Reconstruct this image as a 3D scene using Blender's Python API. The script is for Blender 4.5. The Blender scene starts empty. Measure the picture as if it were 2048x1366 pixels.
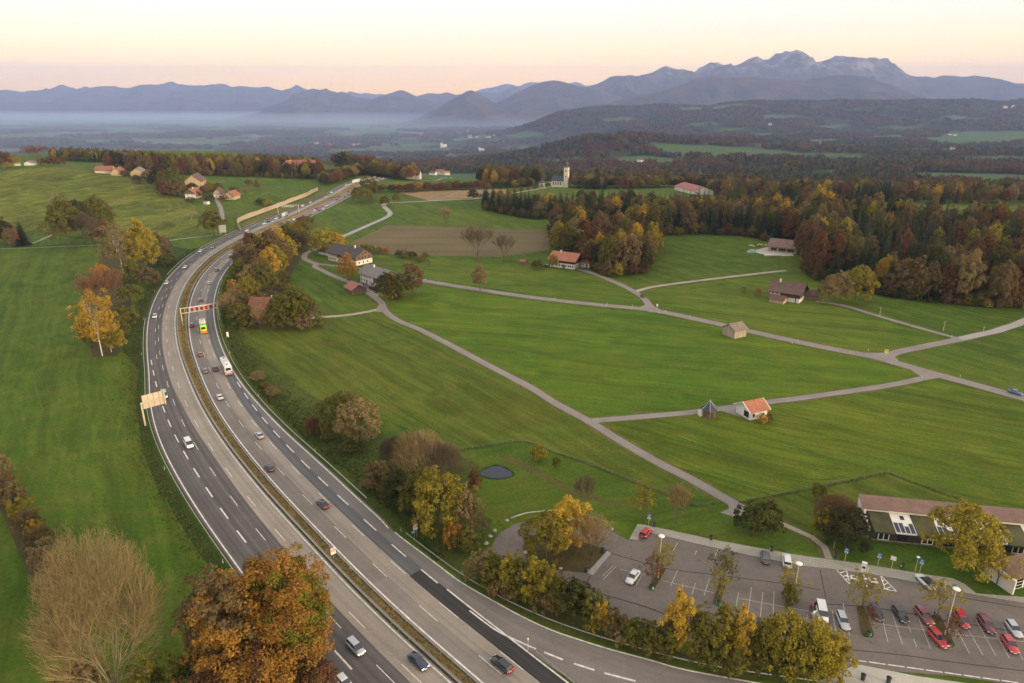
import bpy, bmesh, math, random
import numpy as np
from mathutils import Vector, Matrix

# ------------------------------------------------------------------ camera, sky, sun, exposure
scene = bpy.context.scene
col = scene.collection
PITCH = math.radians(19.5)
CAMZ = 95.0
FPX = 1365.0                       # focal length in photograph pixels (2048 wide), 24 mm equivalent
cam_data = bpy.data.cameras.new('camera')
cam_data.sensor_width = 36.0
cam_data.lens = 36.0 * FPX / 2048.0
cam_data.clip_start = 1.0
cam_data.clip_end = 120000.0
cam = bpy.data.objects.new('camera', cam_data)
col.objects.link(cam)
cam.location = (0, 0, CAMZ)
cam.rotation_euler = (math.radians(90) - PITCH, 0, 0)
scene.camera = cam

SUN_AZ = math.radians(122)         # clockwise from the view direction: behind the camera, to the right
SUN_EL = math.radians(9)
world = bpy.data.worlds.new('World')
scene.world = world
world.use_nodes = True
wn, wl = world.node_tree.nodes, world.node_tree.links
wn.clear()
w_out = wn.new('ShaderNodeOutputWorld')
w_bg = wn.new('ShaderNodeBackground')
w_sky = wn.new('ShaderNodeTexSky')
w_sky.sky_type = 'NISHITA'
w_sky.sun_disc = False
w_sky.sun_elevation = SUN_EL
w_sky.sun_rotation = SUN_AZ
w_sky.altitude = 800
w_sky.dust_density = 2.0
w_tc = wn.new('ShaderNodeTexCoord')
w_sep = wn.new('ShaderNodeSeparateXYZ')
w_ramp = wn.new('ShaderNodeValToRGB')
SKY = [(0.000, (2.00, 1.02, 0.06)), (0.012, (2.02, 1.05, 0.08)), (0.044, (1.88, 1.15, 0.30)), (0.087, (1.17, 0.93, 0.62)),
       (0.125, (1.01, 0.92, 0.78)), (0.300, (1.00, 0.94, 0.84)), (0.600, (0.86, 0.81, 0.74)), (1.0, (0.72, 0.70, 0.69))]
while len(w_ramp.color_ramp.elements) < len(SKY):
    w_ramp.color_ramp.elements.new(0.5)
for e, (p, c) in zip(w_ramp.color_ramp.elements, SKY):
    e.position = p
    e.color = (*c, 1)
w_mul = wn.new('ShaderNodeVectorMath'); w_mul.operation = 'SCALE'; w_mul.inputs['Scale'].default_value = 0.04
w_add = wn.new('ShaderNodeVectorMath'); w_add.operation = 'ADD'
wl.new(w_tc.outputs['Generated'], w_sep.inputs[0])
wl.new(w_sep.outputs['Z'], w_ramp.inputs['Fac'])
wl.new(w_sky.outputs[0], w_mul.inputs[0])
wl.new(w_ramp.outputs[0], w_add.inputs[0])
wl.new(w_mul.outputs[0], w_add.inputs[1])
wl.new(w_add.outputs[0], w_bg.inputs['Color'])
w_bg.inputs['Strength'].default_value = 1.0
wl.new(w_bg.outputs[0], w_out.inputs['Surface'])

sun_data = bpy.data.lights.new('sun', 'SUN')
sun_data.energy = 3.6
sun_data.angle = math.radians(14)
sun_data.color = (1.0, 0.78, 0.54)
sun = bpy.data.objects.new('sun', sun_data)
col.objects.link(sun)
to_sun = Vector((math.sin(SUN_AZ) * math.cos(SUN_EL), math.cos(SUN_AZ) * math.cos(SUN_EL), math.sin(SUN_EL)))
sun.rotation_euler = (-to_sun).to_track_quat('-Z', 'Y').to_euler()
sun.location = (200, -200, 300)

scene.view_settings.view_transform = 'Standard'
scene.view_settings.look = 'None'
scene.view_settings.exposure = 0.4
scene.view_settings.gamma = 1.0
scene.view_settings.use_curve_mapping = False
scene.cycles.use_denoising = True
scene.cycles.max_bounces = 4
scene.cycles.diffuse_bounces = 2
scene.cycles.glossy_bounces = 2
scene.cycles.transmission_bounces = 1
scene.cycles.volume_bounces = 1
scene.cycles.transparent_max_bounces = 4
scene.cycles.sample_clamp_indirect = 4.0

rnd = random.Random(7)
RS = np.random.RandomState(11)

# ------------------------------------------------------------------ object helpers
def tag(o, label=None, cat=None, group=None, kind=None):
    if label: o['label'] = label
    if cat: o['category'] = cat
    if group: o['group'] = group
    if kind: o['kind'] = kind
    return o

def link(o, parent=None):
    col.objects.link(o)
    if parent is not None:
        o.parent = parent
    return o

def empty(name, loc=(0, 0, 0), rz=0.0):
    o = bpy.data.objects.new(name, None)
    o.empty_display_size = 0.5
    o.location = loc
    o.rotation_euler = (0, 0, rz)
    return link(o)

def mesh_np(name, verts, faces, mats=(), smooth=False, mat_idx=None):
    """verts (n,3), faces (m,k) numpy arrays with constant k -> mesh data"""
    verts = np.asarray(verts, dtype=np.float32); faces = np.asarray(faces, dtype=np.int32)
    me = bpy.data.meshes.new(name)
    n, (m, k) = len(verts), faces.shape
    me.vertices.add(n); me.vertices.foreach_set('co', verts.ravel())
    me.loops.add(m * k); me.loops.foreach_set('vertex_index', faces.ravel())
    me.polygons.add(m)
    me.polygons.foreach_set('loop_start', np.arange(0, m * k, k, dtype=np.int32))
    if smooth:
        me.polygons.foreach_set('use_smooth', np.ones(m, dtype=bool))
    if mat_idx is not None:
        me.polygons.foreach_set('material_index', np.asarray(mat_idx, dtype=np.int32))
    for mt in mats:
        me.materials.append(mt)
    me.update(calc_edges=True)
    return me

def mesh_py(name, verts, faces, mats=(), smooth=False, mat_idx=None):
    me = bpy.data.meshes.new(name)
    me.from_pydata([tuple(v) for v in verts], [], [tuple(f) for f in faces])
    for mt in mats:
        me.materials.append(mt)
    if mat_idx:
        me.polygons.foreach_set('material_index', mat_idx)
    if smooth:
        me.polygons.foreach_set('use_smooth', [True] * len(me.polygons))
    me.update()
    return me

def obj(name, me, parent=None, loc=(0, 0, 0), rz=0.0):
    o = bpy.data.objects.new(name, me)
    o.location = loc
    o.rotation_euler = (0, 0, rz)
    return link(o, parent)

class MB:
    """small mesh builder: boxes, prisms, quads and tubes collected into one mesh"""
    def __init__(s): s.v, s.f, s.mi = [], [], []
    def add(s, vs, fs, mi=0):
        b = len(s.v); s.v += [tuple(v) for v in vs]
        s.f += [tuple(i + b for i in f) for f in fs]; s.mi += [mi] * len(fs); return s
    def box(s, x0, x1, y0, y1, z0, z1, mi=0):
        return s.add([(x0,y0,z0),(x1,y0,z0),(x1,y1,z0),(x0,y1,z0),(x0,y0,z1),(x1,y0,z1),(x1,y1,z1),(x0,y1,z1)],
                     [(0,3,2,1),(4,5,6,7),(0,1,5,4),(1,2,6,5),(2,3,7,6),(3,0,4,7)], mi)
    def prism(s, poly, z0, z1, mi=0):
        n = len(poly)
        return s.add([(x,y,z0) for x,y in poly] + [(x,y,z1) for x,y in poly],
                     [tuple(range(n))[::-1], tuple(range(n, 2*n))] + [(i,(i+1)%n,n+(i+1)%n,n+i) for i in range(n)], mi)
    def xprism(s, poly, x0, x1, mi=0):
        """poly in (y,z), extruded along x"""
        n = len(poly)
        return s.add([(x0,y,z) for y,z in poly] + [(x1,y,z) for y,z in poly],
                     [tuple(range(n)), tuple(range(n, 2*n))[::-1]] + [(i,n+i,n+(i+1)%n,(i+1)%n) for i in range(n)], mi)
    def quad(s, a, b, c, d, mi=0): return s.add([a,b,c,d], [(0,1,2,3)], mi)
    def tube(s, p, q, r0, r1=None, n=6, mi=0, cap=True):
        r1 = r0 if r1 is None else r1
        p, q = Vector(p), Vector(q); d = (q - p).normalized()
        a = d.orthogonal().normalized(); b = d.cross(a)
        vs = []
        for c, r in ((p, r0), (q, r1)):
            for i in range(n):
                t = 2*math.pi*i/n; vs.append(c + a*math.cos(t)*r + b*math.sin(t)*r)
        fs = [(i,(i+1)%n,n+(i+1)%n,n+i) for i in range(n)]
        if cap: fs += [tuple(range(n))[::-1], tuple(range(n,2*n))]
        return s.add(vs, fs, mi)
    def disc(s, c, r, z, n=16, mi=0, rx=None):
        return s.add([(c[0]+r*math.cos(2*math.pi*i/n), c[1]+(rx or r)*math.sin(2*math.pi*i/n), z) for i in range(n)], [tuple(range(n))], mi)
    def mesh(s, name, mats, smooth=False): return mesh_py(name, s.v, s.f, mats, smooth, s.mi)
    def build(s, name, mats, parent=None, smooth=False, loc=(0,0,0), rz=0.0):
        if not isinstance(mats, (list, tuple)): mats = [mats]
        return obj(name, s.mesh(name, mats, smooth), parent, loc, rz)

def copy_tree(o, parent=None):
    c = o.copy(); col.objects.link(c); c.parent = parent
    for ch in o.children:
        copy_tree(ch, c)
    return c

# ------------------------------------------------------------------ procedural materials
MATS = {}
def new_mat(name):
    m = bpy.data.materials.new(name); m.use_nodes = True
    nt = m.node_tree; nt.nodes.clear()
    out = nt.nodes.new('ShaderNodeOutputMaterial')
    bs = nt.nodes.new('ShaderNodeBsdfPrincipled')
    nt.links.new(bs.outputs[0], out.inputs['Surface'])
    return m, nt, bs, out

def nd(nt, typ, **kw):
    n = nt.nodes.new(typ)
    for k, v in kw.items():
        if k in n.inputs: n.inputs[k].default_value = v
        else: setattr(n, k, v)
    return n

def mix(nt, fac, a, b, blend='MIX'):
    n = nt.nodes.new('ShaderNodeMix'); n.data_type = 'RGBA'; n.blend_type = blend
    for s, v in ((0, fac), (6, a), (7, b)):
        if hasattr(v, 'is_output'): nt.links.new(v, n.inputs[s])
        elif s == 0: n.inputs[s].default_value = v
        else: n.inputs[s].default_value = (*v, 1) if len(v) == 3 else v
    return n.outputs[2]

def ramp(nt, fac, stops):
    n = nt.nodes.new('ShaderNodeValToRGB')
    while len(n.color_ramp.elements) < len(stops): n.color_ramp.elements.new(0.5)
    for e, (p, c) in zip(n.color_ramp.elements, stops):
        e.position = p; e.color = (c, c, c, 1) if not hasattr(c, '__len__') else (*c, 1)
    nt.links.new(fac, n.inputs[0]); return n.outputs[0]

def noise(nt, vec, scale, detail=3.0, rough=0.55):
    n = nd(nt, 'ShaderNodeTexNoise', Scale=scale, Detail=detail, Roughness=rough)
    if vec is not None: nt.links.new(vec, n.inputs['Vector'])
    return n.outputs['Fac']

def wpos(nt):
    return nt.nodes.new('ShaderNodeNewGeometry').outputs['Position']

def mapped(nt, vec, scale=(1,1,1), rz=0.0):
    if rz:
        r = nd(nt, 'ShaderNodeMapping'); r.inputs['Rotation'].default_value = (0, 0, -rz); nt.links.new(vec, r.inputs['Vector']); vec = r.outputs[0]
    n = nd(nt, 'ShaderNodeMapping'); n.inputs['Scale'].default_value = scale
    nt.links.new(vec, n.inputs['Vector']); return n.outputs[0]

def plain(name, c, rough=0.7, metal=0.0, var=0.12, scale=0.6, spec=0.3, bump=0.0, coat=0.0):
    """solid surface with slight weathering"""
    if name in MATS: return MATS[name]
    m, nt, bs, out = new_mat(name)
    tc = nt.nodes.new('ShaderNodeTexCoord').outputs['Object']
    f = noise(nt, tc, scale, 4.0)
    lo = tuple(x*(1-var) for x in c); hi = tuple(min(1, x*(1+var)) for x in c)
    f2 = ramp(nt, f, [(0.3, 0.0), (0.7, 1.0)])
    nt.links.new(mix(nt, f2, lo, hi), bs.inputs['Base Color'])
    bs.inputs['Roughness'].default_value = rough; bs.inputs['Metallic'].default_value = metal
    bs.inputs['Specular IOR Level'].default_value = spec
    if coat: bs.inputs['Coat Weight'].default_value = coat
    if bump:
        b = nd(nt, 'ShaderNodeBump', Strength=bump, Distance=0.05)
        nt.links.new(noise(nt, tc, scale*12, 3.0), b.inputs['Height']); nt.links.new(b.outputs[0], bs.inputs['Normal'])
    MATS[name] = m
    return m

# ------------------------------------------------------------------ numeric noise
def vnoise(x, y, seed):
    x = np.asarray(x, float); y = np.asarray(y, float)
    ix = np.floor(x).astype(np.int64); iy = np.floor(y).astype(np.int64)
    fx = x - ix; fy = y - iy
    def h(a, b):
        n = (a * 374761393 + b * 668265263 + seed * 974634777) & 0xFFFFFFFF
        n = ((n ^ (n >> 13)) * 1274126177) & 0xFFFFFFFF
        return ((n ^ (n >> 16)) & 0xFFFF) / 65535.0
    fx = fx*fx*(3-2*fx); fy = fy*fy*(3-2*fy)
    a, b, c, d = h(ix, iy), h(ix+1, iy), h(ix, iy+1), h(ix+1, iy+1)
    return (a*(1-fx)+b*fx)*(1-fy) + (c*(1-fx)+d*fx)*fy

def fbm(x, y, seed=0, octaves=4, ridged=False):
    t = 0; a = 1.0; s = 0
    for o in range(octaves):
        v = vnoise(x*2**o, y*2**o, seed+o*17)
        if ridged: v = 1 - np.abs(2*v-1)
        t = t + a*v; s += a; a *= 0.5
    return t / s

# ------------------------------------------------------------------ terrain heights
CP, SP = math.cos(PITCH), math.sin(PITCH)
def ray(px, py):
    v = (683 - py) / FPX
    return np.array([(px - 1024) / FPX, CP + v*SP, v*CP - SP])

U0, U1, NU = -1.5, 1.5, 520
S0, S1, NS = math.log(40.0), math.log(46000.0), 640
def _build_heights():
    pxs = [-300, 0, 200, 400, 600, 700, 800, 1000, 1080, 1200, 1400, 1600, 1800, 2048, 2400]
    rows = [
     (40,   [0]*15), (600, [0]*15),
     (850,  [5, 6, 4, 0, 0, 0, 0,-3,-3,-3,-8,-14,-15,-15,-15]),
     (1000, [5, 5, 5, 2, 0,-3,-9,-14,-14,-14,-22,-34,-36,-36,-36]),
     (1200, [0, 5, 8, 8, 2,-10,-25,-40,-40,-40,-44,-54,-55,-55,-55]),
     (1500, [-40,-30,-25,-20,-30,-45,-55,-75,-75,-75,-66,-66,-66,-64,-64]),
     (2000, [-140,-140,-130,-130,-110,-95,-92,-105,-105,-105,-85,-85,-85,-85,-85]),
     (2600, [-220,-220,-220,-210,-170,-145,-140,-135,-130,-110,-95,-98,-100,-105,-105]),
     (3200, [-265,-265,-265,-260,-220,-195,-190,-160,-110,-25,-70,-110,-115,-120,-120]),
     (4000, [-280,-280,-280,-275,-255,-245,-240,-230,-215,-170,-125,-130,-130,-130,-130]),
     (5000, [-280,-280,-280,-280,-275,-270,-270,-265,-250,-220,-170,-150,-140,-140,-140]),
     (6000, [-280]*7 + [-280,-260,-190,-70,-65,-65,-60,-60]),
     (7500, [-280]*7 + [-275,-140, 85, 78, 72, 75, 72, 72]),
     (9000, [-280]*7 + [-280,-270,-60,-50,-50,-50,-50,-50]),
     (12000,[-280]*9 + [-200]*6), (46000,[-280]*9 + [-200]*6)]
    ug = np.linspace(U0, U1, NU); sg = np.linspace(S0, S1, NS)
    uc = (np.array(pxs) - 1024) / FPX / 1.03
    ls = np.array([math.log(r[0]) for r in rows])
    byu = np.array([np.interp(ug, uc, r[1]) for r in rows])            # rows x NU
    H = np.array([[0.0]])
    H = np.empty((NS, NU))
    for j in range(NU):
        H[:, j] = np.interp(sg, ls, byu[:, j])
    def blur(A, sig, ax):
        r = int(sig*3); k = np.exp(-0.5*(np.arange(-r, r+1)/sig)**2); k /= k.sum()
        P = np.pad(A, [(r, r) if a == ax else (0, 0) for a in (0, 1)], mode='edge')
        return np.apply_along_axis(lambda q: np.convolve(q, k, 'valid'), ax, P)
    H = blur(blur(H, 7, 1), 4, 0)
    Y = np.exp(sg)[:, None]; X = ug[None, :] * Y
    # near plateau stays level where the motorway and the rest area are
    w = np.clip((Y - 560) / 250, 0, 1); H = H * w*w*(3-2*w)
    # meadow hill on the left
    H = H + 19*np.exp(-(((X+560)/260)**2 + ((Y-790)/150)**2)) + 5*np.exp(-(((X+480)/110)**2 + ((Y-580)/110)**2))
    # forested knoll behind the left farms
    H = H + 9*np.exp(-(((X+600)/330)**2 + ((Y-1250)/110)**2))
    # broken relief of the far country
    far = np.clip((Y-1300)/1500, 0, 1)
    right = np.clip((X/Y + 0.12)/0.2, 0, 1)
    H = H + far*right*(fbm(X/420, Y/420, 3, 3)-0.5)*34 + np.clip((Y-4000)/2000, 0, 1)*np.clip((11000-Y)/3000, 0, 1)*right*(fbm(X/1300, Y/1300, 8, 4, True)-0.55)*190
    return ug, sg, X, np.broadcast_to(Y, H.shape).copy(), H
UG, SG, GX, GY, GH = _build_heights()

def TZ(x, y):
    x = np.asarray(x, float); y = np.asarray(y, float)
    yy = np.maximum(y, 40.0)
    a = np.clip((x/yy - U0)/(U1-U0)*(NU-1), 0, NU-1.001); b = np.clip((np.log(yy)-S0)/(S1-S0)*(NS-1), 0, NS-1.001)
    i = a.astype(int); j = b.astype(int); fa = a-i; fb = b-j
    return (GH[j, i]*(1-fa)+GH[j, i+1]*fa)*(1-fb) + (GH[j+1, i]*(1-fa)+GH[j+1, i+1]*fa)*fb

_TT = np.exp(np.linspace(math.log(60), math.log(60000), 3000))
def at(px, py):
    """ground point seen at a photograph pixel -> (x, y, z)"""
    d = ray(px, py); P = d[None, :] * _TT[:, None]
    dz = CAMZ + P[:, 2] - TZ(P[:, 0], P[:, 1])
    k = int(np.argmax(dz < 0))
    if k == 0: k = len(_TT)-1
    f = dz[k-1] / (dz[k-1]-dz[k]); t = _TT[k-1] + f*(_TT[k]-_TT[k-1])
    p = d*t
    return Vector((p[0], p[1], float(TZ(p[0], p[1]))))
def at2(px, py):
    p = at(px, py); return (p.x, p.y)
def proj(x, y, z):
    dep = y*CP + (CAMZ-z)*SP; up = y*SP - (CAMZ-z)*CP
    return 1024 + FPX*x/dep, 683 - FPX*up/dep
def depth(p): return p[1]*CP + (CAMZ-p[2])*SP
def height_to(p, py):
    """height of a vertical thing at ground point p whose top shows at pixel row py"""
    v = (683-py)/FPX; Y = p[1]
    g = (Y*SP - v*Y*CP) / (CP + v*SP)
    return CAMZ - g - p[2]
def inside(px, py, poly):
    x = np.asarray(px); y = np.asarray(py); r = np.zeros(x.shape, bool); n = len(poly)
    for i in range(n):
        x1, y1 = poly[i]; x2, y2 = poly[(i+1) % n]
        c = ((y1 > y) != (y2 > y)) & (x < (x2-x1)*(y-y1)/((y2-y1) if y2 != y1 else 1e-9)+x1)
        r ^= c
    return r
def spline(P, step):
    """Catmull-Rom through points, resampled at about step metres"""
    P = np.array(P, float); o = []
    for i in range(len(P)-1):
        a, b, c, d = P[max(i-1, 0)], P[i], P[i+1], P[min(i+2, len(P)-1)]
        n = max(2, int(np.linalg.norm(c-b)/step*1.5))
        for k in range(n):
            t = k/n; o.append(.5*((2*b)+(-a+c)*t+(2*a-5*b+4*c-d)*t*t+(-a+3*b-3*c+d)*t**3))
    o.append(P[-1]); o = np.array(o)
    s = np.r_[0, np.hypot(*np.diff(o[:, :2], axis=0).T).cumsum()]
    q = np.linspace(0, s[-1], max(2, int(s[-1]/step)+1))
    return np.column_stack([np.interp(q, s, o[:, k]) for k in range(o.shape[1])])
# ------------------------------------------------------------------ ground sheet
def grass_mat(name, c1, c2, c3, ang=0.0, streak=1.0, attr=False, across=0.42):
    """meadow: base green, yellowish worn patches, drawn-out mowing streaks at angle ang"""
    m, nt, bs, out = new_mat(name)
    p = wpos(nt)
    wob = nd(nt, 'ShaderNodeTexNoise', Scale=0.018, Detail=2.0); nt.links.new(p, wob.inputs['Vector'])
    ws = nd(nt, 'ShaderNodeVectorMath', operation='SCALE'); ws.inputs['Scale'].default_value = 9.0; nt.links.new(wob.outputs['Color'], ws.inputs[0])
    wp = nd(nt, 'ShaderNodeVectorMath', operation='ADD'); nt.links.new(p, wp.inputs[0]); nt.links.new(ws.outputs[0], wp.inputs[1]); pw = wp.outputs[0]
    big = noise(nt, p, 0.012, 4.0, 0.6)
    mid = noise(nt, p, 0.11, 4.0, 0.6)
    fine = noise(nt, p, 1.1, 4.0, 0.7)
    st = noise(nt, mapped(nt, pw, (0.012, across, 1), ang), 1.0, 3.0, 0.6)
    st2 = noise(nt, mapped(nt, pw, (0.004, across*0.28, 1), ang), 1.0, 2.0, 0.5)
    c = mix(nt, ramp(nt, big, [(0.38, 0.0), (0.62, 1.0)]), c1, c2)
    c = mix(nt, ramp(nt, mid, [(0.45, 0.0), (0.75, 0.55)]), c, c3)
    if attr:
        a = nt.nodes.new('ShaderNodeAttribute'); a.attribute_name = 'land'
        c = mix(nt, a.outputs['Alpha'], c, a.outputs['Color'])
    s1 = ramp(nt, st, [(0.30, 1-0.32*streak), (0.70, 1+0.24*streak)])
    s2 = ramp(nt, st2, [(0.3, 1-0.22*streak), (0.7, 1+0.18*streak)])
    f1 = ramp(nt, fine, [(0.2, 0.62), (0.8, 1.32)])
    for s in (s1, s2, f1):
        c = mix(nt, 1.0, c, s, 'MULTIPLY')
    nt.links.new(c, bs.inputs['Base Color'])
    bs.inputs['Roughness'].default_value = 0.95; bs.inputs['Specular IOR Level'].default_value = 0.1
    b = nd(nt, 'ShaderNodeBump', Strength=0.5, Distance=0.25)
    nt.links.new(fine, b.inputs['Height']); nt.links.new(b.outputs[0], bs.inputs['Normal'])
    MATS[name] = m
    return m
G1, G2, G3 = (0.060, 0.108, 0.009), (0.092, 0.128, 0.011), (0.150, 0.142, 0.024)
grass_mat('meadow_grass', G1, G2, G3, math.radians(121), 0.75, True)

# far land use: meadows of the hill country and the hazy valley plain, as polygons on the ground
FAR_MEADOWS = [[at2(*p) for p in P] for P in [
    [(1060,323),(1170,310),(1175,327),(1080,331)], [(1200,322),(1290,310),(1400,318),(1330,336),(1230,333)],
    [(1280,296),(1300,285),(1420,290),(1520,298),(1640,306),(1750,306),(1700,322),(1560,318),(1440,308),(1340,308)],
    [(1300,310),(1390,316),(1490,318),(1600,320),(1640,312),(1480,300),(1350,300)],
    [(1800,352),(1850,344),(1960,347),(2100,350),(2100,374),(1960,372),(1860,366)],
    [(1840,275),(1900,264),(2030,262),(2100,268),(2100,285),(1980,290),(1860,288)],
    [(1790,300),(1870,296),(1985,300),(1900,306)],
    [(1660,300),(1760,295),(1790,288),(1680,290)], [(1430,262),(1490,255),(1480,263)],
    [(1740,255),(1790,250),(1850,252),(1800,260)], [(1310,212),(1480,208),(1490,216),(1390,222)],
    [(1000,270),(1060,262),(1090,268),(1040,280)],
    [(1500,490-225+5),(1600,262),(1610,268),(1520,274)],
    [(680,362),(700,352),(820,346),(960,347),(975,353),(960,368),(860,372),(760,368)],
    [(790,378),(800,362),(930,366),(930,377)],
    [(1580,282),(1660,276),(1700,282),(1640,290)], [(1180,276),(1230,270),(1240,278)], [(1430,330),(1500,326),(1560,332),(1480,338)], [(1600,345),(1680,338),(1740,342),(1660,352)], [(1920,318),(2000,312),(2100,314),(2100,322),(1990,326)], [(1500,232),(1580,228),(1600,236),(1530,240)], [(1880,238),(1960,232),(1990,240),(1910,246)], [(1650,222),(1720,218),(1730,224)], [(1720,272),(1800,268),(1820,276),(1750,280)],
    [(700,318),(780,312),(800,318),(720,324)], [(880,312),(960,306),(980,312),(900,318)], [(780,300),(900,294),(920,300),(800,306)], [(1010,300),(1080,294),(1090,302),(1030,306)], [(1500,292),(1560,286),(1600,290),(1540,296)], [(1980,292),(2060,288),(2100,294),(2000,298)], [(1360,250),(1420,244),(1440,250),(1380,256)], [(1600,252),(1680,246),(1700,252),(1630,258)], [(1200,240),(1260,234),(1280,240),(1220,246)],
    [(600,327),(680,322),(700,328),(620,333)], [(810,322),(860,318),(850,326)],
]]
def build_ground():
    n0, n1 = NS, NU
    X, Y, Z = GX, GY, GH
    V = np.stack([X, Y, Z], -1).reshape(-1, 3)
    idx = np.arange(n0*n1).reshape(n0, n1)
    F = np.stack([idx[:-1, :-1], idx[:-1, 1:], idx[1:, 1:], idx[1:, :-1]], -1).reshape(-1, 4)
    # the sheet goes on behind and beside the camera
    b = len(V)
    ex = np.array([[-60, 40, 0], [60, 40, 0], [4000, -3000, 0], [-4000, -3000, 0], [69000, 46000, -200], [29000, -3000, 0], [-69000, 46000, -280], [-29000, -3000, 0]], float)
    Fx = [[idx[0, 0], b+3, b+2, idx[0, -1]], [idx[0, -1], b+2, b+5, idx[-1, -1]], [idx[0, 0], idx[-1, 0], b+7, b+3]]
    me = mesh_np('ground', np.vstack([V, ex]), np.vstack([F, np.array(Fx)]), [MATS['meadow_grass']], True)
    # land cover colours (what grows there), alpha = how far it replaces the meadow green
    x, y = V[:, 0], V[:, 1]
    C = np.zeros((len(V)+8, 4), np.float32)
    far = np.clip((y-1050)/150, 0, 1)*np.clip((x/y+0.40)/0.05, 0, 1) + np.clip((y-1450)/200, 0, 1)
    C[:len(V), 3] = np.clip(far, 0, 1)
    n = fbm(x/300, y/300, 5, 3); n2 = fbm(x/90, y/90, 9, 2)
    forest = np.stack([0.035+0.05*n2*n, 0.034+0.02*n2, 0.016+0.0*n], -1)
    C[:len(V), :3] = forest
    plain_ = (y > 4200) & (TZ(x, y) < -235)
    q = fbm(x/900, y/500, 21, 4); fld = np.stack([0.06+0.02*n2, 0.10+0.02*n, 0.035+0*n], -1)
    tan = np.stack([0.16+0*n, 0.12+0*n, 0.07+0*n], -1)
    cell = vnoise(np.floor(x/260), np.floor(y/420), 40)
    wv = np.where((q > 0.50)[:, None], np.where((cell > 0.8)[:, None], tan, fld), forest*1.1)
    C[:len(V), :3] = np.where(plain_[:, None], wv, C[:len(V), :3])
    for P in FAR_MEADOWS:
        ins = inside(x, y, P)
        C[:len(V), :3][ins] = (0.062, 0.110, 0.022)
    a = me.attributes.new('land', 'FLOAT_COLOR', 'POINT')
    a.data.foreach_set('color', C.ravel())
    return tag(obj('ground', me), kind='structure')
ground = build_ground()

# ------------------------------------------------------------------ mountains
def mountain_mat(name, rock_z, rock_amt=0.6, tint=(1, 1, 1)):
    m, nt, bs, out = new_mat(name)
    p = wpos(nt)
    f = noise(nt, p, 0.0018, 7.0, 0.7)
    c = mix(nt, ramp(nt, f, [(0.35, 0.0), (0.65, 1.0)]), tuple(a*b for a, b in zip((0.022, 0.030, 0.020), tint)), tuple(a*b for a, b in zip((0.110, 0.070, 0.040), tint)))
    sep = nt.nodes.new('ShaderNodeSeparateXYZ'); nt.links.new(p, sep.inputs[0])
    r = nd(nt, 'ShaderNodeMapRange'); nt.links.new(sep.outputs[2], r.inputs[0])
    r.inputs['From Min'].default_value = rock_z; r.inputs['From Max'].default_value = rock_z+350
    r.inputs['To Min'].default_value = -0.15; r.inputs['To Max'].default_value = rock_amt
    g = noise(nt, mapped(nt, p, (0.004, 0.002, 0.006)), 1.0, 6.0, 0.7)
    a = nd(nt, 'ShaderNodeMath', operation='ADD'); nt.links.new(r.outputs[0], a.inputs[0])
    g2 = ramp(nt, g, [(0.47, 0.0), (0.60, 1.4)]); nt.links.new(g2, a.inputs[1])
    k = nd(nt, 'ShaderNodeMath', operation='MULTIPLY'); k.use_clamp = True
    nt.links.new(r.outputs[0], k.inputs[0]); nt.links.new(g2, k.inputs[1])
    c = mix(nt, k.outputs[0], c, (0.27, 0.215, 0.175))
    nt.links.new(c, bs.inputs['Base Color']); bs.inputs['Roughness'].default_value = 1.0; bs.inputs['Specular IOR Level'].default_value = 0.0
    MATS[name] = m
    return m

def mountain(name, prof, D, base, front, mat, lam=1500.0, amp=0.30, seed=1, jag=0.02, p=1.25, rows=64):
    prof = np.array(prof, float)
    pxs = np.arange(prof[0, 0], prof[-1, 0]+0.1, 2.0)
    py = np.interp(pxs, prof[:, 0], prof[:, 1])
    k = np.array([1, 4, 1.])/6; pp = np.pad(py, 1, mode='edge'); py = np.convolve(pp, k, 'valid')
    R = np.array([ray(a, b) for a, b in zip(pxs, py)])
    X0 = R[:, 0]/R[:, 1]*D; top = CAMZ + R[:, 2]/R[:, 1]*D
    top = top + (fbm(X0/240, X0*0+seed*3.7, seed, 4)-0.5)*jag*2.2*(top-base)
    w = np.r_[np.linspace(1, 0, rows), -np.linspace(0.08, 1, 10)]         # 1 at the front foot, 0 on the ridge, <0 behind
    W, XX = np.meshgrid(w, X0, indexing='ij')
    YY = D - W*np.where(W > 0, front, front*0.8)
    XX = XX * (YY/D*0.35+0.65)
    rel = (top-base)[None, :]
    prof_w = np.where(W >= 0, (1-np.abs(W))**p, (1-np.abs(W))**1.1)
    spur = fbm(XX/lam + YY/lam*0.25, YY/(lam*2.6), seed+5, 5, True)-0.55
    env = np.clip(4*np.abs(W)*(1-np.abs(W)), 0, 1)**0.8
    fine_ = fbm(XX/(lam*0.30) + 3.1, YY/(lam*0.55), seed+29, 4, True)-0.55
    Z = base + rel*prof_w + (spur*1.7*amp + fine_*0.6*amp)*rel*env + fine_*0.05*rel*np.clip(1-np.abs(W)*3, 0, 1)*(np.abs(W) > 0.02)
    Z = np.where(np.abs(W) > 0.995, base-40, Z)
    n0, n1 = Z.shape
    V = np.stack([XX, YY, Z], -1).reshape(-1, 3); idx = np.arange(n0*n1).reshape(n0, n1)
    F = np.stack([idx[:-1, 1:], idx[:-1, :-1], idx[1:, :-1], idx[1:, 1:]], -1).reshape(-1, 4)[:, ::-1]
    return tag(obj(name, mesh_np(name, V, F, [mat], True)), kind='structure')

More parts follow.
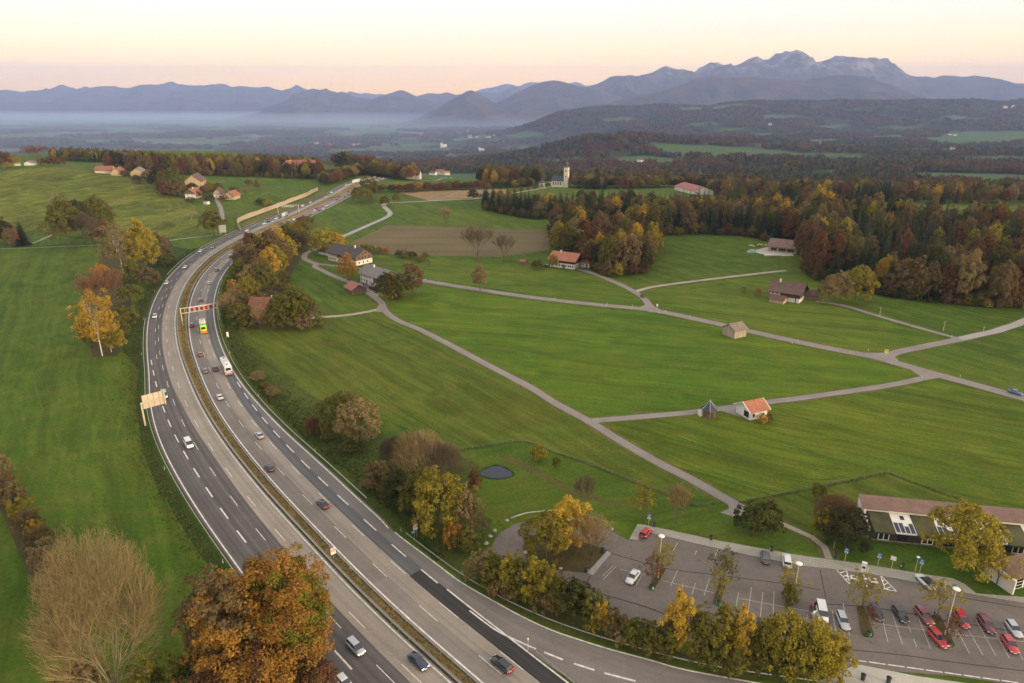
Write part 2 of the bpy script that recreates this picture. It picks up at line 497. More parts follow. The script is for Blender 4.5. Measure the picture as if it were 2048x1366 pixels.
M_far = mountain_mat('far_alpine_rock', 900, 0.9)
M_mid = mountain_mat('mountain_forest', 520, 0.35)
M_wend = mountain_mat('mountain_rock', 430, 0.75)
M_low = mountain_mat('foothill_forest', 3000, 0.0)
mountain('mountain_far_peaks', [(660,210),(690,190),(700,183),(718,188),(735,185),(752,189),(764,186),(780,196),(830,198),(880,196),(930,190),(965,178),(985,176),(1000,170),(1022,168),(1036,172),(1055,166),(1072,164),(1085,169),(1100,172),(1130,170),(1152,163),(1170,170),(1192,172),(1240,185),(1290,205)],
         27000, -250, 3800, M_far, 1400, 0.30, 3, 0.05)
mountain('mountain_left_range', [(-260,190),(-180,178),(-90,190),(-20,188),(0,186),(18,180),(36,186),(50,187),(66,181),(84,185),(104,180),(116,172),(124,169),(132,172),(150,179),(163,176),(172,173),(230,174),(262,177),(290,171),(318,170),(345,164),(370,169),(392,171),(412,172),(428,169),(440,172),(452,168),(466,175),(478,171),(505,175),(540,174),(565,180),(580,176),(592,170),(606,176),(622,184),(650,195),(700,205),(760,212),(830,220),(900,226)],
         22000, -280, 5600, M_mid, 1500, 0.40, 11, 0.06)
mountain('mountain_valley_shoulder', [(540,218),(590,196),(612,182),(628,178),(640,180),(652,175),(664,182),(676,186),(684,183),(700,190),(722,196),(745,198),(770,190),(790,184),(799,180.5),(806,179.5),(814,182),(824,188),(842,196),(866,204),(890,216),(930,228)],
         18000, -280, 4200, M_mid, 1200, 0.36, 23, 0.05)
mountain('mountain_blue_back', [(800,214),(836,192),(858,186),(880,188),(894,184),(912,190),(935,186),(960,184),(1000,186),(1020,174),(1030,173),(1050,184),(1090,196),(1140,210),(1180,225)],
         21500, -280, 4200, M_mid, 1300, 0.30, 31, 0.02)
mountain('mountain_dark_cone', [(800,247),(840,233),(870,220),(900,201),(925,187),(937,181),(943,179.5),(951,183),(968,193),(985,203),(1010,213),(1050,230),(1100,250)],
         13500, -280, 2600, M_low, 1000, 0.26, 37, 0.02)
mountain('mountain_round_dome', [(900,246),(960,226),(1000,203),(1030,187),(1060,172),(1085,163),(1105,160),(1125,163),(1145,170),(1180,176),(1230,190),(1300,205),(1380,222),(1480,240)],
         14500, -260, 3200, M_mid, 1100, 0.28, 41, 0.02)
mountain('mountain_rocky_summit', [(1120,190),(1160,180),(1200,164),(1222,153),(1250,152),(1270,154),(1300,146),(1322,134),(1332,131),(1352,139),(1386,144),(1406,134),(1428,128),(1434,126),(1450,132),(1470,130),(1500,120),(1508,117),(1522,125),(1542,121),(1556,111),(1575,105),(1588,107),(1598,113),(1606,124),(1620,132),(1640,126),(1655,118),(1672,112),(1700,114),(1730,116),(1750,124),(1768,136),(1790,149),(1820,152),(1842,156),(1862,172),(1890,188),(1930,204),(1990,222)],
         16500, -200, 4600, M_wend, 1250, 0.42, 47, 0.03)
mountain('mountain_right_ridge', [(1780,215),(1850,168),(1870,155),(1885,150),(1920,153),(1950,152),(1985,155),(2020,166),(2048,167),(2120,172),(2220,165),(2340,185)],
         15500, -200, 3800, M_low, 1200, 0.28, 53, 0.02)
mountain('foothill_front_ridge', [(1180,216),(1250,196),(1310,186),(1370,168),(1400,156),(1420,153),(1450,158),(1490,154),(1530,157),(1570,160),(1610,162),(1650,154),(1680,150),(1700,149),(1730,154),(1770,168),(1810,184),(1860,200),(1920,214)],
         11500, -200, 2600, M_low, 1100, 0.30, 59, 0.02)

# ------------------------------------------------------------------ air: haze over the whole country, ground mist in the valley
def volume_box(name, x0, x1, y0, y1, z0, z1, color, density, aniso=0.0):
    mb = MB().box(x0, x1, y0, y1, z0, z1)
    m = bpy.data.materials.new(name); m.use_nodes = True; nt = m.node_tree; nt.nodes.clear()
    out = nt.nodes.new('ShaderNodeOutputMaterial')
    v = nt.nodes.new('ShaderNodeVolumePrincipled')
    v.inputs['Color'].default_value = (*color, 1); v.inputs['Density'].default_value = density; v.inputs['Anisotropy'].default_value = aniso
    nt.links.new(v.outputs[0], out.inputs['Volume'])
    return tag(mb.build(name, m), kind='stuff')
volume_box('haze', -30000, 30000, -3500, 31500, -420, 1400, (0.46, 0.585, 1.0), 4.7e-5)
for x1, y0, z1, dn in ((900, 8500, -195, 8e-5), (950, 11500, -140, 9e-5), (1500, 4300, -150, 5e-5)):
    volume_box('mist', -16000-y0*0.01, x1, y0, 18200+y0*0.01, -279-y0*1e-4, z1, (0.60, 0.76, 1.0), dn)
# ------------------------------------------------------------------ road surfaces
def road_mat(name, c, var=0.18, streak=0.16, rough=0.85, cracks=0.0, spots=0.0):
    """asphalt or concrete: blotches, lengthwise wheel streaks (UV u = across, v = along), tar seams"""
    m, nt, bs, out = new_mat(name)
    p = wpos(nt)
    uv = nt.nodes.new('ShaderNodeUVMap').outputs[0]
    big = noise(nt, p, 0.09, 4.0, 0.6); fine = noise(nt, p, 2.2, 3.0, 0.7)
    st = noise(nt, mapped(nt, uv, (1.1, 0.006, 1)), 1.0, 2.0, 0.5)
    col_ = mix(nt, ramp(nt, big, [(0.3, 0.0), (0.7, 1.0)]), tuple(x*(1-var) for x in c), tuple(x*(1+var) for x in c))
    col_ = mix(nt, 1.0, col_, ramp(nt, st, [(0.3, 1-streak), (0.7, 1+streak)]), 'MULTIPLY')
    col_ = mix(nt, 1.0, col_, ramp(nt, fine, [(0.2, 0.86), (0.8, 1.12)]), 'MULTIPLY')
    if cracks:
        v = nd(nt, 'ShaderNodeTexVoronoi', feature='DISTANCE_TO_EDGE', Scale=0.09)
        wv = nd(nt, 'ShaderNodeVectorMath', operation='ADD'); nz = nd(nt, 'ShaderNodeTexNoise', Scale=0.35)
        nt.links.new(p, nz.inputs['Vector']); nt.links.new(p, wv.inputs[0]); nt.links.new(nz.outputs['Color'], wv.inputs[1]); nt.links.new(wv.outputs[0], v.inputs['Vector'])
        col_ = mix(nt, ramp(nt, v.outputs['Distance'], [(0.0, cracks), (0.012, 0.0)]), col_, tuple(x*0.45 for x in c))
    if spots:
        s = noise(nt, p, 0.55, 3.0, 0.5)
        col_ = mix(nt, ramp(nt, s, [(0.62, 0.0), (0.74, spots)]), col_, tuple(x*0.42 for x in c))
    nt.links.new(col_, bs.inputs['Base Color'])
    bs.inputs['Roughness'].default_value = rough; bs.inputs['Specular IOR Level'].default_value = 0.35
    MATS[name] = m
    return m
road_mat('asphalt_grey_light', (0.228, 0.193, 0.161), 0.12, 0.16)
road_mat('asphalt_dark', (0.106, 0.091, 0.083), 0.14, 0.30)
road_mat('asphalt_blue', (0.116, 0.111, 0.108), 0.10, 0.25)
road_mat('asphalt_grey', (0.191, 0.160, 0.134), 0.12, 0.18)
road_mat('asphalt_black', (0.042, 0.038, 0.035), 0.14, 0.18)
road_mat('asphalt_shoulder', (0.180, 0.156, 0.136), 0.12, 0.12)
road_mat('concrete_road', (0.286, 0.238, 0.189), 0.10, 0.16, 0.9, 0.25)
road_mat('asphalt_ramp', (0.201, 0.172, 0.149), 0.12, 0.14, 0.85, 0.3)
road_mat('asphalt_lot', (0.170, 0.139, 0.116), 0.16, 0.03, 0.88, 0.18, 0.6)
road_mat('asphalt_lane', (0.239, 0.203, 0.175), 0.14, 0.10)
road_mat('asphalt_lane_light', (0.330, 0.305, 0.275), 0.10, 0.08)
road_mat('gravel_track', (0.340, 0.290, 0.215), 0.2, 0.10)
road_mat('pale_concrete', (0.44, 0.40, 0.33), 0.12, 0.03)
plain('road_paint', (0.66, 0.61, 0.55), 0.7, var=0.30, scale=0.9)
plain('road_paint_worn', (0.42, 0.38, 0.34), 0.8, var=0.4, scale=1.2)

def strip(name, P, lo, hi, zoff, mat, parent=None, n_across=1, z=None):
    """sheet between lateral offsets lo and hi (right positive) of the line P; zoff above the ground"""
    P = np.asarray(P, float)[:, :2]
    T_ = np.gradient(P, axis=0); T_ /= np.hypot(*T_.T)[:, None]; N_ = np.c_[T_[:, 1], -T_[:, 0]]
    lo = np.broadcast_to(lo, len(P)); hi = np.broadcast_to(hi, len(P))
    s = np.r_[0, np.hypot(*np.diff(P, axis=0).T).cumsum()]
    cols_, us = [], []
    for k in range(n_across+1):
        f = k/n_across; o = lo*(1-f)+hi*f; cols_.append(P + N_*o[:, None]); us.append(o)
    return sheet(name, cols_, us, s, zoff, mat, parent, z)

def sheet(name, cols_, us, s, zoff, mat, parent=None, z=None):
    n, k = len(cols_[0]), len(cols_)
    V = np.empty((n, k, 3)); UV = np.empty((n, k, 2))
    for j in range(k):
        V[:, j, :2] = cols_[j]; UV[:, j, 0] = us[j]; UV[:, j, 1] = s
        V[:, j, 2] = (TZ(cols_[j][:, 0], cols_[j][:, 1]) if z is None else z) + zoff
    idx = np.arange(n*k).reshape(n, k)
    F = np.stack([idx[:-1, :-1], idx[:-1, 1:], idx[1:, 1:], idx[1:, :-1]], -1).reshape(-1, 4)
    # faces look up whatever the direction of travel
    a, b, c = V.reshape(-1, 3)[F[0, 0]], V.reshape(-1, 3)[F[0, 1]], V.reshape(-1, 3)[F[0, 2]]
    if np.cross(b-a, c-a)[2] < 0: F = F[:, ::-1]
    me = mesh_np(name, V.reshape(-1, 3), F, [mat], True)
    l = me.uv_layers.new(name='UVMap'); l.data.foreach_set('uv', UV.reshape(-1, 2)[F.ravel()].astype(np.float32).ravel())
    return obj(name, me, parent)

def between(name, A, B, n, zoff, mat, parent=None):
    """sheet between two traced edge lines"""
    def rs(P):
        P = np.asarray(P, float); s = np.r_[0, np.hypot(*np.diff(P, axis=0).T).cumsum()]
        q = np.linspace(0, s[-1], n); return np.c_[np.interp(q, s, P[:, 0]), np.interp(q, s, P[:, 1])], q
    a, q = rs(A); b, _ = rs(B)
    return sheet(name, [a, (a+b)/2, b], [0*q, 0*q+2, 0*q+4], q, zoff, mat, parent)

def drape(name, poly, mat, zoff=0.02, step=None, parent=None, kind='structure', flat=False):
    """polygon (world xy) laid on the ground, cut fine enough to follow it"""
    bm = bmesh.new()
    vs = [bm.verts.new((x, y, 0)) for x, y in poly]
    f = bm.faces.new(vs)
    bmesh.ops.triangulate(bm, faces=[f])
    if step:
        xs = [p[0] for p in poly]; ys = [p[1] for p in poly]
        for ax, lo, hi in ((0, min(xs), max(xs)), (1, min(ys), max(ys))):
            k = lo + step
            while k < hi:
                co = (k, 0, 0) if ax == 0 else (0, k, 0); no = (1, 0, 0) if ax == 0 else (0, 1, 0)
                bmesh.ops.bisect_plane(bm, geom=bm.verts[:]+bm.edges[:]+bm.faces[:], plane_co=co, plane_no=no)
                k += step
    for v in bm.verts:
        v.co.z = (0 if flat else float(TZ(v.co.x, v.co.y))) + zoff
    for f in bm.faces:
        if f.normal.z < 0: f.normal_flip()
    bm.normal_update()
    for f in bm.faces:
        if f.normal.z < 0: f.normal_flip()
    uvl = bm.loops.layers.uv.new('UVMap')
    for f in bm.faces:
        for l in f.loops: l[uvl].uv = (l.vert.co.x, l.vert.co.y)
    me = bpy.data.meshes.new(name); bm.to_mesh(me); bm.free(); me.materials.append(mat)
    o = obj(name, me, parent)
    if kind and parent is None: tag(o, kind=kind)
    return o
def pxpoly(P, step=None):
    return [at2(*p) for p in P]

# ------------------------------------------------------------------ fields
def soil_mat(name, c1, c2, ang):
    m, nt, bs, out = new_mat(name); p = wpos(nt)
    st = noise(nt, mapped(nt, p, (0.006, 0.16, 1), ang), 1.0, 4.0, 0.6); big = noise(nt, p, 0.02, 4.0)
    c = mix(nt, ramp(nt, big, [(0.3, 0.0), (0.7, 1.0)]), c1, c2)
    c = mix(nt, ramp(nt, st, [(0.5, 0.0), (0.72, 0.6)]), c, (0.105, 0.105, 0.045))
    c = mix(nt, 1.0, c, ramp(nt, noise(nt, p, 0.8, 3.0), [(0.2, 0.8), (0.8, 1.18)]), 'MULTIPLY')
    nt.links.new(c, bs.inputs['Base Color']); bs.inputs['Roughness'].default_value = 1.0; bs.inputs['Specular IOR Level'].default_value = 0.0
    MATS[name] = m
    return m
soil_mat('soil_brown', (0.155, 0.118, 0.066), (0.190, 0.146, 0.082), math.radians(0))
soil_mat('soil_tan', (0.28, 0.19, 0.105), (0.32, 0.215, 0.12), math.radians(75))
grass_mat('meadow_bright', (0.066, 0.129, 0.009), (0.097, 0.144, 0.009), (0.148, 0.157, 0.013), math.radians(-12), 0.75)
grass_mat('meadow_olive', (0.076, 0.110, 0.011), (0.104, 0.118, 0.013), (0.153, 0.132, 0.019), math.radians(130), 0.85)
grass_mat('meadow_south', (0.070, 0.117, 0.009), (0.107, 0.137, 0.010), (0.164, 0.150, 0.014), math.radians(150), 0.9)
grass_mat('meadow_north', (0.070, 0.123, 0.010), (0.107, 0.142, 0.013), (0.159, 0.156, 0.017), math.radians(158), 0.8)
grass_mat('meadow_hill', (0.093, 0.119, 0.010), (0.125, 0.141, 0.013), (0.239, 0.182, 0.036), math.radians(78), 1.25, across=0.075)
grass_mat('meadow_pond', (0.059, 0.110, 0.010), (0.090, 0.127, 0.012), (0.140, 0.123, 0.022), math.radians(20), 0.5)
grass_mat('verge_rough', (0.054, 0.079, 0.012), (0.072, 0.091, 0.014), (0.119, 0.097, 0.026), math.radians(60), 0.5)
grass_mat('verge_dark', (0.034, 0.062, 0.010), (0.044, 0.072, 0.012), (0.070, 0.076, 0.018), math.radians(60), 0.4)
grass_mat('verge_median', (0.075, 0.060, 0.030), (0.095, 0.075, 0.036), (0.060, 0.062, 0.022), math.radians(60), 0.4)
grass_mat('dry_grass', (0.230, 0.160, 0.060), (0.300, 0.210, 0.080), (0.120, 0.100, 0.036), math.radians(60), 0.6)
grass_mat('leaf_litter', (0.078, 0.062, 0.024), (0.098, 0.074, 0.028), (0.050, 0.060, 0.016), math.radians(60), 0.4)
FIELDS = [
 ('meadow', 'meadow_bright', [(772,622),(850,568),(960,588),(1080,604),(1200,617),(1300,628),(1400,647),(1500,671),(1600,693),(1700,714),(1850,748),(1700,778),(1550,798),(1400,817),(1250,830),(1180,836),(1120,806),(1060,769),(960,716),(834,652)], 0.03),
 ('meadow', 'meadow_south', [(1190,850),(1260,842),(1400,829),(1550,810),(1700,790),(1870,764),(1960,782),(2080,812),(2080,1048),(1950,1008),(1775,945),(1640,975),(1478,1005),(1390,958),(1320,922),(1250,882)], 0.03),
 ('meadow', 'meadow_olive', [(470,668),(560,650),(640,640),(700,636),(766,625),(800,648),(830,664),(950,728),(1050,781),(1115,820),(1170,850),(1240,892),(1310,932),(1380,968),(1448,1000),(1330,988),(1180,930),(1046,884),(920,900),(760,835),(640,800),(560,750),(500,705)], 0.03),
 ('meadow', 'meadow_north', [(850,556),(780,545),(860,520),(940,522),(1090,530),(1180,548),(1220,563),(1258,582),(1282,600),(1292,614),(1200,604),(1080,590),(960,574)], 0.03),
 ('meadow', 'meadow_north', [(1310,613),(1290,592),(1280,584),(1345,574),(1450,561),(1560,549),(1640,560),(1660,600),(1700,622),(1800,652),(1895,677),(1840,690),(1758,707),(1700,699),(1600,679),(1500,657),(1400,634)], 0.03),
 ('hill_meadow', 'meadow_hill', [(-20,345),(60,338),(130,336),(200,346),(260,358),(330,388),(380,402),(398,430),(392,462),(330,478),(240,484),(100,468),(-20,468)], 0.25),
 ('ploughed_field', 'soil_brown', [(700,486),(775,450),(960,456),(1110,463),(1098,500),(1000,514),(880,512),(740,508)], 0.06),
 ('ploughed_field', 'soil_tan', [(795,385),(860,380),(935,377),(1010,379),(1030,386),(985,392),(940,397),(860,402)], 0.25),
]
for nm, mt, P, zo in FIELDS:
    drape(nm, pxpoly(P), MATS[mt], zo, 14.0 if zo < 0.1 else 10.0)

# ------------------------------------------------------------------ motorway
LB = [(898.7,1366),(822.5,1296.9),(758.1,1235.4),(690.8,1168),(628.5,1100),(572.8,1039.7),(523,987),(467.4,916.7),(426.4,858.1),(394.2,799.6),(370.8,743.9),(356,696),(350.5,657.5),(351.4,626.4),(356.9,599),(367.8,573.3),(382.5,551.4),(408,524),(435.6,503.8),(463,487),(482.5,476.2),(519,460),(555.7,443.4),(601,421.9),(642,402),(677.2,384.4),(700.6,370.3)]
LC = [(964.6,1364.2),(892.8,1302.7),(834.3,1251.5),(775.7,1200.3),(717.1,1143.2),(663,1089),(602.1,1025),(558.2,975.3),(502.5,910.8),(455.7,849.3),(426.4,802.5),(405.9,758.6),(385.8,703),(379.7,668.5),(377.9,635.6),(379.7,615.4),(384.3,597.1),(393.5,571.5),(408.1,547.7),(426.4,528.5),(446.5,511.2),(469,497),(487.7,486),(518.4,470.3),(549.8,454.2),(579,441),(642,412.5),(681.9,391.4),(722.9,368.6)]
def _reference():
    b = spline([at2(*p) for p in LB], 3.0); c = spline([at2(*p) for p in LC], 3.0)
    R = np.array([(p + b[np.hypot(*(b-p).T).argmin()])/2 for p in c])
    R = R[R[:, 1] < 815]
    R = np.vstack([R, [(-183.5, 850), (-181, 890), (-177, 940), (-171, 1000), (-160, 1080)]])
    R = spline(R[::4], 3.0)
    for _ in range(12):
        R[1:-1] = (R[:-2] + 2*R[1:-1] + R[2:])/4
    t = R[0]-R[6]; t /= np.hypot(*t)
    back = np.array([R[0] + t*k for k in np.arange(150, 0, -3.0)])
    R = np.vstack([back, R])
    s = np.r_[0, np.hypot(*np.diff(R, axis=0).T).cumsum()] - 150.0
    q = np.arange(s[0], s[-1], 3.0)
    return np.c_[np.interp(q, s, R[:, 0]), np.interp(q, s, R[:, 1])], q
MR, MS = _reference()                       # line along the middle of the median, and distance along it
MT = np.gradient(MR, axis=0); MT /= np.hypot(*MT.T)[:, None]
MN = np.c_[MT[:, 1], -MT[:, 0]]
def fn(pts):
    a = np.array(pts, float); v = np.interp(MS, a[:, 0], a[:, 1])
    k = np.ones(9)/9; return np.convolve(np.pad(v, 4, mode='edge'), k, 'valid')
OA = fn([(-150,-17),(0,-17),(104,-17.2),(128,-17),(156,-16),(190,-13.9),(220,-13.7),(300,-14.4),(350,-15),(400,-16.5),(460,-17.5),(520,-17),(600,-15.8),(700,-14.5),(1000,-14)])
OB = fn([(-150,-2.0),(60,-2.0),(150,-2.2),(250,-3),(350,-3.3),(450,-4.2),(600,-4.6),(1000,-4.6)])
OC = fn([(-150,2.0),(60,2.0),(150,2.1),(250,2.8),(350,3.1),(450,4.0),(600,4.7),(1000,4.8)])
OD = fn([(-150,12.6),(36,12.6),(42,15.4),(57,15.3),(72,15.7),(89,15.8),(112,14.9),(135,14.3),(149,13.7),(173,12.9),(204,13.1),(260,13.5),(326,14.0),(400,14.4),(520,14.6),(700,14.6),(1000,14.6)])
def mpos(s, o):
    """point at distance s along the motorway and lateral offset o, and the road's direction there"""
    x = np.interp(s, MS, MR[:, 0]); y = np.interp(s, MS, MR[:, 1])
    n = np.array([np.interp(s, MS, MN[:, 0]), np.interp(s, MS, MN[:, 1])]); n /= np.hypot(*n)
    return np.array([x, y]) + n*o, np.array([-n[1], n[0]])
def mso(x, y):
    d = np.hypot(MR[:, 0]-x, MR[:, 1]-y); i = int(d.argmin())
    dl = np.array([x, y])-MR[i]
    return MS[i] + float(dl @ MT[i]), float(dl @ MN[i])
RZ = 0.07
def far_z(P): return RZ
motorway = strip('motorway', MR, OA-1.6, OD+1.8, 0.03, MATS['verge_rough'], n_across=6)
tag(motorway, kind='structure')
def sub(lo_s, hi_s): return (MS >= lo_s) & (MS <= hi_s)
def lane(name, lo, hi, mat, s0=-150, s1=2000, z=RZ, na=2):
    k = sub(s0, s1); lo = np.broadcast_to(lo, MS.shape)[k]; hi = np.broadcast_to(hi, MS.shape)[k]
    return strip(name, MR[k], lo, hi, z, MATS[mat], motorway, na)
BND = fn([(-150,-6.9),(62,-6.9),(110,-6.3),(150,-7.1),(173,-7.9),(300,-8.2),(450,-9.6),(1000,-9.3)])     # asphalt / concrete seam, oncoming side
RG = fn([(-150,5.4),(100,6.0),(200,6.6),(450,8.0),(1000,8.5)])
RC = fn([(-150,9.1),(150,9.7),(300,10.4),(450,11.4),(1000,11.8)])
RE = fn([(-150,12.55),(95,12.5),(130,12.8),(173,12.7),(300,13.6),(1000,14.2)])
lane('asphalt_lane', OA-0.7, BND, 'asphalt_dark', na=6)
lane('concrete_lane', BND, OB+0.5, 'concrete_road', na=4)
lane('asphalt_lane', OC-0.5, RG, 'asphalt_grey', 33, 2000, na=3)
lane('asphalt_lane', OC-0.5, RG, 'asphalt_grey_light', -150, 33, na=3)
lane('concrete_lane', RG, RC, 'concrete_road', na=3)
lane('asphalt_lane', RC, RE, 'asphalt_blue', 30, 2000, na=3)
lane('asphalt_lane', RC-0.15, RE, 'asphalt_black', -150, 30, na=3)
lane('hard_shoulder', RE, OD+0.6, 'asphalt_shoulder', 42, 2000, na=2)
lane('median_verge', OB+0.5, OC-0.5, 'verge_median', z=0.075, na=3)
lane('median_grass', OB+1.15, OC-1.15, 'dry_grass', z=0.10, na=3)
# painted edge lines
for o, w in ((OA, 0.30), (OB, 0.30), (OC, 0.34)):
    lane('edge_line', o-w/2, o+w/2, 'road_paint', z=RZ+0.012, na=1)
lane('edge_line', OD-0.15, OD+0.15, 'road_paint', 47, 2000, RZ+0.012, 1)
lane('edge_line', OD-0.17, OD+0.17, 'road_paint', -150, 22, RZ+0.012, 1)
# broken lane lines, each dash a piece of its own
dash_me = {}
def dash_mesh(L, w):
    if (L, w) not in dash_me:
        dash_me[(L, w)] = mesh_py('lane_dash', [(-w/2,-L/2,0),(w/2,-L/2,0),(w/2,L/2,0),(-w/2,L/2,0)], [(0,1,2,3)], [MATS['road_paint']])
    return dash_me[(L, w)]
def dash(s, o, L=6.0, w=0.16, parent=None):
    p, t = mpos(s, o)
    z = float(TZ(p[0], p[1])) + RZ + 0.014
    return obj('lane_dash', dash_mesh(L, w), parent or motorway, (p[0], p[1], z), math.atan2(t[1], t[0]) - math.pi/2)
fo = lambda F, s: float(np.interp(s, MS, F))
for k in range(-6, 36):
    s = 62 + 18*k
    if s > 640: break
    g = (fo(OC, s)-2.0)
    dash(s+10, 5.6+g*0.9); dash(s+8, 9.05+g*0.75)
    g2 = -(fo(OB, s)+2.0)
    dash(s, -5.6-g2*0.9); dash(s+3, -8.95-g2*0.6)
for k in range(0, 9): dash(66 + 12*k*0.97, 12.35, 6.0, 0.34)
dash(39, 12.3, 6.0, 0.34); dash(52, 12.3, 6.0, 0.34); dash(27, 12.35, 6.0, 0.34)
for k in range(-8, 12): dash(67 + 12*k, -12.65, 6.0, 0.34)
for k in range(0, 22):
    s = 205+18*k
    dash(s, fo(OA, s)+3.2, 6.0, 0.16)

# exit ramp to the rest area
LD_R = [(790,1065),(805,1077.3),(863.5,1121.2),(922,1165),(998.2,1209),(1052.3,1238),(1105,1261.7),(1173.4,1285),(1232,1302.7),(1298.4,1320.3),(1360,1338),(1448,1355),(1560,1374),(1700,1394),(1900,1420)]
rampR = spline([at2(*p) for p in LD_R], 2.0)
_k = [mpos(s, 12.58)[0] for s in np.arange(47, 16, -2.0)]
rampL = np.vstack([_k, spline([at2(*p) for p in [(1012,1272),(1060,1304),(1104,1336),(1150,1364),(1215,1395),(1320,1425),(1480,1450)]], 2.0)])
exit_ramp = tag(between('exit_ramp', rampL, rampR, 150, 0.078, MATS['asphalt_ramp']), kind='structure')
def line_on(P, w, mat, parent, z, name='edge_line'):
    return strip(name, P, -w/2, w/2, z, mat, parent)
line_on(rampR, 0.30, MATS['road_paint'], exit_ramp, 0.094)
verge_off = strip('ramp_verge', rampR[:], -4.0, 0.0, 0.045, MATS['verge_rough'], exit_ramp) if False else None
g0 = spline([at2(939,1221.7), at2(989.8,1259.7), at2(1030,1280), at2(1071.9,1298.8)], 1.0)
line_on(g0, 0.34, MATS['road_paint'], exit_ramp, 0.095)
for a, b in (((1088.5,1305),(1125.6,1320)), ((1147.7,1327.7),(1188.7,1340.8)), ((1208.6,1346.7),(1271,1363)), ((1290,1369),(1330,1380))):
    A_, B_ = np.array(at2(*a)), np.array(at2(*b)); L = float(np.hypot(*(B_-A_)))
    obj('lane_dash', mesh_py('lane_dash', [(-.2,-L/2,0),(.2,-L/2,0),(.2,L/2,0),(-.2,L/2,0)], [(0,1,2,3)], [MATS['road_paint']]), exit_ramp, (*((A_+B_)/2), 0.094), math.atan2(B_[1]-A_[1], B_[0]-A_[0])-math.pi/2)

# ------------------------------------------------------------------ country lanes
grass_mat('worn_verge', (0.105, 0.110, 0.030), (0.135, 0.120, 0.045), (0.170, 0.140, 0.075), 0.3, 0.5)
LANES = [
 ('country_lane', 'asphalt_lane', 3.4, [(766,618),(764,608),(756,599),(737,585),(717,571),(688,560.6),(658.6,548),(639,538),(629,533),(633,528),(622,524),(611.7,518.6),(609,513),(614,506),(625,501),(632,496)]),
 ('country_lane', 'asphalt_lane', 3.2, [(765,614),(772,624),(795,641),(834,657),(900,690),(960,722),(1060,775),(1125,815),(1178,843),(1250,887),(1320,927),(1390,963),(1450,997),(1480,1016)]),
 ('country_lane', 'gravel_track', 3.0, [(766,616),(740,623),(690,631),(650,634),(612,637)]),
 ('country_lane', 'asphalt_lane', 5.2, [(790,552),(850,562),(960,580),(1080,597),(1200,610),(1300,620),(1400,640),(1500,663),(1600,685),(1700,705),(1760,717),(1860,746),(1950,770),(2048,797),(2140,822)]),
 ('country_lane', 'asphalt_lane', 3.6, [(1304,620),(1288,598),(1262,580),(1220,560),(1180,545),(1160,538)]),
 ('farm_track', 'gravel_track', 3.0, [(1272,583),(1300,575),(1345,568),(1450,555),(1520,547),(1572,541)]),
 ('country_lane', 'asphalt_lane', 4.2, [(1762,716),(1800,703),(1840,695),(1920,678)]),
 ('country_lane', 'asphalt_lane_light', 4.2, [(1920,678),(1960,669),(2000,660),(2060,638),(2100,622)]),
 ('farm_track', 'asphalt_lane', 2.8, [(1915,677),(1860,662),(1800,645),(1740,627),(1690,612),(1655,606),(1632,603)]),
 ('country_lane', 'asphalt_lane', 3.2, [(1866,752),(1800,767),(1700,783),(1550,803),(1400,823),(1300,832),(1230,838),(1176,842)]),
 ('country_lane', 'asphalt_lane_light', 4.5, [(655,487),(680,476),(727.5,455),(762.7,439.5),(776,433),(780,427),(776,421),(768,413),(767,409),(772,405)]),
 ('farm_track', 'pale_concrete', 3.0, [(772,405),(800,405),(853,402.5),(924.7,399),(942,398.5)]),
 ('farm_track', 'pale_concrete', 3.2, [(942,398.5),(985,393),(1024,387),(1060,381),(1092,376),(1112,374)]),
 ('farm_track', 'asphalt_lane', 2.6, [(633,528),(654.7,530),(686,534),(725,538),(741,534),(746,529)]),
 ('farm_track', 'asphalt_lane', 3.0, [(330,483),(360,478),(400,474),(446,468)]),
 ('farm_track', 'asphalt_lane', 3.4, [(426,394),(434,403),(441,415),(444,430),(445,440)]),
 ('footpath', 'gravel_track', 1.8, [(86,347),(110,354),(134,362),(133,380),(131,398)]),
 ('footpath', 'gravel_track', 1.8, [(62,488),(86,478),(105,469),(112,462)]),
 ('footpath', 'gravel_track', 1.2, [(-20,498),(60,496),(150,492),(240,489),(290,488)]),
 ('farm_track', 'pale_concrete', 2.2, [(840,361),(880,359),(903,355)]),
 ('footpath', 'gravel_track', 1.5, [(1553,1044),(1580,1056),(1600,1064),(1630,1078),(1646,1090),(1652,1104),(1657,1118)]),
]
for i, (nm, mt, w, P) in enumerate(LANES):
    L = spline([at2(*p) for p in P], 4.0)
    d = L[:, 1].mean()
    wob = (vnoise(np.arange(len(L))*0.4, np.zeros(len(L))+i*3.3, 70)-0.5)*0.5
    zl = 0.085 + 0.004*(i % 5) + (0.10 if d > 500 else 0) + (0.25 if d > 900 else 0)
    ln_ = tag(strip(nm, L, -w/2+wob, w/2+wob*0.6, zl, MATS[mt], n_across=2), kind='structure')
    w2 = vnoise(np.arange(len(L))*1.3, np.zeros(len(L))+i*7.7, 71)*1.5; w3 = vnoise(np.arange(len(L))*1.1, np.zeros(len(L))+i*5.1, 72)*1.5
    strip('lane_shoulder', L, -w/2+wob-w2-0.15, w/2+wob*0.6+w3+0.15, zl-0.03, MATS['worn_verge'], ln_)
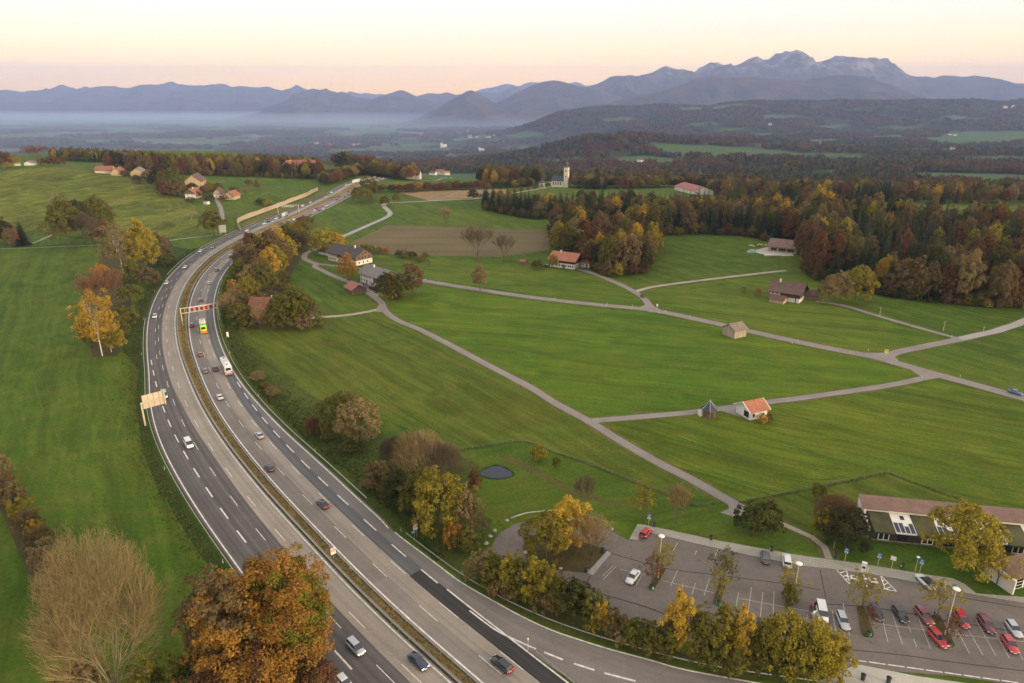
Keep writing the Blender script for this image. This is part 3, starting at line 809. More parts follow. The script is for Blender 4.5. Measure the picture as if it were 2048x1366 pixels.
for P, mt in (([(1712,706),(1770,706),(1800,700),(1806,706),(1790,714),(1800,726),(1760,722)], 'asphalt_lane'), ([(1822,741),(1862,741),(1900,758),(1880,756),(1840,762),(1818,764),(1842,754)], 'asphalt_lane'),
              ([(1276,616),(1294,608),(1302,606),(1310,614),(1330,624),(1300,625)], 'asphalt_lane'), ([(1160,836),(1172,837),(1200,837),(1212,842),(1185,850),(1172,848)], 'asphalt_lane'),
              ([(756,612),(766,608),(774,618),(780,630),(766,624),(750,624)], 'asphalt_lane'),
              ([(1454,1000),(1466,1000),(1490,1018),(1502,1028),(1478,1038),(1440,1026),(1458,1018)], 'asphalt_lane'),
              ([(1440,822),(1490,816),(1494,830),(1500,842),(1486,836)], 'asphalt_lane')):
    drape('lane_junction', pxpoly(P), MATS[mt], 0.112)
drape('farm_yard', pxpoly([(1500,503),(1535,494),(1580,498),(1588,512),(1540,512)]), MATS['pale_concrete'], 0.06)
drape('farm_yard', pxpoly([(700,572),(724,564),(745,575),(758,590),(752,598),(735,590),(722,583)]), MATS['asphalt_lane'], 0.118)
drape('grass_track', pxpoly([(985,905),(1010,908),(1080,940),(1150,978),(1210,998),(1290,1012),(1290,1020),(1210,1008),(1140,990),(1070,952),(1005,918)]), grass_mat('trodden_grass', (0.088, 0.092, 0.020), (0.105, 0.100, 0.024), (0.120, 0.095, 0.034), 0.3, 0.4), 0.05)

# verges, dark rough grass and leaf litter under the trees
for P, mt, zo in ([
   ([(1000,1035),(940,1010),(930,950),(960,895),(1046,884),(1180,930),(1330,990),(1448,1003),(1470,1020),(1440,1028),(1480,1042),(1640,1080),(1700,1080),(1740,1085),(2060,1116),(2060,1190),(1850,1140),(1640,1108),(1440,1078),(1275,1045),(1200,1040),(1120,1025)], 'meadow_pond', 0.025),
   ([(1478,1006),(1640,975),(1775,946),(1950,1009),(2060,1046),(2060,1100),(1740,1080),(1560,1042),(1500,1030)], 'meadow_olive', 0.028),
   ([(445,655),(500,700),(560,745),(640,795),(720,860),(900,900),(960,930),(930,1010),(985,1040),(960,1100),(1060,1160),(1240,1262),(1440,1330),(1700,1350),(1560,1366),(1440,1350),(1300,1316),(1180,1282),(1100,1255),(1000,1203),(925,1160),(810,1072),(690,962),(580,862),(530,810),(498,775),(468,735),(448,690)], 'verge_rough', 0.026),
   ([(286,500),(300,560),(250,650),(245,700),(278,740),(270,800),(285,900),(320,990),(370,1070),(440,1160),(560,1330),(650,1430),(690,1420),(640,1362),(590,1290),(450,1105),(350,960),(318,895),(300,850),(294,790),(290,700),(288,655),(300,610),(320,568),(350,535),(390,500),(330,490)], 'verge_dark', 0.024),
   ([(185,715),(235,712),(262,640),(262,560),(320,520),(250,470),(180,540),(165,620)], 'leaf_litter', 0.03),
   ([(-10,905),(30,1000),(70,1050),(110,1130),(150,1230),(120,1260),(70,1180),(10,1040),(-10,1000)], 'leaf_litter', 0.03),
   ([(480,640),(520,655),(620,650),(640,610),(560,590),(600,520),(640,470),(560,470),(480,530),(455,580)], 'leaf_litter', 0.034),
 ]):
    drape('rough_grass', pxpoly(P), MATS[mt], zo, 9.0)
drape('grass_bank', pxpoly([(478,450),(500,440),(560,416),(620,395),(640,384),(648,386),(660,388),(600,412),(560,428),(519,443),(490,455)]), grass_mat('bank_grass', (0.12,0.115,0.03), (0.16,0.13,0.035), (0.09,0.10,0.025), 0.5, 0.5), 0.2, 10.0)

# wheel tracks and mowing lines left in the meadows
grass_mat('track_light', (0.082, 0.122, 0.012), (0.104, 0.134, 0.016), (0.135, 0.130, 0.030), 0.3, 0.5)
grass_mat('track_dark', (0.054, 0.094, 0.009), (0.070, 0.104, 0.010), (0.085, 0.092, 0.018), 0.3, 0.5)
grass_mat('track_dry', (0.150, 0.135, 0.030), (0.185, 0.150, 0.040), (0.110, 0.120, 0.022), 0.3, 0.5)
TRACKS = [('track_light', 0.9, [[(75,760),(110,880),(160,1000),(215,1110),(250,1180)], [(30,800),(60,920),(110,1040),(150,1110)], [(200,760),(250,850),(300,960),(350,1050),(400,1130)], [(120,560),(100,640),(110,720)], [(20,560),(60,600),(150,640)]]),
  ('track_light', 0.9, [[(520,672),(600,692),(680,730),(760,790),(850,850),(930,884)], [(505,696),(580,735),(660,790),(740,826),(830,858),(920,888)], [(640,652),(690,690),(720,730),(715,770),(690,790)], [(700,640),(800,690),(900,740),(1000,800),(1100,870)], [(560,655),(660,668),(760,700),(860,750),(960,805)]]),
  ('track_dark', 0.9, [[(800,640),(950,650),(1150,680),(1400,730),(1600,765)], [(900,610),(1100,640),(1400,690),(1650,745)], [(850,600),(1000,620),(1300,665),(1600,715)], [(1000,690),(1150,720),(1350,765),(1480,790)]]),
  ('track_dark', 1.0, [[(1230,862),(1350,915),(1500,975),(1560,988)], [(1300,850),(1450,905),(1600,960),(1680,962)], [(1420,838),(1600,900),(1740,942)], [(1560,820),(1750,880),(1900,940),(2040,1000)], [(1700,800),(1850,850),(2040,920)]]),
  ('track_dark', 1.0, [[(1350,590),(1500,625),(1700,680)], [(1420,580),(1500,602),(1530,610)], [(1640,640),(1760,668),(1830,686)], [(880,540),(1000,555),(1150,580),(1220,590)], [(1320,490),(1420,500),(1500,520)]]),
  ('track_dry', 1.6, [[(215,350),(262,362),(290,385),(285,412),(250,432),(215,446)], [(245,356),(300,372),(330,395),(335,420),(318,445),(285,465)], [(280,366),(340,390),(362,412),(360,440),(335,468)], [(225,352),(240,358),(262,372),(258,392),(225,415)], [(300,372),(375,408),(388,430),(378,458)], [(20,420),(60,440),(100,462)], [(0,372),(60,368),(110,380),(90,420)]])]
for i, (mt, gap, LL) in enumerate(TRACKS):
    for j, P in enumerate(LL):
        L = spline([np.array(at2(*p)) for p in P], 4.0)
        for o in (-gap, gap):
            wv = (vnoise(np.arange(len(L))*0.5, np.zeros(len(L))+j*3.1+o, 80+i)-0.5)*0.5; ww = np.clip(vnoise(np.arange(len(L))*0.23, np.zeros(len(L))+j*1.7+o, 90+i)-0.38, 0.01, 1)*0.9
            if mt == 'track_dry': ww = ww*3.0
            tag(strip('wheel_track', L, o+wv-ww, o+wv+ww, 0.05 if mt != 'track_dry' else 0.32, MATS[mt]), kind='structure')

# ------------------------------------------------------------------ rest area
lot_outline = [(985,1112),(983,1098),(988,1082),(1003,1064),(1030,1048),(1070,1037),(1110,1031),(1150,1032),(1185,1042),(1215,1058),(1240,1072),(1252,1079),(1262,1082),(1275,1078),(1284,1066),(1312,1069),(1400,1090),(1500,1112),(1600,1132),(1680,1138),(1760,1150),(1850,1168),(1950,1188),(2060,1206),(2140,1220),(2160,1390),(2048,1372),(1900,1352),(1720,1338),(1560,1318),(1420,1296),(1300,1262),(1200,1222),(1110,1175),(1040,1158),(1000,1138)]
rest_lot = drape('parking_lot', pxpoly(lot_outline), MATS['asphalt_lot'], 0.06)
def slab(name, poly, z0, z1, mats, parent=None):
    n = len(poly)
    me = MB().add([(x, y, z0) for x, y in poly]+[(x, y, z1) for x, y in poly], [tuple(range(n, 2*n))], 0)
    me.add([(x, y, z0) for x, y in poly]+[(x, y, z1) for x, y in poly], [(i, (i+1) % n, n+(i+1) % n, n+i) for i in range(n)], 1)
    m = me.mesh(name, mats); bm = bmesh.new(); bm.from_mesh(m); bmesh.ops.recalc_face_normals(bm, faces=bm.faces); bm.to_mesh(m); bm.free()
    return obj(name, m, parent)
kerb_m = plain('kerb_stone', (0.30, 0.28, 0.25), 0.85, var=0.25)
def paver_mat():
    m, nt, bs, out = new_mat('pavers'); p = wpos(nt)
    br = nd(nt, 'ShaderNodeTexBrick', Scale=0.5); nt.links.new(mapped(nt, p, (1, 1, 1), math.radians(15)), br.inputs['Vector'])
    br.inputs['Color1'].default_value = (0.37, 0.34, 0.275, 1); br.inputs['Color2'].default_value = (0.33, 0.30, 0.245, 1); br.inputs['Mortar'].default_value = (0.22, 0.20, 0.16, 1); br.inputs['Mortar Size'].default_value = 0.02
    c = mix(nt, ramp(nt, noise(nt, p, 0.25, 4.0), [(0.35, 0.0), (0.7, 0.45)]), br.outputs[0], (0.24, 0.215, 0.165))
    nt.links.new(c, bs.inputs['Base Color']); bs.inputs['Roughness'].default_value = 0.9
    MATS['pavers'] = m; return m
pav = paver_mat()
side_poly = [(1258,1080),(1275,1049),(1290,1051),(1440,1083),(1600,1112),(1720,1128),(1850,1150),(1905,1158),(1930,1170),(1952,1188),(2000,1192),(2060,1196),(2140,1208),(2140,1226),(2060,1208),(1950,1190),(1850,1169),(1760,1152),(1680,1140),(1600,1132),(1500,1112),(1400,1090),(1312,1069),(1287,1064),(1275,1080)]
tag(slab('pavement', pxpoly(side_poly), 0.0, 0.19, [pav, kerb_m]), kind='structure')
isl = [(1046,1096),(1050,1082),(1062,1072),(1090,1068),(1133,1074),(1193,1093),(1214,1102),(1222,1108),(1200,1136),(1187,1152),(1175,1148),(1093,1140),(1068,1130),(1052,1114)]
island = tag(slab('traffic_island', pxpoly(isl), 0.05, 0.19, [MATS['leaf_litter'], kerb_m]), kind='structure')
drape('island_path', pxpoly([(1174,1147),(1186,1152),(1222,1108),(1214,1103)]), MATS['asphalt_lane_light'], 0.21, parent=island)
# kerbed tree beds between the bays
beds = [[(1301,1180),(1296,1177),(1318,1140),(1326,1136),(1333,1139),(1310,1178)], [(1429,1209),(1425,1206),(1437,1170),(1446,1168),(1451,1172),(1440,1208)],
        [(1574,1215),(1570,1210),(1572,1176),(1580,1172),(1587,1176),(1585,1212)], [(1728,1276),(1722,1268),(1713,1216),(1717,1211),(1727,1213),(1748,1270),(1744,1278)],
        [(1890,1298),(1884,1292),(1862,1232),(1870,1229),(1880,1232),(1910,1292),(1904,1299)]]
for b in beds:
    tag(slab('planting_bed', pxpoly(b), 0.05, 0.17, [MATS['leaf_litter'], kerb_m]), kind='structure')
drape('rest_verge', pxpoly([(1690,1338),(1720,1330),(1830,1352),(1940,1368),(2060,1384),(2060,1410),(1800,1385),(1640,1362)]), MATS['pale_concrete'], 0.072)
worn = MATS['road_paint_worn']; paint = MATS['road_paint']
def mark(p, q, w=0.14, m=worn, z=0.075):
    A_, B_ = np.array(at2(*p)), np.array(at2(*q)); d = B_-A_; L = float(np.hypot(*d))
    return obj('bay_line', mesh_py('bay_line', [(-w/2,-L/2,0),(w/2,-L/2,0),(w/2,L/2,0),(-w/2,L/2,0)], [(0,1,2,3)], [m]), rest_lot, (*((A_+B_)/2), z), math.atan2(d[1], d[0])-math.pi/2)
for p, q in [((1326,1162),(1427,1186)), ((1476,1197),(1618,1223)), ((1740,1246),(1861,1262)), ((1898,1268),(2060,1285)), ((1240,1139),(1290,1150)),
   ((1355,1141),(1341,1173)), ((1366,1168),(1361,1182)), ((1391,1166),(1384,1189)), ((1419,1157),(1408,1192)), ((1477,1186),(1470,1224)), ((1503,1175),(1495,1232)), ((1526,1184),(1520,1238)), ((1548,1184),(1546,1232)),
   ((1664,1221),(1672,1264)), ((1686,1207),(1699,1273)), ((1760,1218),(1776,1286)), ((1783,1223),(1805,1290)), ((1808,1230),(1822,1266)), ((1827,1278),(1833,1294)), ((1834,1230),(1861,1298)), ((1914,1260),(1939,1308)), ((1936,1259),(1966,1311)), ((1952,1241),(1992,1313)), ((1989,1264),(2019,1317)), ((2004,1248),(2014,1268)), ((2032,1296),(2046,1320)),
   ((1232,1133),(1206,1160)), ((1228,1130),(1205,1153)), ((1284,1151),(1272,1172)), ((1355,1086),(1346,1103)), ((1393,1102),(1390,1110)), ((1437,1097),(1430,1112)), ((1275,1232),(1262,1252)), ((1285,1240),(1274,1256))]:
    mark(p, q)
for p, q in [((1673,1140),(1700,1170)), ((1693,1141),(1700,1170)), ((1678,1147),(1694,1142)), ((1685,1154),(1695,1150)), ((1691,1160),(1697,1157)), ((1761,1151),(1793,1183)), ((1761,1151),(1770,1179)), ((1770,1179),(1793,1183)), ((1770,1179),(1784,1173)), ((1768,1170),(1776,1166)), ((1766,1162),(1770,1159)), ((1726,1145),(1734,1176)), ((1748,1176),(1770,1179))]:
    mark(p, q, 0.22, paint)
for k in range(9):
    a, b = (1699+38*k, 1319+5.4*k*0.98), (1733+38*k, 1324+5.4*k*0.98)
    mark(a, b, 0.24, paint)
tar = plain('tar_seam', (0.045, 0.040, 0.038), 0.8)
for P_, w in (([(1040,1150),(1120,1166),(1215,1192),(1290,1214),(1345,1235),(1420,1262)], 0.28), ([(1200,1100),(1270,1121),(1340,1139),(1440,1151),(1560,1167),(1640,1180)], 0.22), ([(1640,1208),(1720,1213),(1800,1224),(1900,1243),(2060,1268)], 0.24),
              ([(1700,1300),(1800,1310),(1900,1324),(2060,1344)], 0.2), ([(1180,1152),(1172,1172),(1158,1196)], 0.25), ([(1640,1140),(1648,1180),(1652,1200)], 0.15), ([(1905,1192),(1960,1202),(2060,1218)], 0.22)):
    strip('tar_seam', spline([np.array(at2(*p)) for p in P_], 1.5), -w/2, w/2, 0.068, tar, rest_lot)
# charging-bay symbols: a car outline with a plug
for cx, cy in ((1709,1156), (1746,1161)):
    o = np.array(at2(cx, cy)); r = np.array(at2(cx+14, cy+2))-o; r /= np.hypot(*r); u = np.array([-r[1], r[0]])
    g = MB()
    def sq(x0, x1, y0, y1): g.quad(*[(*(o+r*x+u*y), 0.078) for x, y in ((x0,y0),(x1,y0),(x1,y1),(x0,y1))])
    sq(-0.9,0.9,-0.9,-0.15); sq(-0.75,-0.45,-0.15,0.5); sq(0.45,0.75,-0.15,0.5); sq(-0.75,0.75,0.5,0.8); sq(-1.6,-1.2,-0.1,0.45); sq(-1.2,-0.9,0.1,0.25); sq(-1.8,-1.6,0.2,0.35)
    g.build('bay_symbol', paint, rest_lot)
# pond
pc = at2(993,946); pe = [at2(993+29*math.cos(t)*(1+.10*math.sin(2*t+1)+.06*math.sin(5*t)), 946+12.5*math.sin(t)*(1+.12*math.sin(3*t)+.05*math.cos(4*t))) for t in np.linspace(0, 2*math.pi, 26)[:-1]]
m, nt, bs, out = new_mat('pond_water'); bs.inputs['Base Color'].default_value = (0.010, 0.017, 0.040, 1); bs.inputs['Roughness'].default_value = 0.04; bs.inputs['Specular IOR Level'].default_value = 0.3
drape('pond', pe, m, 0.055)
bank = [(pc[0]+(x-pc[0])*1.16, pc[1]+(y-pc[1])*1.16) for x, y in pe]
bk = MB(); n = len(pe)
vs = [(x, y, 0.04) for x, y in pe] + [((x*0.55+bx*0.45), (y*0.55+by*0.45), 0.32+0.1*math.sin(i*2.1)) for i, ((x, y), (bx, by)) in enumerate(zip(pe, bank))] + [(x, y, 0.02) for x, y in bank]
bk.add(vs, [(i, (i+1) % n, n+(i+1) % n, n+i) for i in range(n)] + [(n+i, n+(i+1) % n, 2*n+(i+1) % n, 2*n+i) for i in range(n)])
tag(bk.build('pond_bank', MATS['verge_dark'], smooth=True), kind='structure')
# ------------------------------------------------------------------ tree building blocks
def leaf_mat(name, c1, c2, rough=0.9):
    m, nt, bs, out = new_mat(name)
    g = nt.nodes.new('ShaderNodeNewGeometry'); oi = nt.nodes.new('ShaderNodeObjectInfo')
    n = noise(nt, g.outputs['Position'], 0.35, 3.0)
    f = nd(nt, 'ShaderNodeMath', operation='MULTIPLY_ADD'); nt.links.new(g.outputs['Random Per Island'], f.inputs[0]); f.inputs[1].default_value = 0.55
    nt.links.new(n, f.inputs[2])
    f2 = nd(nt, 'ShaderNodeMath', operation='MULTIPLY_ADD'); nt.links.new(oi.outputs['Random'], f2.inputs[0]); f2.inputs[1].default_value = 0.55
    nt.links.new(f.outputs[0], f2.inputs[2])
    fac = nd(nt, 'ShaderNodeMapRange'); nt.links.new(f2.outputs[0], fac.inputs[0]); fac.inputs['From Min'].default_value = 0.55; fac.inputs['From Max'].default_value = 1.5
    c = mix(nt, fac.outputs[0], c1, c2)
    nt.links.new(c, bs.inputs['Base Color']); bs.inputs['Roughness'].default_value = rough; bs.inputs['Specular IOR Level'].default_value = 0.15
    tr = nt.nodes.new('ShaderNodeBsdfTranslucent'); nt.links.new(c, tr.inputs['Color'])
    mx = nt.nodes.new('ShaderNodeMixShader'); mx.inputs[0].default_value = 0.28
    nt.links.new(bs.outputs[0], mx.inputs[1]); nt.links.new(tr.outputs[0], mx.inputs[2]); nt.links.new(mx.outputs[0], out.inputs['Surface'])
    MATS[name] = m
    return m
leaf_mat('leaf_gold', (0.36, 0.21, 0.025), (0.52, 0.34, 0.040))
leaf_mat('leaf_orange', (0.255, 0.125, 0.024), (0.480, 0.260, 0.044))
leaf_mat('leaf_rust', (0.105, 0.050, 0.022), (0.200, 0.098, 0.038))
leaf_mat('leaf_brown', (0.120, 0.082, 0.034), (0.220, 0.150, 0.060))
leaf_mat('leaf_tan', (0.180, 0.130, 0.052), (0.300, 0.220, 0.088))
leaf_mat('leaf_olive', (0.080, 0.079, 0.014), (0.190, 0.170, 0.029))
leaf_mat('leaf_olive_gold', (0.120, 0.110, 0.014), (0.370, 0.285, 0.030))
leaf_mat('leaf_green', (0.042, 0.050, 0.012), (0.110, 0.108, 0.024))
leaf_mat('leaf_dark', (0.034, 0.038, 0.013), (0.085, 0.078, 0.022))
leaf_mat('needles', (0.020, 0.032, 0.015), (0.062, 0.076, 0.028))
leaf_mat('twig_tan', (0.250, 0.175, 0.080), (0.460, 0.330, 0.150))
leaf_mat('twig_grey', (0.140, 0.105, 0.065), (0.240, 0.180, 0.110))
leaf_mat('twig_red', (0.190, 0.095, 0.050), (0.310, 0.165, 0.085))
plain('bark', (0.115, 0.085, 0.055), 0.95, var=0.3, scale=2.0)
plain('bark_pale', (0.30, 0.235, 0.155), 0.95, var=0.3, scale=2.0)
plain('bark_birch', (0.62, 0.56, 0.47), 0.9, var=0.3, scale=3.0)

def unit(a): return a / np.maximum(np.linalg.norm(a, axis=-1, keepdims=True), 1e-9)
def quads(P, N, size, rs, aspect=1.5):
    """one small leaf-cluster face per point, facing roughly N"""
    n = len(P); N = unit(N + rs.normal(0, 0.55, (n, 3)))
    A = unit(np.cross(N, rs.normal(0, 1, (n, 3)))); B = np.cross(N, A)
    s = (np.broadcast_to(size, n)*rs.uniform(0.4, 1.5, n))[:, None]
    a, b = A*s*0.5*aspect, B*s*0.5
    V = np.stack([P-a, P-b*0.9+a*0.1, P+a, P+b*1.1-a*0.1], 1).reshape(-1, 3)
    return V, np.arange(4*n).reshape(n, 4)

def crown_leaves(rs, H, W, z0, n_clump, per, leaf, shape='round', lob=0.25, hollow=0.5):
    """leaf faces in clumps through an uneven crown volume"""
    ph = rs.uniform(0, 2*np.pi, n_clump); c = rs.uniform(-0.75, 1, n_clump); sn = np.sqrt(1-c*c)
    D = np.c_[sn*np.cos(ph), sn*np.sin(ph), c]
    r = hollow + (1-hollow)*rs.uniform(0, 1, n_clump)**0.5
    lobes = 1 + lob*np.sin(3*ph+rs.uniform(0, 6)) * sn * 0.6 + rs.normal(0, lob*0.35, n_clump)
    hz = (H-z0)/2; C = D*(r*lobes)[:, None]*np.array([W/2, W/2, hz])
    C[:, 2] += z0+hz
    t = np.clip((C[:, 2]-z0)/(H-z0), 0, 1)
    if shape == 'egg': k = np.interp(t, [0, .25, .5, .8, 1], [.75, 1.1, 1.0, .72, .5])
    elif shape == 'column': k = np.interp(t, [0, .2, .6, 1], [.7, 1.0, 1.0, .55])
    elif shape == 'dome': k = np.interp(t, [0, .3, .6, 1], [1.15, 1.12, 1.0, .85])
    else: k = np.ones_like(t)
    C[:, :2] *= k[:, None]
    rc = 0.5*W*rs.uniform(0.16, 0.30, n_clump)
    n = n_clump*per; i = np.repeat(np.arange(n_clump), per)
    d = unit(rs.normal(0, 1, (n, 3)) + D[i]*0.7 + np.array([0, 0, 0.5]))
    P = C[i] + d*(rc[i]*rs.uniform(0.45, 1.0, n)**0.6)[:, None]*np.array([1, 1, 0.8])
    P[:, 2] = np.maximum(P[:, 2], 0.15)
    return quads(P, d+np.array([0, 0, 0.45]), leaf, rs)

def tubes(S, E, r0, r1, k=3):
    n = len(S); d = unit(E-S); ref = np.where(np.abs(d[:, 2:3]) < 0.9, np.array([[0, 0, 1.]]), np.array([[1., 0, 0]]))
    a = unit(np.cross(d, ref)); b = np.cross(d, a); V = []
    for c, r in ((S, r0), (E, r1)):
        for j in range(k):
            t = 2*np.pi*j/k; V.append(c + (a*np.cos(t)+b*np.sin(t))*np.asarray(r)[:, None])
    V = np.stack(V, 1)
    base = (np.arange(n)*2*k)[:, None]
    F = np.concatenate([base + np.array([[j, (j+1) % k, k+(j+1) % k, k+j]]) for j in range(k)], 0)
    return V.reshape(-1, 3), F

def skeleton(rs, H, W, fork=0.3, levels=4, kids=(5, 5, 4, 4), up=0.55, spread=0.8, r=0.022, lens=None):
    """branch segments: list of (S, E, r0, r1) arrays, thick to thin"""
    out = []
    trunk_top = np.array([[0, 0, H*fork]])
    out.append((np.array([[0, 0, -0.3]]), trunk_top, np.array([H*r]), np.array([H*r*0.75])))
    S, E = np.array([[0, 0, 0.]]), trunk_top; rad = np.array([H*r*0.75]); L = H*(1-fork)
    for lv in range(levels):
        k = kids[lv]; n = len(S); i = np.repeat(np.arange(n), k)
        t = rs.uniform(0.45 if lv else 0.75, 1.0, n*k); t[::k] = 1.0
        st = S[i] + (E[i]-S[i])*t[:, None]
        pd = unit(E[i]-S[i]); ang = rs.uniform(0, 2*np.pi, n*k)
        if lv == 0: ang = np.arange(n*k)*2*np.pi/k + rs.uniform(-0.4, 0.4, n*k)
        side = np.c_[np.cos(ang), np.sin(ang), np.zeros(n*k)]
        d = unit(pd + side*rs.uniform(0.3, 1.0, n*k)[:, None]*spread*(1 if lv < 2 else 0.8) + np.array([0, 0, up*(1-0.1*lv)]))
        ln = L*(lens[lv] if lens else (0.50, 0.36, 0.24, 0.15, 0.09)[lv])*rs.uniform(0.7, 1.25, n*k)
        en = st + d*ln[:, None]
        # stay inside the crown
        q = np.sqrt((en[:, 0]/(W/2))**2 + (en[:, 1]/(W/2))**2 + ((en[:, 2]-H*0.53)/(H*0.49))**2)
        f = np.clip(1/np.maximum(q, 1e-6), 0.45, 1.0); en = st + (en-st)*f[:, None]
        r0 = rad[i]*0.62; r1 = r0*0.5
        out.append((st, en, r0, r1)); S, E, rad = st, en, r1
    return out

def stack(parts):
    V, F, M, b = [], [], [], 0
    for (v, f, m) in parts:
        V.append(v); F.append(f+b); M.append(np.full(len(f), m)); b += len(v)
    return np.vstack(V), np.vstack(F), np.concatenate(M)

PROTO = {}                    # kind -> list of (H, W, wood mesh, crown mesh)
def proto_leafy(kind, seed, H, W, z0, n_clump, per, leaf, shape, bark='bark', fork=0.3, lob=0.25, hollow=0.5, br=2, twigs=0):
    rs = np.random.RandomState(seed)
    sk = skeleton(rs, H*0.95, W*0.85, fork, br, up=0.75, r=0.011 if kind == 'birch' else 0.018)
    V, F, _ = stack([(*tubes(*s, k=5 if j == 0 else 3), 0) for j, s in enumerate(sk)])
    wood = mesh_np('trunk', V, F, [MATS[bark]], True)
    v, f = crown_leaves(rs, H, W, z0, n_clump, per, leaf, shape, lob, hollow)
    crown = mesh_np('crown', v, f, [MATS['leaf_olive']])
    PROTO.setdefault(kind, []).append((H, W, wood, crown))
def proto_bare(kind, seed, H, W, fork, kids, rt, twig_r, leaf_n=0, bark='bark', up=0.55, spread=0.8):
    rs = np.random.RandomState(seed); lv = len(kids)
    sk = skeleton(rs, H, W, fork, lv, kids, up, spread, rt)
    cut = max(2, lv-1)
    V, F, _ = stack([(*tubes(*s, k=6 if j == 0 else 3), 0) for j, s in enumerate(sk[:cut])])
    wood = mesh_np('trunk', V, F, [MATS[bark]], True)
    parts = []
    for s in sk[cut:]:
        S, E, r0, r1 = s; parts.append((*tubes(S, E, np.maximum(r0, twig_r), np.maximum(r1, twig_r*0.6)), 0))
    if leaf_n:
        S, E, _, _ = sk[-1]; i = rs.randint(0, len(S), leaf_n); P = S[i]+(E[i]-S[i])*rs.uniform(0.2, 1.1, leaf_n)[:, None]
        parts.append((*quads(P, rs.normal(0, 1, (leaf_n, 3))+np.array([0, 0, 1]), H*0.011, rs), 0))
    V, F, _ = stack(parts)
    PROTO.setdefault(kind, []).append((H, W, wood, mesh_np('crown', V, F, [MATS['twig_tan']])))
def spruce_geo(rs, H, W, whorls, arms, leaf=1.0):
    z = np.linspace(0.07, 0.985, whorls)*H
    parts = []
    Ps, Es, Ws = [], [], []
    for k, zz in enumerate(z):
        R = W/2*(1-zz/H)**0.8*rs.uniform(0.85, 1.1)+0.12
        n = max(4, int(arms*(0.5+0.5*R/(W/2)))); a = rs.uniform(0, 6.28)+np.arange(n)*2*np.pi/n + rs.uniform(-0.25, 0.25, n)
        rr = R*rs.uniform(0.75, 1.12, n)
        drop = rr*rs.uniform(0.12, 0.42, n)
        s = np.c_[np.cos(a)*0.05, np.sin(a)*0.05, np.full(n, zz)]; e = np.c_[np.cos(a)*rr, np.sin(a)*rr, zz-drop]
        Ps.append(s); Es.append(e); Ws.append(np.maximum(0.38*rr, 0.25)*rs.uniform(0.7, 1.2, n))
    S, E, w = np.vstack(Ps), np.vstack(Es), np.concatenate(Ws)
    d = unit(E-S); side = unit(np.cross(d, np.array([[0, 0, 1.]])))*w[:, None]*0.5; mid = S+(E-S)*0.55; sag = np.array([[0, 0, -1.]])*w[:, None]*0.35
    n = len(S)
    V = np.stack([S, mid+side+sag, E, mid-side+sag, mid+np.array([[0, 0, 1.]])*w[:, None]*0.12], 1).reshape(-1, 3)
    b = (np.arange(n)*5)[:, None]
    F = np.concatenate([b+np.array([[0, 1, 4, 4]]), b+np.array([[1, 2, 4, 4]]), b+np.array([[2, 3, 4, 4]]), b+np.array([[3, 0, 4, 4]])], 0)[:, :3]
    return V, F
def proto_spruce(kind, seed, H, W, whorls, arms):
    rs = np.random.RandomState(seed)
    V, F = spruce_geo(rs, H, W, whorls, arms)
    v, f = tubes(np.array([[0, 0, -0.3]]), np.array([[0, 0, H*0.95]]), np.array([H*0.013]), np.array([0.03]), 5)
    PROTO.setdefault(kind, []).append((H, W, mesh_np('trunk', v, f, [MATS['bark']], True), mesh_np('crown', V, F, [MATS['needles']])))
for k in range(4): proto_leafy('broad', 100+k, 18, 13, 2.4, 150, 54, 0.42, 'egg', lob=0.34)
for k in range(3): proto_leafy('round', 120+k, 12, 11, 1.4, 130, 54, 0.33, 'dome', lob=0.28)
for k in range(3): proto_leafy('shrub', 140+k, 5, 5.5, 0.3, 75, 48, 0.22, 'dome', fork=0.12, lob=0.35, hollow=0.35)
for k in range(3): proto_leafy('tallshrub', 150+k, 8, 6, 0.3, 120, 42, 0.25, 'column', fork=0.12, lob=0.5, hollow=0.25, br=3)
for k in range(2): proto_leafy('birch', 160+k, 18, 11, 3.6, 150, 46, 0.30, 'dome', 'bark_birch', 0.42, 0.35, 0.45, 3)
for k in range(3): proto_leafy('sparse', 170+k, 8, 6, 1.8, 70, 20, 0.22, 'dome', 'bark', 0.3, 0.3, 0.3, 3)
for k in range(3): proto_bare('bare', 180+k, 14, 11, 0.14, (7, 6, 5, 5), 0.015, 0.04, 700, 'bark', 0.34, 0.95)
def proto_twigs(kind, seed, H, W, n):
    rs = np.random.RandomState(seed); sk = skeleton(rs, H*0.9, W*0.85, 0.04, 3, (12, 6, 4), 0.36, 1.1, 0.010)
    V, F, _ = stack([(*tubes(*s, k=4), 0) for s in sk]); wood = mesh_np('trunk', V, F, [MATS['bark']], True)
    v, f = twig_crown(rs, n, H, W, 0.05*H, H*0.11, 0.018)
    PROTO.setdefault(kind, []).append((H, W, wood, mesh_np('crown', v, f, [MATS['twig_tan']])))
for k in range(0): proto_bare('bareshrub', 190+k, 6, 7.5, 0.04, (14, 7, 5, 4), 0.010, 0.024, 1500, 'bark_pale', 0.36, 1.1)
LATE = True
for k in range(3): proto_spruce('spruce', 200+k, 25, 7.5, 34, 12)

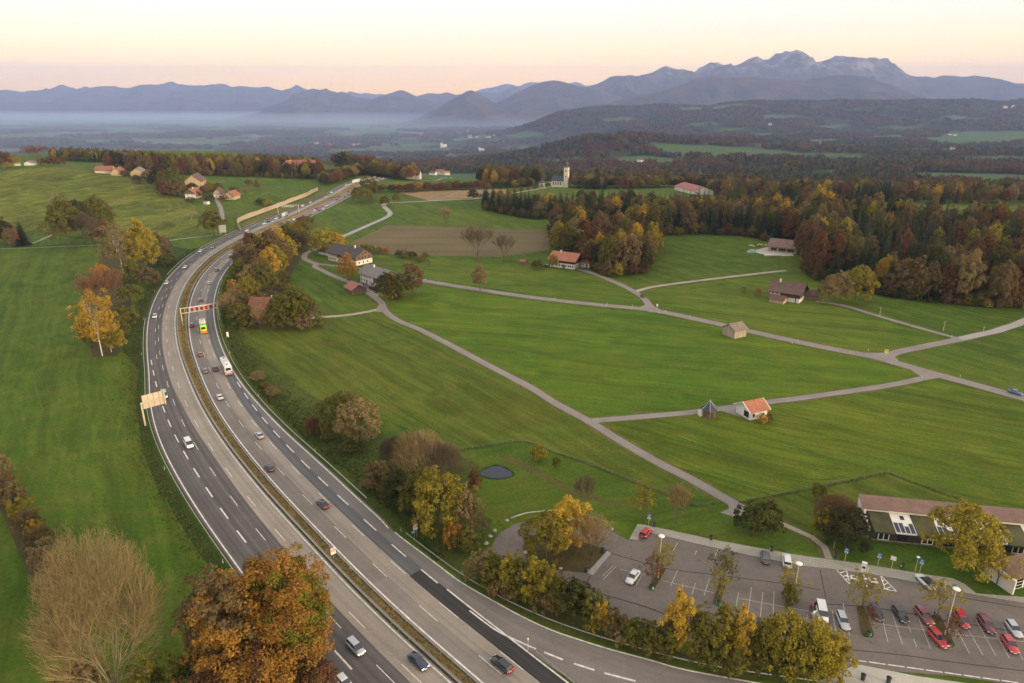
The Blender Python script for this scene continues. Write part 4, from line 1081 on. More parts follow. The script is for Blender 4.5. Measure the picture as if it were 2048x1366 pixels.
_cnt = {}
LEAF = {'gold': 'leaf_gold', 'orange': 'leaf_orange', 'rust': 'leaf_rust', 'brown': 'leaf_brown', 'tan': 'leaf_tan', 'olive': 'leaf_olive', 'olivegold': 'leaf_olive_gold', 'green': 'leaf_green', 'dark': 'leaf_dark', 'needles': 'needles', 'twig': 'twig_tan', 'twiggrey': 'twig_grey', 'twigred': 'twig_red'}
def plant(name, kind, hue, p, h, w, label, group=None, cat='tree', variant=None):
    i = _cnt.get(kind, 0) if variant is None else variant; _cnt[kind] = i+1
    H, W, wood, crown = PROTO[kind][i % len(PROTO[kind])]
    root = empty(name, p, rnd.uniform(0, 6.28))
    sx = w/W; root.scale = (sx, sx, h/H)
    obj('stems' if cat == 'shrub' else 'trunk', wood, root)
    c = obj('crown', crown, root)
    mt = MATS[LEAF[hue]]
    if crown.materials[0] is not mt:
        c.material_slots[0].link = 'OBJECT'; c.material_slots[0].material = mt
    return tag(root, label, cat, group)
def ptree(name, kind, hue, px, py, top, wpx, label, group=None, cat='tree'):
    """tree whose foot stands at a photograph pixel and whose top shows at row `top`"""
    p = at(px, py); h = max(1.2, height_to(p, top)); w = wpx*depth((p.x, p.y, h*0.5))/FPX
    return plant(name, kind, hue, p, h, w, label, group, cat)

# ------------------------------------------------------------------ the two big foreground trees
def twig_crown(rs, n, H, W, low, ln, rad, origin=0.12):
    """fine twigs filling a rounded crown, each pointing outward from the limbs"""
    d = unit(rs.normal(0, 1, (n, 3))); d[:, 2] = np.where(d[:, 2] < -0.55, -d[:, 2], d[:, 2])
    th = np.arctan2(d[:, 1], d[:, 0]); lob = 0.80 + 0.40*fbm(th*1.9+40, d[:, 2]*2.6+40, 5, 3)
    r = rs.uniform(0.12, 1, n)**0.42*lob
    hz = (H-low)/2; P = d*r[:, None]*np.array([W/2, W/2, hz]); P[:, 2] += low+hz
    dirn = unit(unit(P-np.array([0, 0, H*origin])) + rs.normal(0, 0.48, (n, 3)) + np.array([0, 0, 0.28]))
    L = ln*rs.uniform(0.6, 1.3, n)
    return tubes(P-dirn*(L*0.6)[:, None], P+dirn*(L*0.4)[:, None], np.full(n, rad), np.full(n, rad*0.55))
def big_bare():
    rs = np.random.RandomState(5); p = at(236, 1396); H = height_to(p, 1066); W = 19.0
    sk = skeleton(rs, H*0.88, W*0.74, 0.05, 4, (12, 6, 5, 4), 0.45, 1.0, 0.011, (0.44, 0.30, 0.22, 0.13))
    V, F, _ = stack([(*tubes(*s, k=7 if j == 0 else 4), 0) for j, s in enumerate(sk[:3])])
    root = empty('bare_tree', p)
    obj('trunk', mesh_np('trunk', V, F, [MATS['bark_pale']], True), root)
    parts = []
    for j, s in enumerate(sk[3:]):
        S, E, r0, r1 = s; lo = (0.05, 0.036)[j]
        parts.append((*tubes(S, E, np.maximum(r0, lo), np.maximum(r1, lo*0.7)), 0))
    parts.append((*twig_crown(rs, 14500, H, W, H*0.03, 1.15, 0.019, 0.28), 0))
    V, F, _ = stack(parts)
    obj('crown', mesh_np('crown', V, F, [leaf_mat('twig_olive', (0.200, 0.150, 0.068), (0.460, 0.345, 0.160))]), root)
    tag(root, 'big leafless tree with golden tan twigs in the lower left corner', 'tree')
for k in range(2): proto_twigs('bareshrub', 190+k, 6, 7.5, 4200)
big_bare()
def big_oak(px, py, top, W, hue, label, seed, n=420, hue2=None, z0=0.16):
    rs = np.random.RandomState(seed); p = at(px, py); H = height_to(p, top)
    root = empty('oak_tree', p)
    sk = skeleton(rs, H*0.95, W*0.9, 0.22, 3, (7, 5, 4), 0.6, 0.9, 0.018)
    V, F, _ = stack([(*tubes(*s, k=6 if j == 0 else 3), 0) for j, s in enumerate(sk)])
    obj('trunk', mesh_np('trunk', V, F, [MATS['bark']], True), root)
    v, f = crown_leaves(rs, H, W, H*z0, n, 105, 0.27, 'dome', 0.42, 0.35)
    mi = None; mats = [MATS[LEAF[hue]]]
    if hue2:
        c = v.reshape(-1, 4, 3).mean(1); mi = (fbm(c[:, 0]/3+9, c[:, 1]/3+c[:, 2]/4, seed, 3)+0.25*(c[:, 2]/H-0.6) < 0.47).astype(int); mats.append(MATS[LEAF[hue2]])
    obj('crown', mesh_np('crown', v, f, mats, False, mi), root)
    return tag(root, label, 'tree')
big_oak(583, 1335, 1120, 14.3, 'orange', 'large oak with orange leaves overhanging the motorway edge', 61, 460, 'olivegold')
big_oak(468, 1362, 1150, 10.5, 'brown', 'rust brown tree left of the orange oak by the motorway', 62, 330, 'orange')
big_oak(505, 1430, 1322, 15.0, 'orange', 'orange brown crown cut by the bottom edge below the orange oak', 63, 300, 'rust')
ptree('shrub', 'shrub', 'rust', 628, 1392, 1325, 80, 'dark rust shrub under the orange oak at the motorway guardrail', None, 'shrub')
ptree('shrub', 'shrub', 'olive', 420, 1372, 1290, 90, 'olive shrub between the leafless tree and the rust brown tree', None, 'shrub')
ptree('shrub', 'shrub', 'olive', 318, 1412, 1318, 90, 'olive undergrowth at the foot of the big leafless tree', None, 'shrub')
ptree('shrub', 'shrub', 'brown', 165, 1420, 1330, 90, 'brown undergrowth left of the big leafless tree', None, 'shrub')
ptree('shrub', 'bareshrub', 'twigred', 528, 1230, 1112, 70, 'reddish bare bush behind the orange oak at the road edge', None, 'shrub')

# ------------------------------------------------------------------ single trees one can point to
SINGLE = [
 ('birch_tree','birch','gold',205,712,588,72,'golden yellow birch with a white trunk beside the motorway curve'),
 ('birch_tree','birch','olivegold',223,704,648,34,'slim yellow green birch right of the golden birch'),
 ('bare_tree','bare','twigred',218,628,543,80,'reddish half bare tree directly behind the golden birch'),
 ('bare_tree','bare','twig',186,618,556,46,'small tan twiggy tree left of the reddish tree behind the birch'),
 ('small_tree','round','orange',207,572,528,32,'small orange tree above the reddish half bare tree'),
 ('tall_tree','birch','tan',247,550,450,66,'tall tan tree with pale limbs above the golden birch'),
 ('tall_tree','broad','olivegold',292,546,442,56,'tall golden brown tree right of the pale limbed one by the motorway'),
 ('tall_tree','round','brown',322,520,468,40,'rounded brown tree nearest the motorway in the tall roadside group'),
 ('broad_tree','broad','olive',138,490,401,66,'dark olive tree at the left of the clump on the meadow slope'),
 ('broad_tree','broad','green',166,470,403,46,'dark green tree in the middle of the clump on the meadow slope'),
 ('broad_tree','broad','olive',204,466,394,54,'round olive tree at the right of the clump on the meadow slope'),
 ('bare_tree','bare','twiggrey',175,491,428,32,'grey leafless tree in front of the clump on the meadow slope'),
 ('bare_tree','bare','twiggrey',190,491,436,26,'thin grey leafless tree at the right front of the meadow clump'),
 ('small_tree','round','rust',206,486,440,32,'rust brown tree low at the right of the meadow clump'),
 ('broad_tree','broad','dark',8,489,438,44,'dark tree cut by the left edge beside the meadow path'),
 ('spruce_tree','spruce','needles',47,491,437,34,'dark spruce at the right of the small wood at the left edge'),
 ('small_tree','round','tan',22,492,456,22,'pale tan tree in front of the small wood at the left edge'),
 ('small_tree','round','twigred',36,492,456,18,'pinkish brown tree beside the dark spruce at the left edge'),
 ('broad_tree','broad','olive',428,471,420,44,'lone olive and rust tree behind the tall grey roadside board'),
 ('bare_tree','bare','twigred',76,322,291,44,'large pinkish bare tree on the hilltop beside the small white house'),
 ('broad_tree','round','rust',12,334,304,30,'rust red tree on the hilltop at the left edge'),
 ('broad_tree','round','olivegold',28,333,310,22,'olive gold tree on the hilltop left of the white house'),
 ('shrub','shrub','olivegold',17,337,324,16,'gold bush on the hill crest at the left edge'),
 ('shrub','shrub','rust',99,331,313,26,'rust round bush on the hilltop right of the pink bare tree'),
 ('shrub','shrub','rust',120,332,315,20,'outer rust bush at the right end of the hilltop hedge'),
 ('broad_tree','broad','dark',315,376,336,26,'dark green tree between the two groups of left farmhouses'),
 ('broad_tree','round','olive',347,380,340,40,'olive round tree left of the big barn in the village'),
 ('shrub','shrub','rust',338,392,366,34,'rust brown bush below the olive tree beside the village'),
 ('shrub','shrub','brown',356,393,368,30,'brown bush left of the white gabled farmhouse'),
 ('small_tree','round','olivegold',420,392,364,20,'golden tree between the village houses'),
 ('small_tree','round','green',385,384,366,20,'green tree in front of the big village barn'),
 ('shrub','shrub','rust',468,388,374,18,'rust bush behind the rightmost village house'),
 ('bare_tree','bare','twiggrey',499,383,359,18,'brown bare tree standing in the meadow right of the village'),
 ('small_tree','round','brown',515,380,360,12,'small dark tree beside the bare one in the meadow right of the village'),
 ('bare_tree','bare','twig',492,393,376,16,'pale twiggy bush below the two meadow trees right of the village'),
 ('shrub','shrub','dark',522,408,397,20,'dark bush on the meadow behind the noise wall'),
 ('shrub','shrub','olivegold',535,412,400,18,'olive gold bush beside the dark one behind the noise wall'),
 ('broad_tree','round','olivegold',648,508,459,46,'olive gold tree left of the long farmhouse'),
 ('broad_tree','round','gold',672,504,465,36,'bright yellow tree behind the left end of the long farmhouse'),
 ('small_tree','round','orange',697,562,510,34,'orange tree in front of the long farmhouse'),
 ('broad_tree','broad','dark',773,600,546,44,'dark tree right of the white farmhouse with grey roof'),
 ('spruce_tree','spruce','needles',792,596,542,26,'dark conifer in the garden of the grey roofed farmhouse'),
 ('small_tree','tallshrub','olivegold',783,600,556,20,'yellowish slim tree in the garden of the grey roofed farmhouse'),
 ('broad_tree','round','olive',806,594,550,32,'olive bushy tree in the middle of the farmhouse garden row'),
 ('broad_tree','broad','brown',826,590,527,46,'brown topped tree at the right end of the farmhouse garden row'),
 ('small_tree','broad','tan',960,582,531,28,'lone tan tree beside the lane through the meadows'),
 ('bare_tree','bare','twiggrey',955,520,452,52,'wide leafless tree at the edge of the ploughed field'),
 ('bare_tree','bare','twiggrey',1008,524,472,44,'thin leafless tree right of the wide one by the ploughed field'),
 ('bare_tree','bare','twig',893,450,417,26,'bare tan tree standing alone above the ploughed field'),
 ('broad_tree','broad','tan',1655,608,552,38,'left orange tan tree beside the brown roofed farm'),
 ('broad_tree','broad','tan',1673,607,543,40,'middle orange tan tree beside the brown roofed farm'),
 ('broad_tree','round','olivegold',1711,604,534,60,'tallest round golden olive tree right of the brown roofed farm'),
 ('broad_tree','round','dark',946,400,377,20,'dark tree at the corner of the tan field'),
 ('broad_tree','round','olive',738,398,356,34,'olive tree standing right beside the far motorway'),
 ('broad_tree','round','olive',722,405,374,40,'broad olive tree below the other one at the far motorway'),
 ('small_tree','round','olive',770,412,392,18,'olive tree at the upper bend of the pale lane'),
 ('small_tree','round','olive',792,405,388,14,'small olive tree right of the upper bend of the pale lane'),
 ('broad_tree','round','olive',690,866,786,86,'round olive tree on the motorway bank'),
 ('broad_tree','round','tan',722,890,803,78,'round tan tree right of the olive one on the motorway bank'),
 ('shrub','shrub','rust',628,870,836,32,'rust bush left of the two round trees on the motorway bank'),
 ('bare_tree','bareshrub','twig',842,962,866,120,'big tan leafless shrub crown on the bank left of the pond'),
 ('bare_tree','bareshrub','twiggrey',792,940,876,74,'grey brown bare shrub left of the big tan one on the bank'),
 ('bare_tree','bareshrub','twiggrey',890,972,888,84,'greyish bare shrub right of the big tan one near the pond'),
 ('shrub','shrub','brown',762,978,926,62,'dark brown shrub at the left end of the bank thicket'),
 ('shrub','shrub','rust',778,992,956,34,'small rust red shrub low in the bank thicket'),
 ('broad_tree','tallshrub','green',802,1014,940,72,'dark green shrub in the middle of the bank thicket'),
 ('broad_tree','tallshrub','olive',836,1036,944,62,'olive tree in the bank thicket above the traffic sign'),
 ('broad_tree','round','olivegold',878,1066,948,96,'large yellow green tree in the bank thicket below the pond'),
 ('broad_tree','tallshrub','tan',938,1076,980,52,'tan orange tree at the lower end of the bank thicket'),
 ('small_tree','tallshrub','rust',950,982,940,26,'rust cone shaped bush left of the pond'),
 ('small_tree','shrub','orange',905,1098,1046,36,'small orange bush at the bottom of the bank thicket'),
 ('small_tree','tallshrub','olive',936,1106,1054,46,'olive bush beside the loop road of the rest area'),
 ('broad_tree','round','olivegold',1092,1120,1028,84,'yellow green tree on the traffic island, left one'),
 ('broad_tree','round','gold',1134,1100,1003,84,'golden tree at the back of the traffic island'),
 ('bare_tree','bare','twig',1182,1122,1038,70,'bare tan tree at the right of the traffic island'),
 ('shrub','shrub','green',1494,1066,1012,54,'left dark green shrub on the grass above the pavement'),
 ('shrub','shrub','green',1530,1070,1004,52,'right dark green shrub on the grass above the pavement'),
 ('bare_tree','bareshrub','twigred',1668,1062,996,96,'brown bare shrub left of the rest area building'),
 ('broad_tree','round','dark',1688,1092,1024,84,'dark green tree against the white gable of the rest area building'),
 ('shrub','shrub','olivegold',1646,1078,1022,46,'yellow olive shrub left of the dark tree by the white gable'),
 ('broad_tree','round','olivegold',1918,1140,1016,120,'large olive gold tree in front of the rest area building'),
 ('bare_tree','sparse','olivegold',1992,1172,1108,62,'small bare tree before the white slanted wall'),
 ('small_tree','sparse','olivegold',1286,1042,962,46,'thin yellow olive tree left on the slope above the pavement'),
 ('bare_tree','bare','twig',1352,1048,976,52,'thin bare tan tree right on the slope above the pavement'),
 ('bare_tree','bare','twiggrey',1170,1022,956,46,'thin bare tree on the slope behind the traffic island'),
 ('shrub','shrub','olivegold',1079,922,889,28,'small olive bush beside the pond meadow fence'),
 ('shrub','shrub','olive',1112,936,914,14,'tiny olive bush right of the pond'),
 ('shrub','shrub','olive',1635,998,966,28,'lone olive bush on the meadow behind the rest area'),
 ('shrub','shrub','gold',1524,846,829,20,'yellow bush at the wall of the small white garage'),
 ('shrub','shrub','rust',1538,842,827,12,'dark rust bush right of the yellow one by the garage'),
 ('small_tree','round','olivegold',1106,535,510,16,'olive bush left of the white house with red roof'),
 ('small_tree','round','green',1074,538,520,22,'green garden bush far left of the white house with red roof'),
 ('small_tree','round','brown',620,640,592,26,'brown tree right of the red roofed house by the motorway'),
 ('small_tree','round','orange',1515,592,577,12,'small orange fruit tree in the meadow left of the brown roofed farm'),
 ('small_tree','round','tan',1487,585,573,9,'tiny fruit tree left of the brown roofed farm'),
]
for t in SINGLE:
    nm, kd, hu, px, py, tp, w, lb = t
    ptree(nm, kd, hu, px, py, tp, w, lb, None, 'shrub' if nm == 'shrub' else 'tree')
ORD = ['first','second','third','fourth','fifth','sixth','seventh','eighth','ninth','tenth','eleventh','twelfth','thirteenth','fourteenth','fifteenth','sixteenth','seventeenth','eighteenth','nineteenth','twentieth','twenty-first','twenty-second','twenty-third','twenty-fourth','twenty-fifth','twenty-sixth','twenty-seventh']
HW = {'rust': 'rust', 'brown': 'brown', 'tan': 'tan', 'olive': 'olive', 'olivegold': 'olive gold', 'green': 'dark green', 'dark': 'dark', 'gold': 'yellow', 'orange': 'orange', 'twig': 'bare tan', 'twigred': 'reddish bare', 'twiggrey': 'bare grey'}
def row(name, cat, place, group, items, noun='tree'):
    for k, (kd, hu, px, py, tp, w) in enumerate(sorted(items, key=lambda t: t[2])):
        ptree(name, kd, hu, px, py, tp, w, '%s %s, %s from the left %s' % (HW[hu], noun, ORD[k], place), group, cat)
# parking lot trees in their beds
for i, (kd, hu, px, py, tp, w, lb) in enumerate([
   ('sparse','olivegold',1322,1150,1086,44,'thin olive parking lot tree behind the leftmost lamp post'), ('sparse','rust',1303,1170,1112,40,'thin rust parking lot tree left of the leftmost lamp post'),
   ('sparse','olive',1446,1172,1098,52,'thin olive parking lot tree in the second planting bed, farther one'), ('sparse','olivegold',1434,1202,1142,38,'thin parking lot tree at the near end of the second planting bed'),
   ('sparse','olivegold',1580,1190,1136,48,'thin olive parking lot tree left of the middle lamp post'), ('tallshrub','olive',1578,1210,1166,34,'bushy olive tree at the foot of the middle lamp post'),
   ('sparse','olivegold',1724,1216,1152,62,'olive parking lot tree below the charging station'), ('sparse','rust',1736,1266,1214,28,'rust thin tree at the near end of the fourth planting bed'),
   ('sparse','olivegold',1874,1236,1166,62,'olive parking lot tree left of the rightmost lamp post'), ('sparse','rust',1897,1286,1232,38,'rust thin tree at the near end of the rightmost planting bed')]):
    ptree('parking_lot_tree', kd, hu, px, py, tp, w, lb)
row('roadside_tree', 'tree', 'in the belt right of the motorway', 'trees in the belt beside the motorway', [
   ('round','olive',614,458,432,32),('broad','brown',602,472,436,36),('round','olivegold',588,482,442,36),('broad','olive',575,498,448,38),('tallshrub','gold',560,512,454,34),('broad','brown',546,524,460,42),('broad','olivegold',531,524,466,42),('broad','rust',506,522,469,54),
   ('round','brown',494,536,486,52),('broad','gold',542,562,498,40),('broad','olivegold',556,552,492,40),('broad','brown',522,578,514,44),('tallshrub','tan',504,590,528,42),('round','olive',484,576,524,42),('broad','olive',534,590,524,42),('broad','olivegold',498,614,554,44),('tallshrub','orange',470,616,562,34),('bare','twig',462,642,590,40),('broad','tan',478,634,572,44),('round','olive',482,652,606,46),('round','brown',566,536,484,40),('tallshrub','olivegold',582,520,474,34),('tallshrub','brown',598,500,462,32),('round','olive',610,488,458,30),('shrub','olive',560,580,545,36),('shrub','brown',515,610,580,32)])
row('garden_tree', 'tree', 'around the red roofed house by the motorway', 'trees around the red roofed house', [
   ('broad','olive',565,654,586,48),('broad','olive',590,655,572,62),('broad','green',606,650,584,46),('round','olive',578,658,612,44),('round','olive',546,658,614,36),('bare','twig',522,660,616,34),('shrub','olive',500,656,632,34),('shrub','brown',606,660,630,40),('shrub','olive',640,652,632,22)])
row('hedge_shrub', 'shrub', 'in the hedge between exit ramp and parking lot', 'hedge between the exit ramp and the parking lot', [
   ('tallshrub','tan',968,1162,1104,62),('tallshrub','olive',992,1178,1110,56),('tallshrub','olivegold',1018,1190,1112,56),('tallshrub','olive',1044,1198,1112,56),('tallshrub','olivegold',1070,1208,1120,56),('tallshrub','olivegold',1094,1216,1128,54),('tallshrub','olive',1122,1228,1158,54),('tallshrub','green',1150,1242,1164,64),('tallshrub','olive',1184,1258,1182,54),('tallshrub','gold',1202,1266,1204,38),
   ('shrub','brown',1226,1278,1224,52),('shrub','olive',1262,1292,1240,54),('shrub','olive',1296,1300,1246,50),('tallshrub','olive',1330,1312,1246,52),('shrub','tan',1246,1288,1248,40),('shrub','brown',1010,1196,1150,50),('shrub','brown',1090,1226,1180,50),('shrub','rust',1310,1306,1266,40)], 'bush')
ptree('small_tree','tallshrub','gold',1356,1306,1182,66,'bright golden yellow tree in the hedge before the parking lot')
row('hedge_tree', 'tree', 'in the tall hedge before the parking lot', 'tall hedge trees in front of the parking lot', [
   ('tallshrub','olive',1402,1324,1222,62),('tallshrub','olivegold',1440,1328,1216,68),('tallshrub','gold',1478,1332,1214,58),('tallshrub','olive',1514,1338,1252,54),('round','olivegold',1556,1350,1230,88),('round','olivegold',1612,1356,1246,84),('tallshrub','olivegold',1668,1354,1272,58),('tallshrub','olive',1590,1358,1268,78),('tallshrub','olive',1534,1350,1268,62),('tallshrub','olivegold',1636,1358,1276,70),('shrub','olive',1420,1336,1280,60),('shrub','olive',1470,1342,1288,60)])
row('hedgerow_bush', 'shrub', 'in the hedgerow at the left edge', 'hedgerow on the left edge', [
   ('shrub','tan',4,950,912,36),('shrub','brown',16,985,945,40),('shrub','tan',30,1010,968,42),('shrub','olivegold',44,1036,996,40),('shrub','brown',58,1066,1022,46),('shrub','brown',78,1096,1058,46),('shrub','tan',94,1126,1080,50),('shrub','brown',108,1160,1112,54),('shrub','twigred',126,1196,1140,60),('shrub','brown',142,1236,1176,66)], 'bush')
ptree('shrub','shrub','rust',14,1008,982,22,'red leaved bush in the hedgerow on the left edge',None,'shrub')
ptree('shrub','shrub','gold',68,1074,1042,30,'bright yellow bush in the hedgerow on the left edge',None,'shrub')
row('village_tree', 'tree', 'between the village houses', 'trees between the village houses', [
   ('round','brown',250,352,340,16),('round','olive',296,362,342,20),('round','rust',306,366,350,18),('broad','olive',326,380,344,24),('round','brown',362,384,362,20),('shrub','olive',396,396,382,18),('round','brown',408,392,372,16),('shrub','green',420,402,390,18),('round','olive',398,372,354,16),('round','brown',436,380,366,18),('shrub','rust',448,402,390,14),('round','brown',274,366,350,18),('shrub','olive',382,404,394,18),('round','rust',330,388,362,26)])
row('avenue_tree', 'tree', 'in the avenue along the church lane', 'avenue along the church lane', [
   ('round','brown' if k % 2 else 'olive', 962+13.5*k, 397-2.2*k, 387-2.2*k, 8) for k in range(11)])
row('field_edge_bush', 'shrub', 'along the near edge of the ploughed field', 'bushes at the edge of the ploughed field', [
   ('shrub','olivegold',728,504,488,16),('shrub','olive',742,506,490,18),('shrub','orange',772,508,494,14),('shrub','olivegold',756,507,494,16),('shrub','green',798,514,500,16),('shrub','olive',810,516,500,18),('shrub','green',826,517,503,16),('shrub','olive',850,520,504,14),('shrub','olivegold',838,524,512,14)], 'bush')
row('bank_bush', 'shrub', 'of the low ones on the motorway bank', 'low bushes on the motorway bank', [
   ('shrub','tan',515,762,742,26),('shrub','tan',545,792,774,24),('shrub','brown',532,776,764,18),('shrub','olive',700,905,880,40),('shrub','olive',660,880,850,30)], 'bush')
row('verge_bush', 'shrub', 'under the tall trees left of the motorway', 'bushes under the tall roadside trees', [
   ('shrub','olive',272,565,520,50),('shrub','brown',302,572,536,40),('shrub','olive',262,606,570,44),('shrub','olive',254,646,614,40),('shrub','olive',186,690,640,40),('shrub','olivegold',232,700,660,36),('shrub','brown',286,530,500,40),('shrub','olive',330,532,508,36),('shrub','olive',244,672,640,34)], 'bush')
# ------------------------------------------------------------------ forests
def strip_pts(edge_px, deep, spacing, rs, z0=0.0):
    """random points in a belt that starts at a traced edge and runs `deep` metres away from the camera"""
    E = spline([at2(*p) for p in edge_px], spacing*0.6)
    n = int(np.hypot(*np.diff(E, axis=0).T).sum()*deep/(spacing**2))
    i = rs.uniform(0, len(E)-1.001, n); j = i.astype(int); f = (i-j)[:, None]
    base = E[j]*(1-f)+E[j+1]*f
    d = base/np.hypot(*base.T)[:, None]
    return base + d*(rs.uniform(0, 1, n)*deep)[:, None]
def thin(P, dmin):
    cell = {}; keep = []
    for k, (x, y) in enumerate(P):
        a, b = int(x//dmin), int(y//dmin); ok = True
        for da in (-1, 0, 1):
            for db in (-1, 0, 1):
                for (u, v) in cell.get((a+da, b+db), ()):
                    if (u-x)**2+(v-y)**2 < dmin*dmin: ok = False; break
                if not ok: break
            if not ok: break
        if ok: cell.setdefault((a, b), []).append((x, y)); keep.append(k)
    return P[keep]
rs = np.random.RandomState(77)
FOREST = []                 # (x, y, kind, hue, h, w, belt)
def add_belt(belt, edge, deep, spacing, mixf, hmin=17, hmax=26, near_all=True):
    P = thin(strip_pts(edge, deep, spacing*0.72, rs), spacing*0.8)
    con = fbm(P[:, 0]/55, P[:, 1]/55, 91, 2)
    for (x, y), c in zip(P, con):
        sp = c + rs.uniform(-0.14, 0.14) < mixf
        if sp: FOREST.append((x, y, 'spruce', 'needles', rs.uniform(hmin+4, hmax+4), rs.uniform(6, 8.5), belt))
        else:
            hue = rs.choice(['rust', 'brown', 'tan', 'olive', 'olivegold', 'green', 'rust', 'brown', 'dark'])
            if rs.uniform() < 0.05: hue = 'gold'
            FOREST.append((x, y, 'broad', hue, rs.uniform(hmin, hmax), rs.uniform(8.5, 13), belt))
BELT = {}
BELT['right'] = 'the big forest at the right behind the brown roofed farm'
BELT['centre'] = 'the brown wood behind the white house with red roof'
BELT['middle'] = 'the wood below the church meadow'
BELT['left'] = 'the long brown wood behind the left village'
add_belt('right', [(1604,540),(1640,562),(1700,578),(1800,597),(1900,610),(2048,618),(2260,626)], 210, 7.0, 0.47, 18, 27)
add_belt('right', [(1332,471),(1400,468),(1500,474),(1530,482),(1590,490),(1600,520)], 110, 7.5, 0.48, 16, 23)
add_belt('valley', [(1432,399),(1500,401),(1600,404),(1800,407),(2250,414)], 330, 11.0, 0.52, 14, 20)
add_belt('centre', [(1112,508),(1140,518),(1186,540),(1215,553),(1262,550),(1292,545),(1305,515)], 110, 7.0, 0.34, 15, 23)
add_belt('middle', [(968,420),(1000,426),(1060,437),(1110,438),(1160,441)], 62, 7.5, 0.40, 12, 17)
add_belt('middle', [(1160,448),(1230,456),(1300,466),(1330,470)], 100, 8.0, 0.42, 14, 20)
add_belt('left', [(214,338),(300,345),(400,350),(520,354),(642,358)], 150, 8.5, 0.40, 16, 21)
add_belt('left', [(648,374),(664,368),(690,360),(718,351),(738,349)], 70, 7.0, 0.15, 9, 14)
add_belt('left', [(740,351),(770,356),(800,360),(832,363)], 160, 8.5, 0.25, 15, 20)
add_belt('left', [(104,322),(150,323),(200,326)], 60, 8.5, 0.4, 14, 18)
add_belt('church', [(742,386),(800,386),(900,381),(1000,377),(1062,373)], 16, 6.0, 0.0, 7, 10)
add_belt('church', [(962,368),(1000,372),(1060,371),(1082,371)], 100, 8.0, 0.45, 15, 21)
add_belt('church', [(1140,377),(1200,379),(1290,377),(1345,375),(1440,388)], 45, 7.0, 0.1, 9, 15)
# the nearest trees of each belt stand as things of their own; the rest of the wood is one mass
ind = {'spruce': 0, 'broad': 0}
HUEWORD = {'rust': 'rust red', 'brown': 'brown', 'tan': 'tan', 'olive': 'olive', 'olivegold': 'olive gold', 'green': 'green', 'dark': 'dark green', 'gold': 'yellow'}
def fdist(t): return math.hypot(t[0], t[1])
FOREST.sort(key=fdist)
MASS = []
for t in FOREST:
    x, y, kd, hu, h, w, belt = t
    if belt in BELT and ind[kd] < (230 if kd == 'spruce' else 270) and y < 1100:
        ind[kd] += 1
        lab = ('dark spruce in ' if kd == 'spruce' else HUEWORD[hu]+' broadleaf tree in ') + BELT[belt]
        plant('spruce_tree' if kd == 'spruce' else 'forest_tree', kd, hu, (x, y, float(TZ(x, y))), h, w, lab, ('spruces of ' if kd == 'spruce' else HUEWORD[hu]+' trees of ')+BELT[belt])
    else: MASS.append(t)
# bushes along the foot of the forest edges
EDGE = [[(1604,541),(1640,563),(1700,579),(1800,598),(1900,611),(2048,619),(2260,627)], [(1332,472),(1400,469),(1500,475),(1530,483)], [(1186,541),(1215,554),(1262,551),(1292,546),(1305,516)], [(968,421),(1000,427),(1060,438),(1110,439),(1160,442)], [(214,339),(300,346),(400,351),(520,355),(642,359)]]
BUSH = [(x, y) for e in EDGE for x, y in strip_pts(e, 5.0, 2.6, rs)]

# far woods: clumps of crowns set on the hill country by geometry nodes
def clump_mesh(seed, kind, R, n):
    rs_ = np.random.RandomState(seed); parts = []
    mats = {'spruce': ['needles'], 'rust': ['leaf_rust', 'leaf_brown'], 'brown': ['leaf_brown', 'leaf_rust'], 'olive': ['leaf_olive', 'leaf_dark'], 'mixed': ['needles', 'leaf_brown', 'leaf_dark', 'needles']}[kind]
    for k in range(n):
        a, r = rs_.uniform(0, 6.28), R*math.sqrt(rs_.uniform())
        o = np.array([r*math.cos(a), r*math.sin(a), 0]); m = rs_.randint(len(mats))
        if mats[m] == 'needles':
            v, f = spruce_geo(rs_, rs_.uniform(18, 27), rs_.uniform(6, 8), 9, 6); f = np.c_[f, f[:, 2]]
            # keep every face a quad so the pieces can be joined
            v2 = v[f[:, :3]].reshape(-1, 3); v2 = np.concatenate([v2.reshape(-1, 3, 3), v2.reshape(-1, 3, 3)[:, 2:3]*0.999+v2.reshape(-1, 3, 3)[:, 0:1]*0.001], 1).reshape(-1, 3); f = np.arange(len(v2)).reshape(-1, 4); v = v2
        else:
            h = rs_.uniform(13, 21); v, f = crown_leaves(rs_, h, rs_.uniform(8, 12), h*0.12, 34, 8, 1.9, 'egg', 0.3, 0.55)
        parts.append((v+o, f, m))
    V, F, M = stack(parts)
    me = mesh_np('clump', V, F, [MATS[x] for x in mats], False, M)
    return me
CL = bpy.data.collections.new('clump_shapes')
KINDS = ['spruce', 'rust', 'brown', 'olive', 'mixed']
def mass_tree_mesh(kd, hu, k):
    H, W, wood, crown = PROTO[kd][k % len(PROTO[kd])]
    me = crown.copy(); me.materials.clear(); me.materials.append(MATS[LEAF[hu]]); return me
shapes = []
for i, kd in enumerate(KINDS):
    for j in range(2):
        o = bpy.data.objects.new('shape_%02d' % len(shapes), clump_mesh(300+i*10+j, kd, 17, 11)); CL.objects.link(o); shapes.append((kd, o))
HUES = ['needles', 'rust', 'brown', 'tan', 'olive', 'olivegold', 'green', 'dark', 'gold']
single0 = len(shapes)
for i, hu in enumerate(HUES):
    for j in range(2):
        kd = 'spruce' if hu == 'needles' else 'broad'
        o = bpy.data.objects.new('shape_%02d' % len(shapes), mass_tree_mesh(kd, hu, j)); CL.objects.link(o); shapes.append((hu, o))

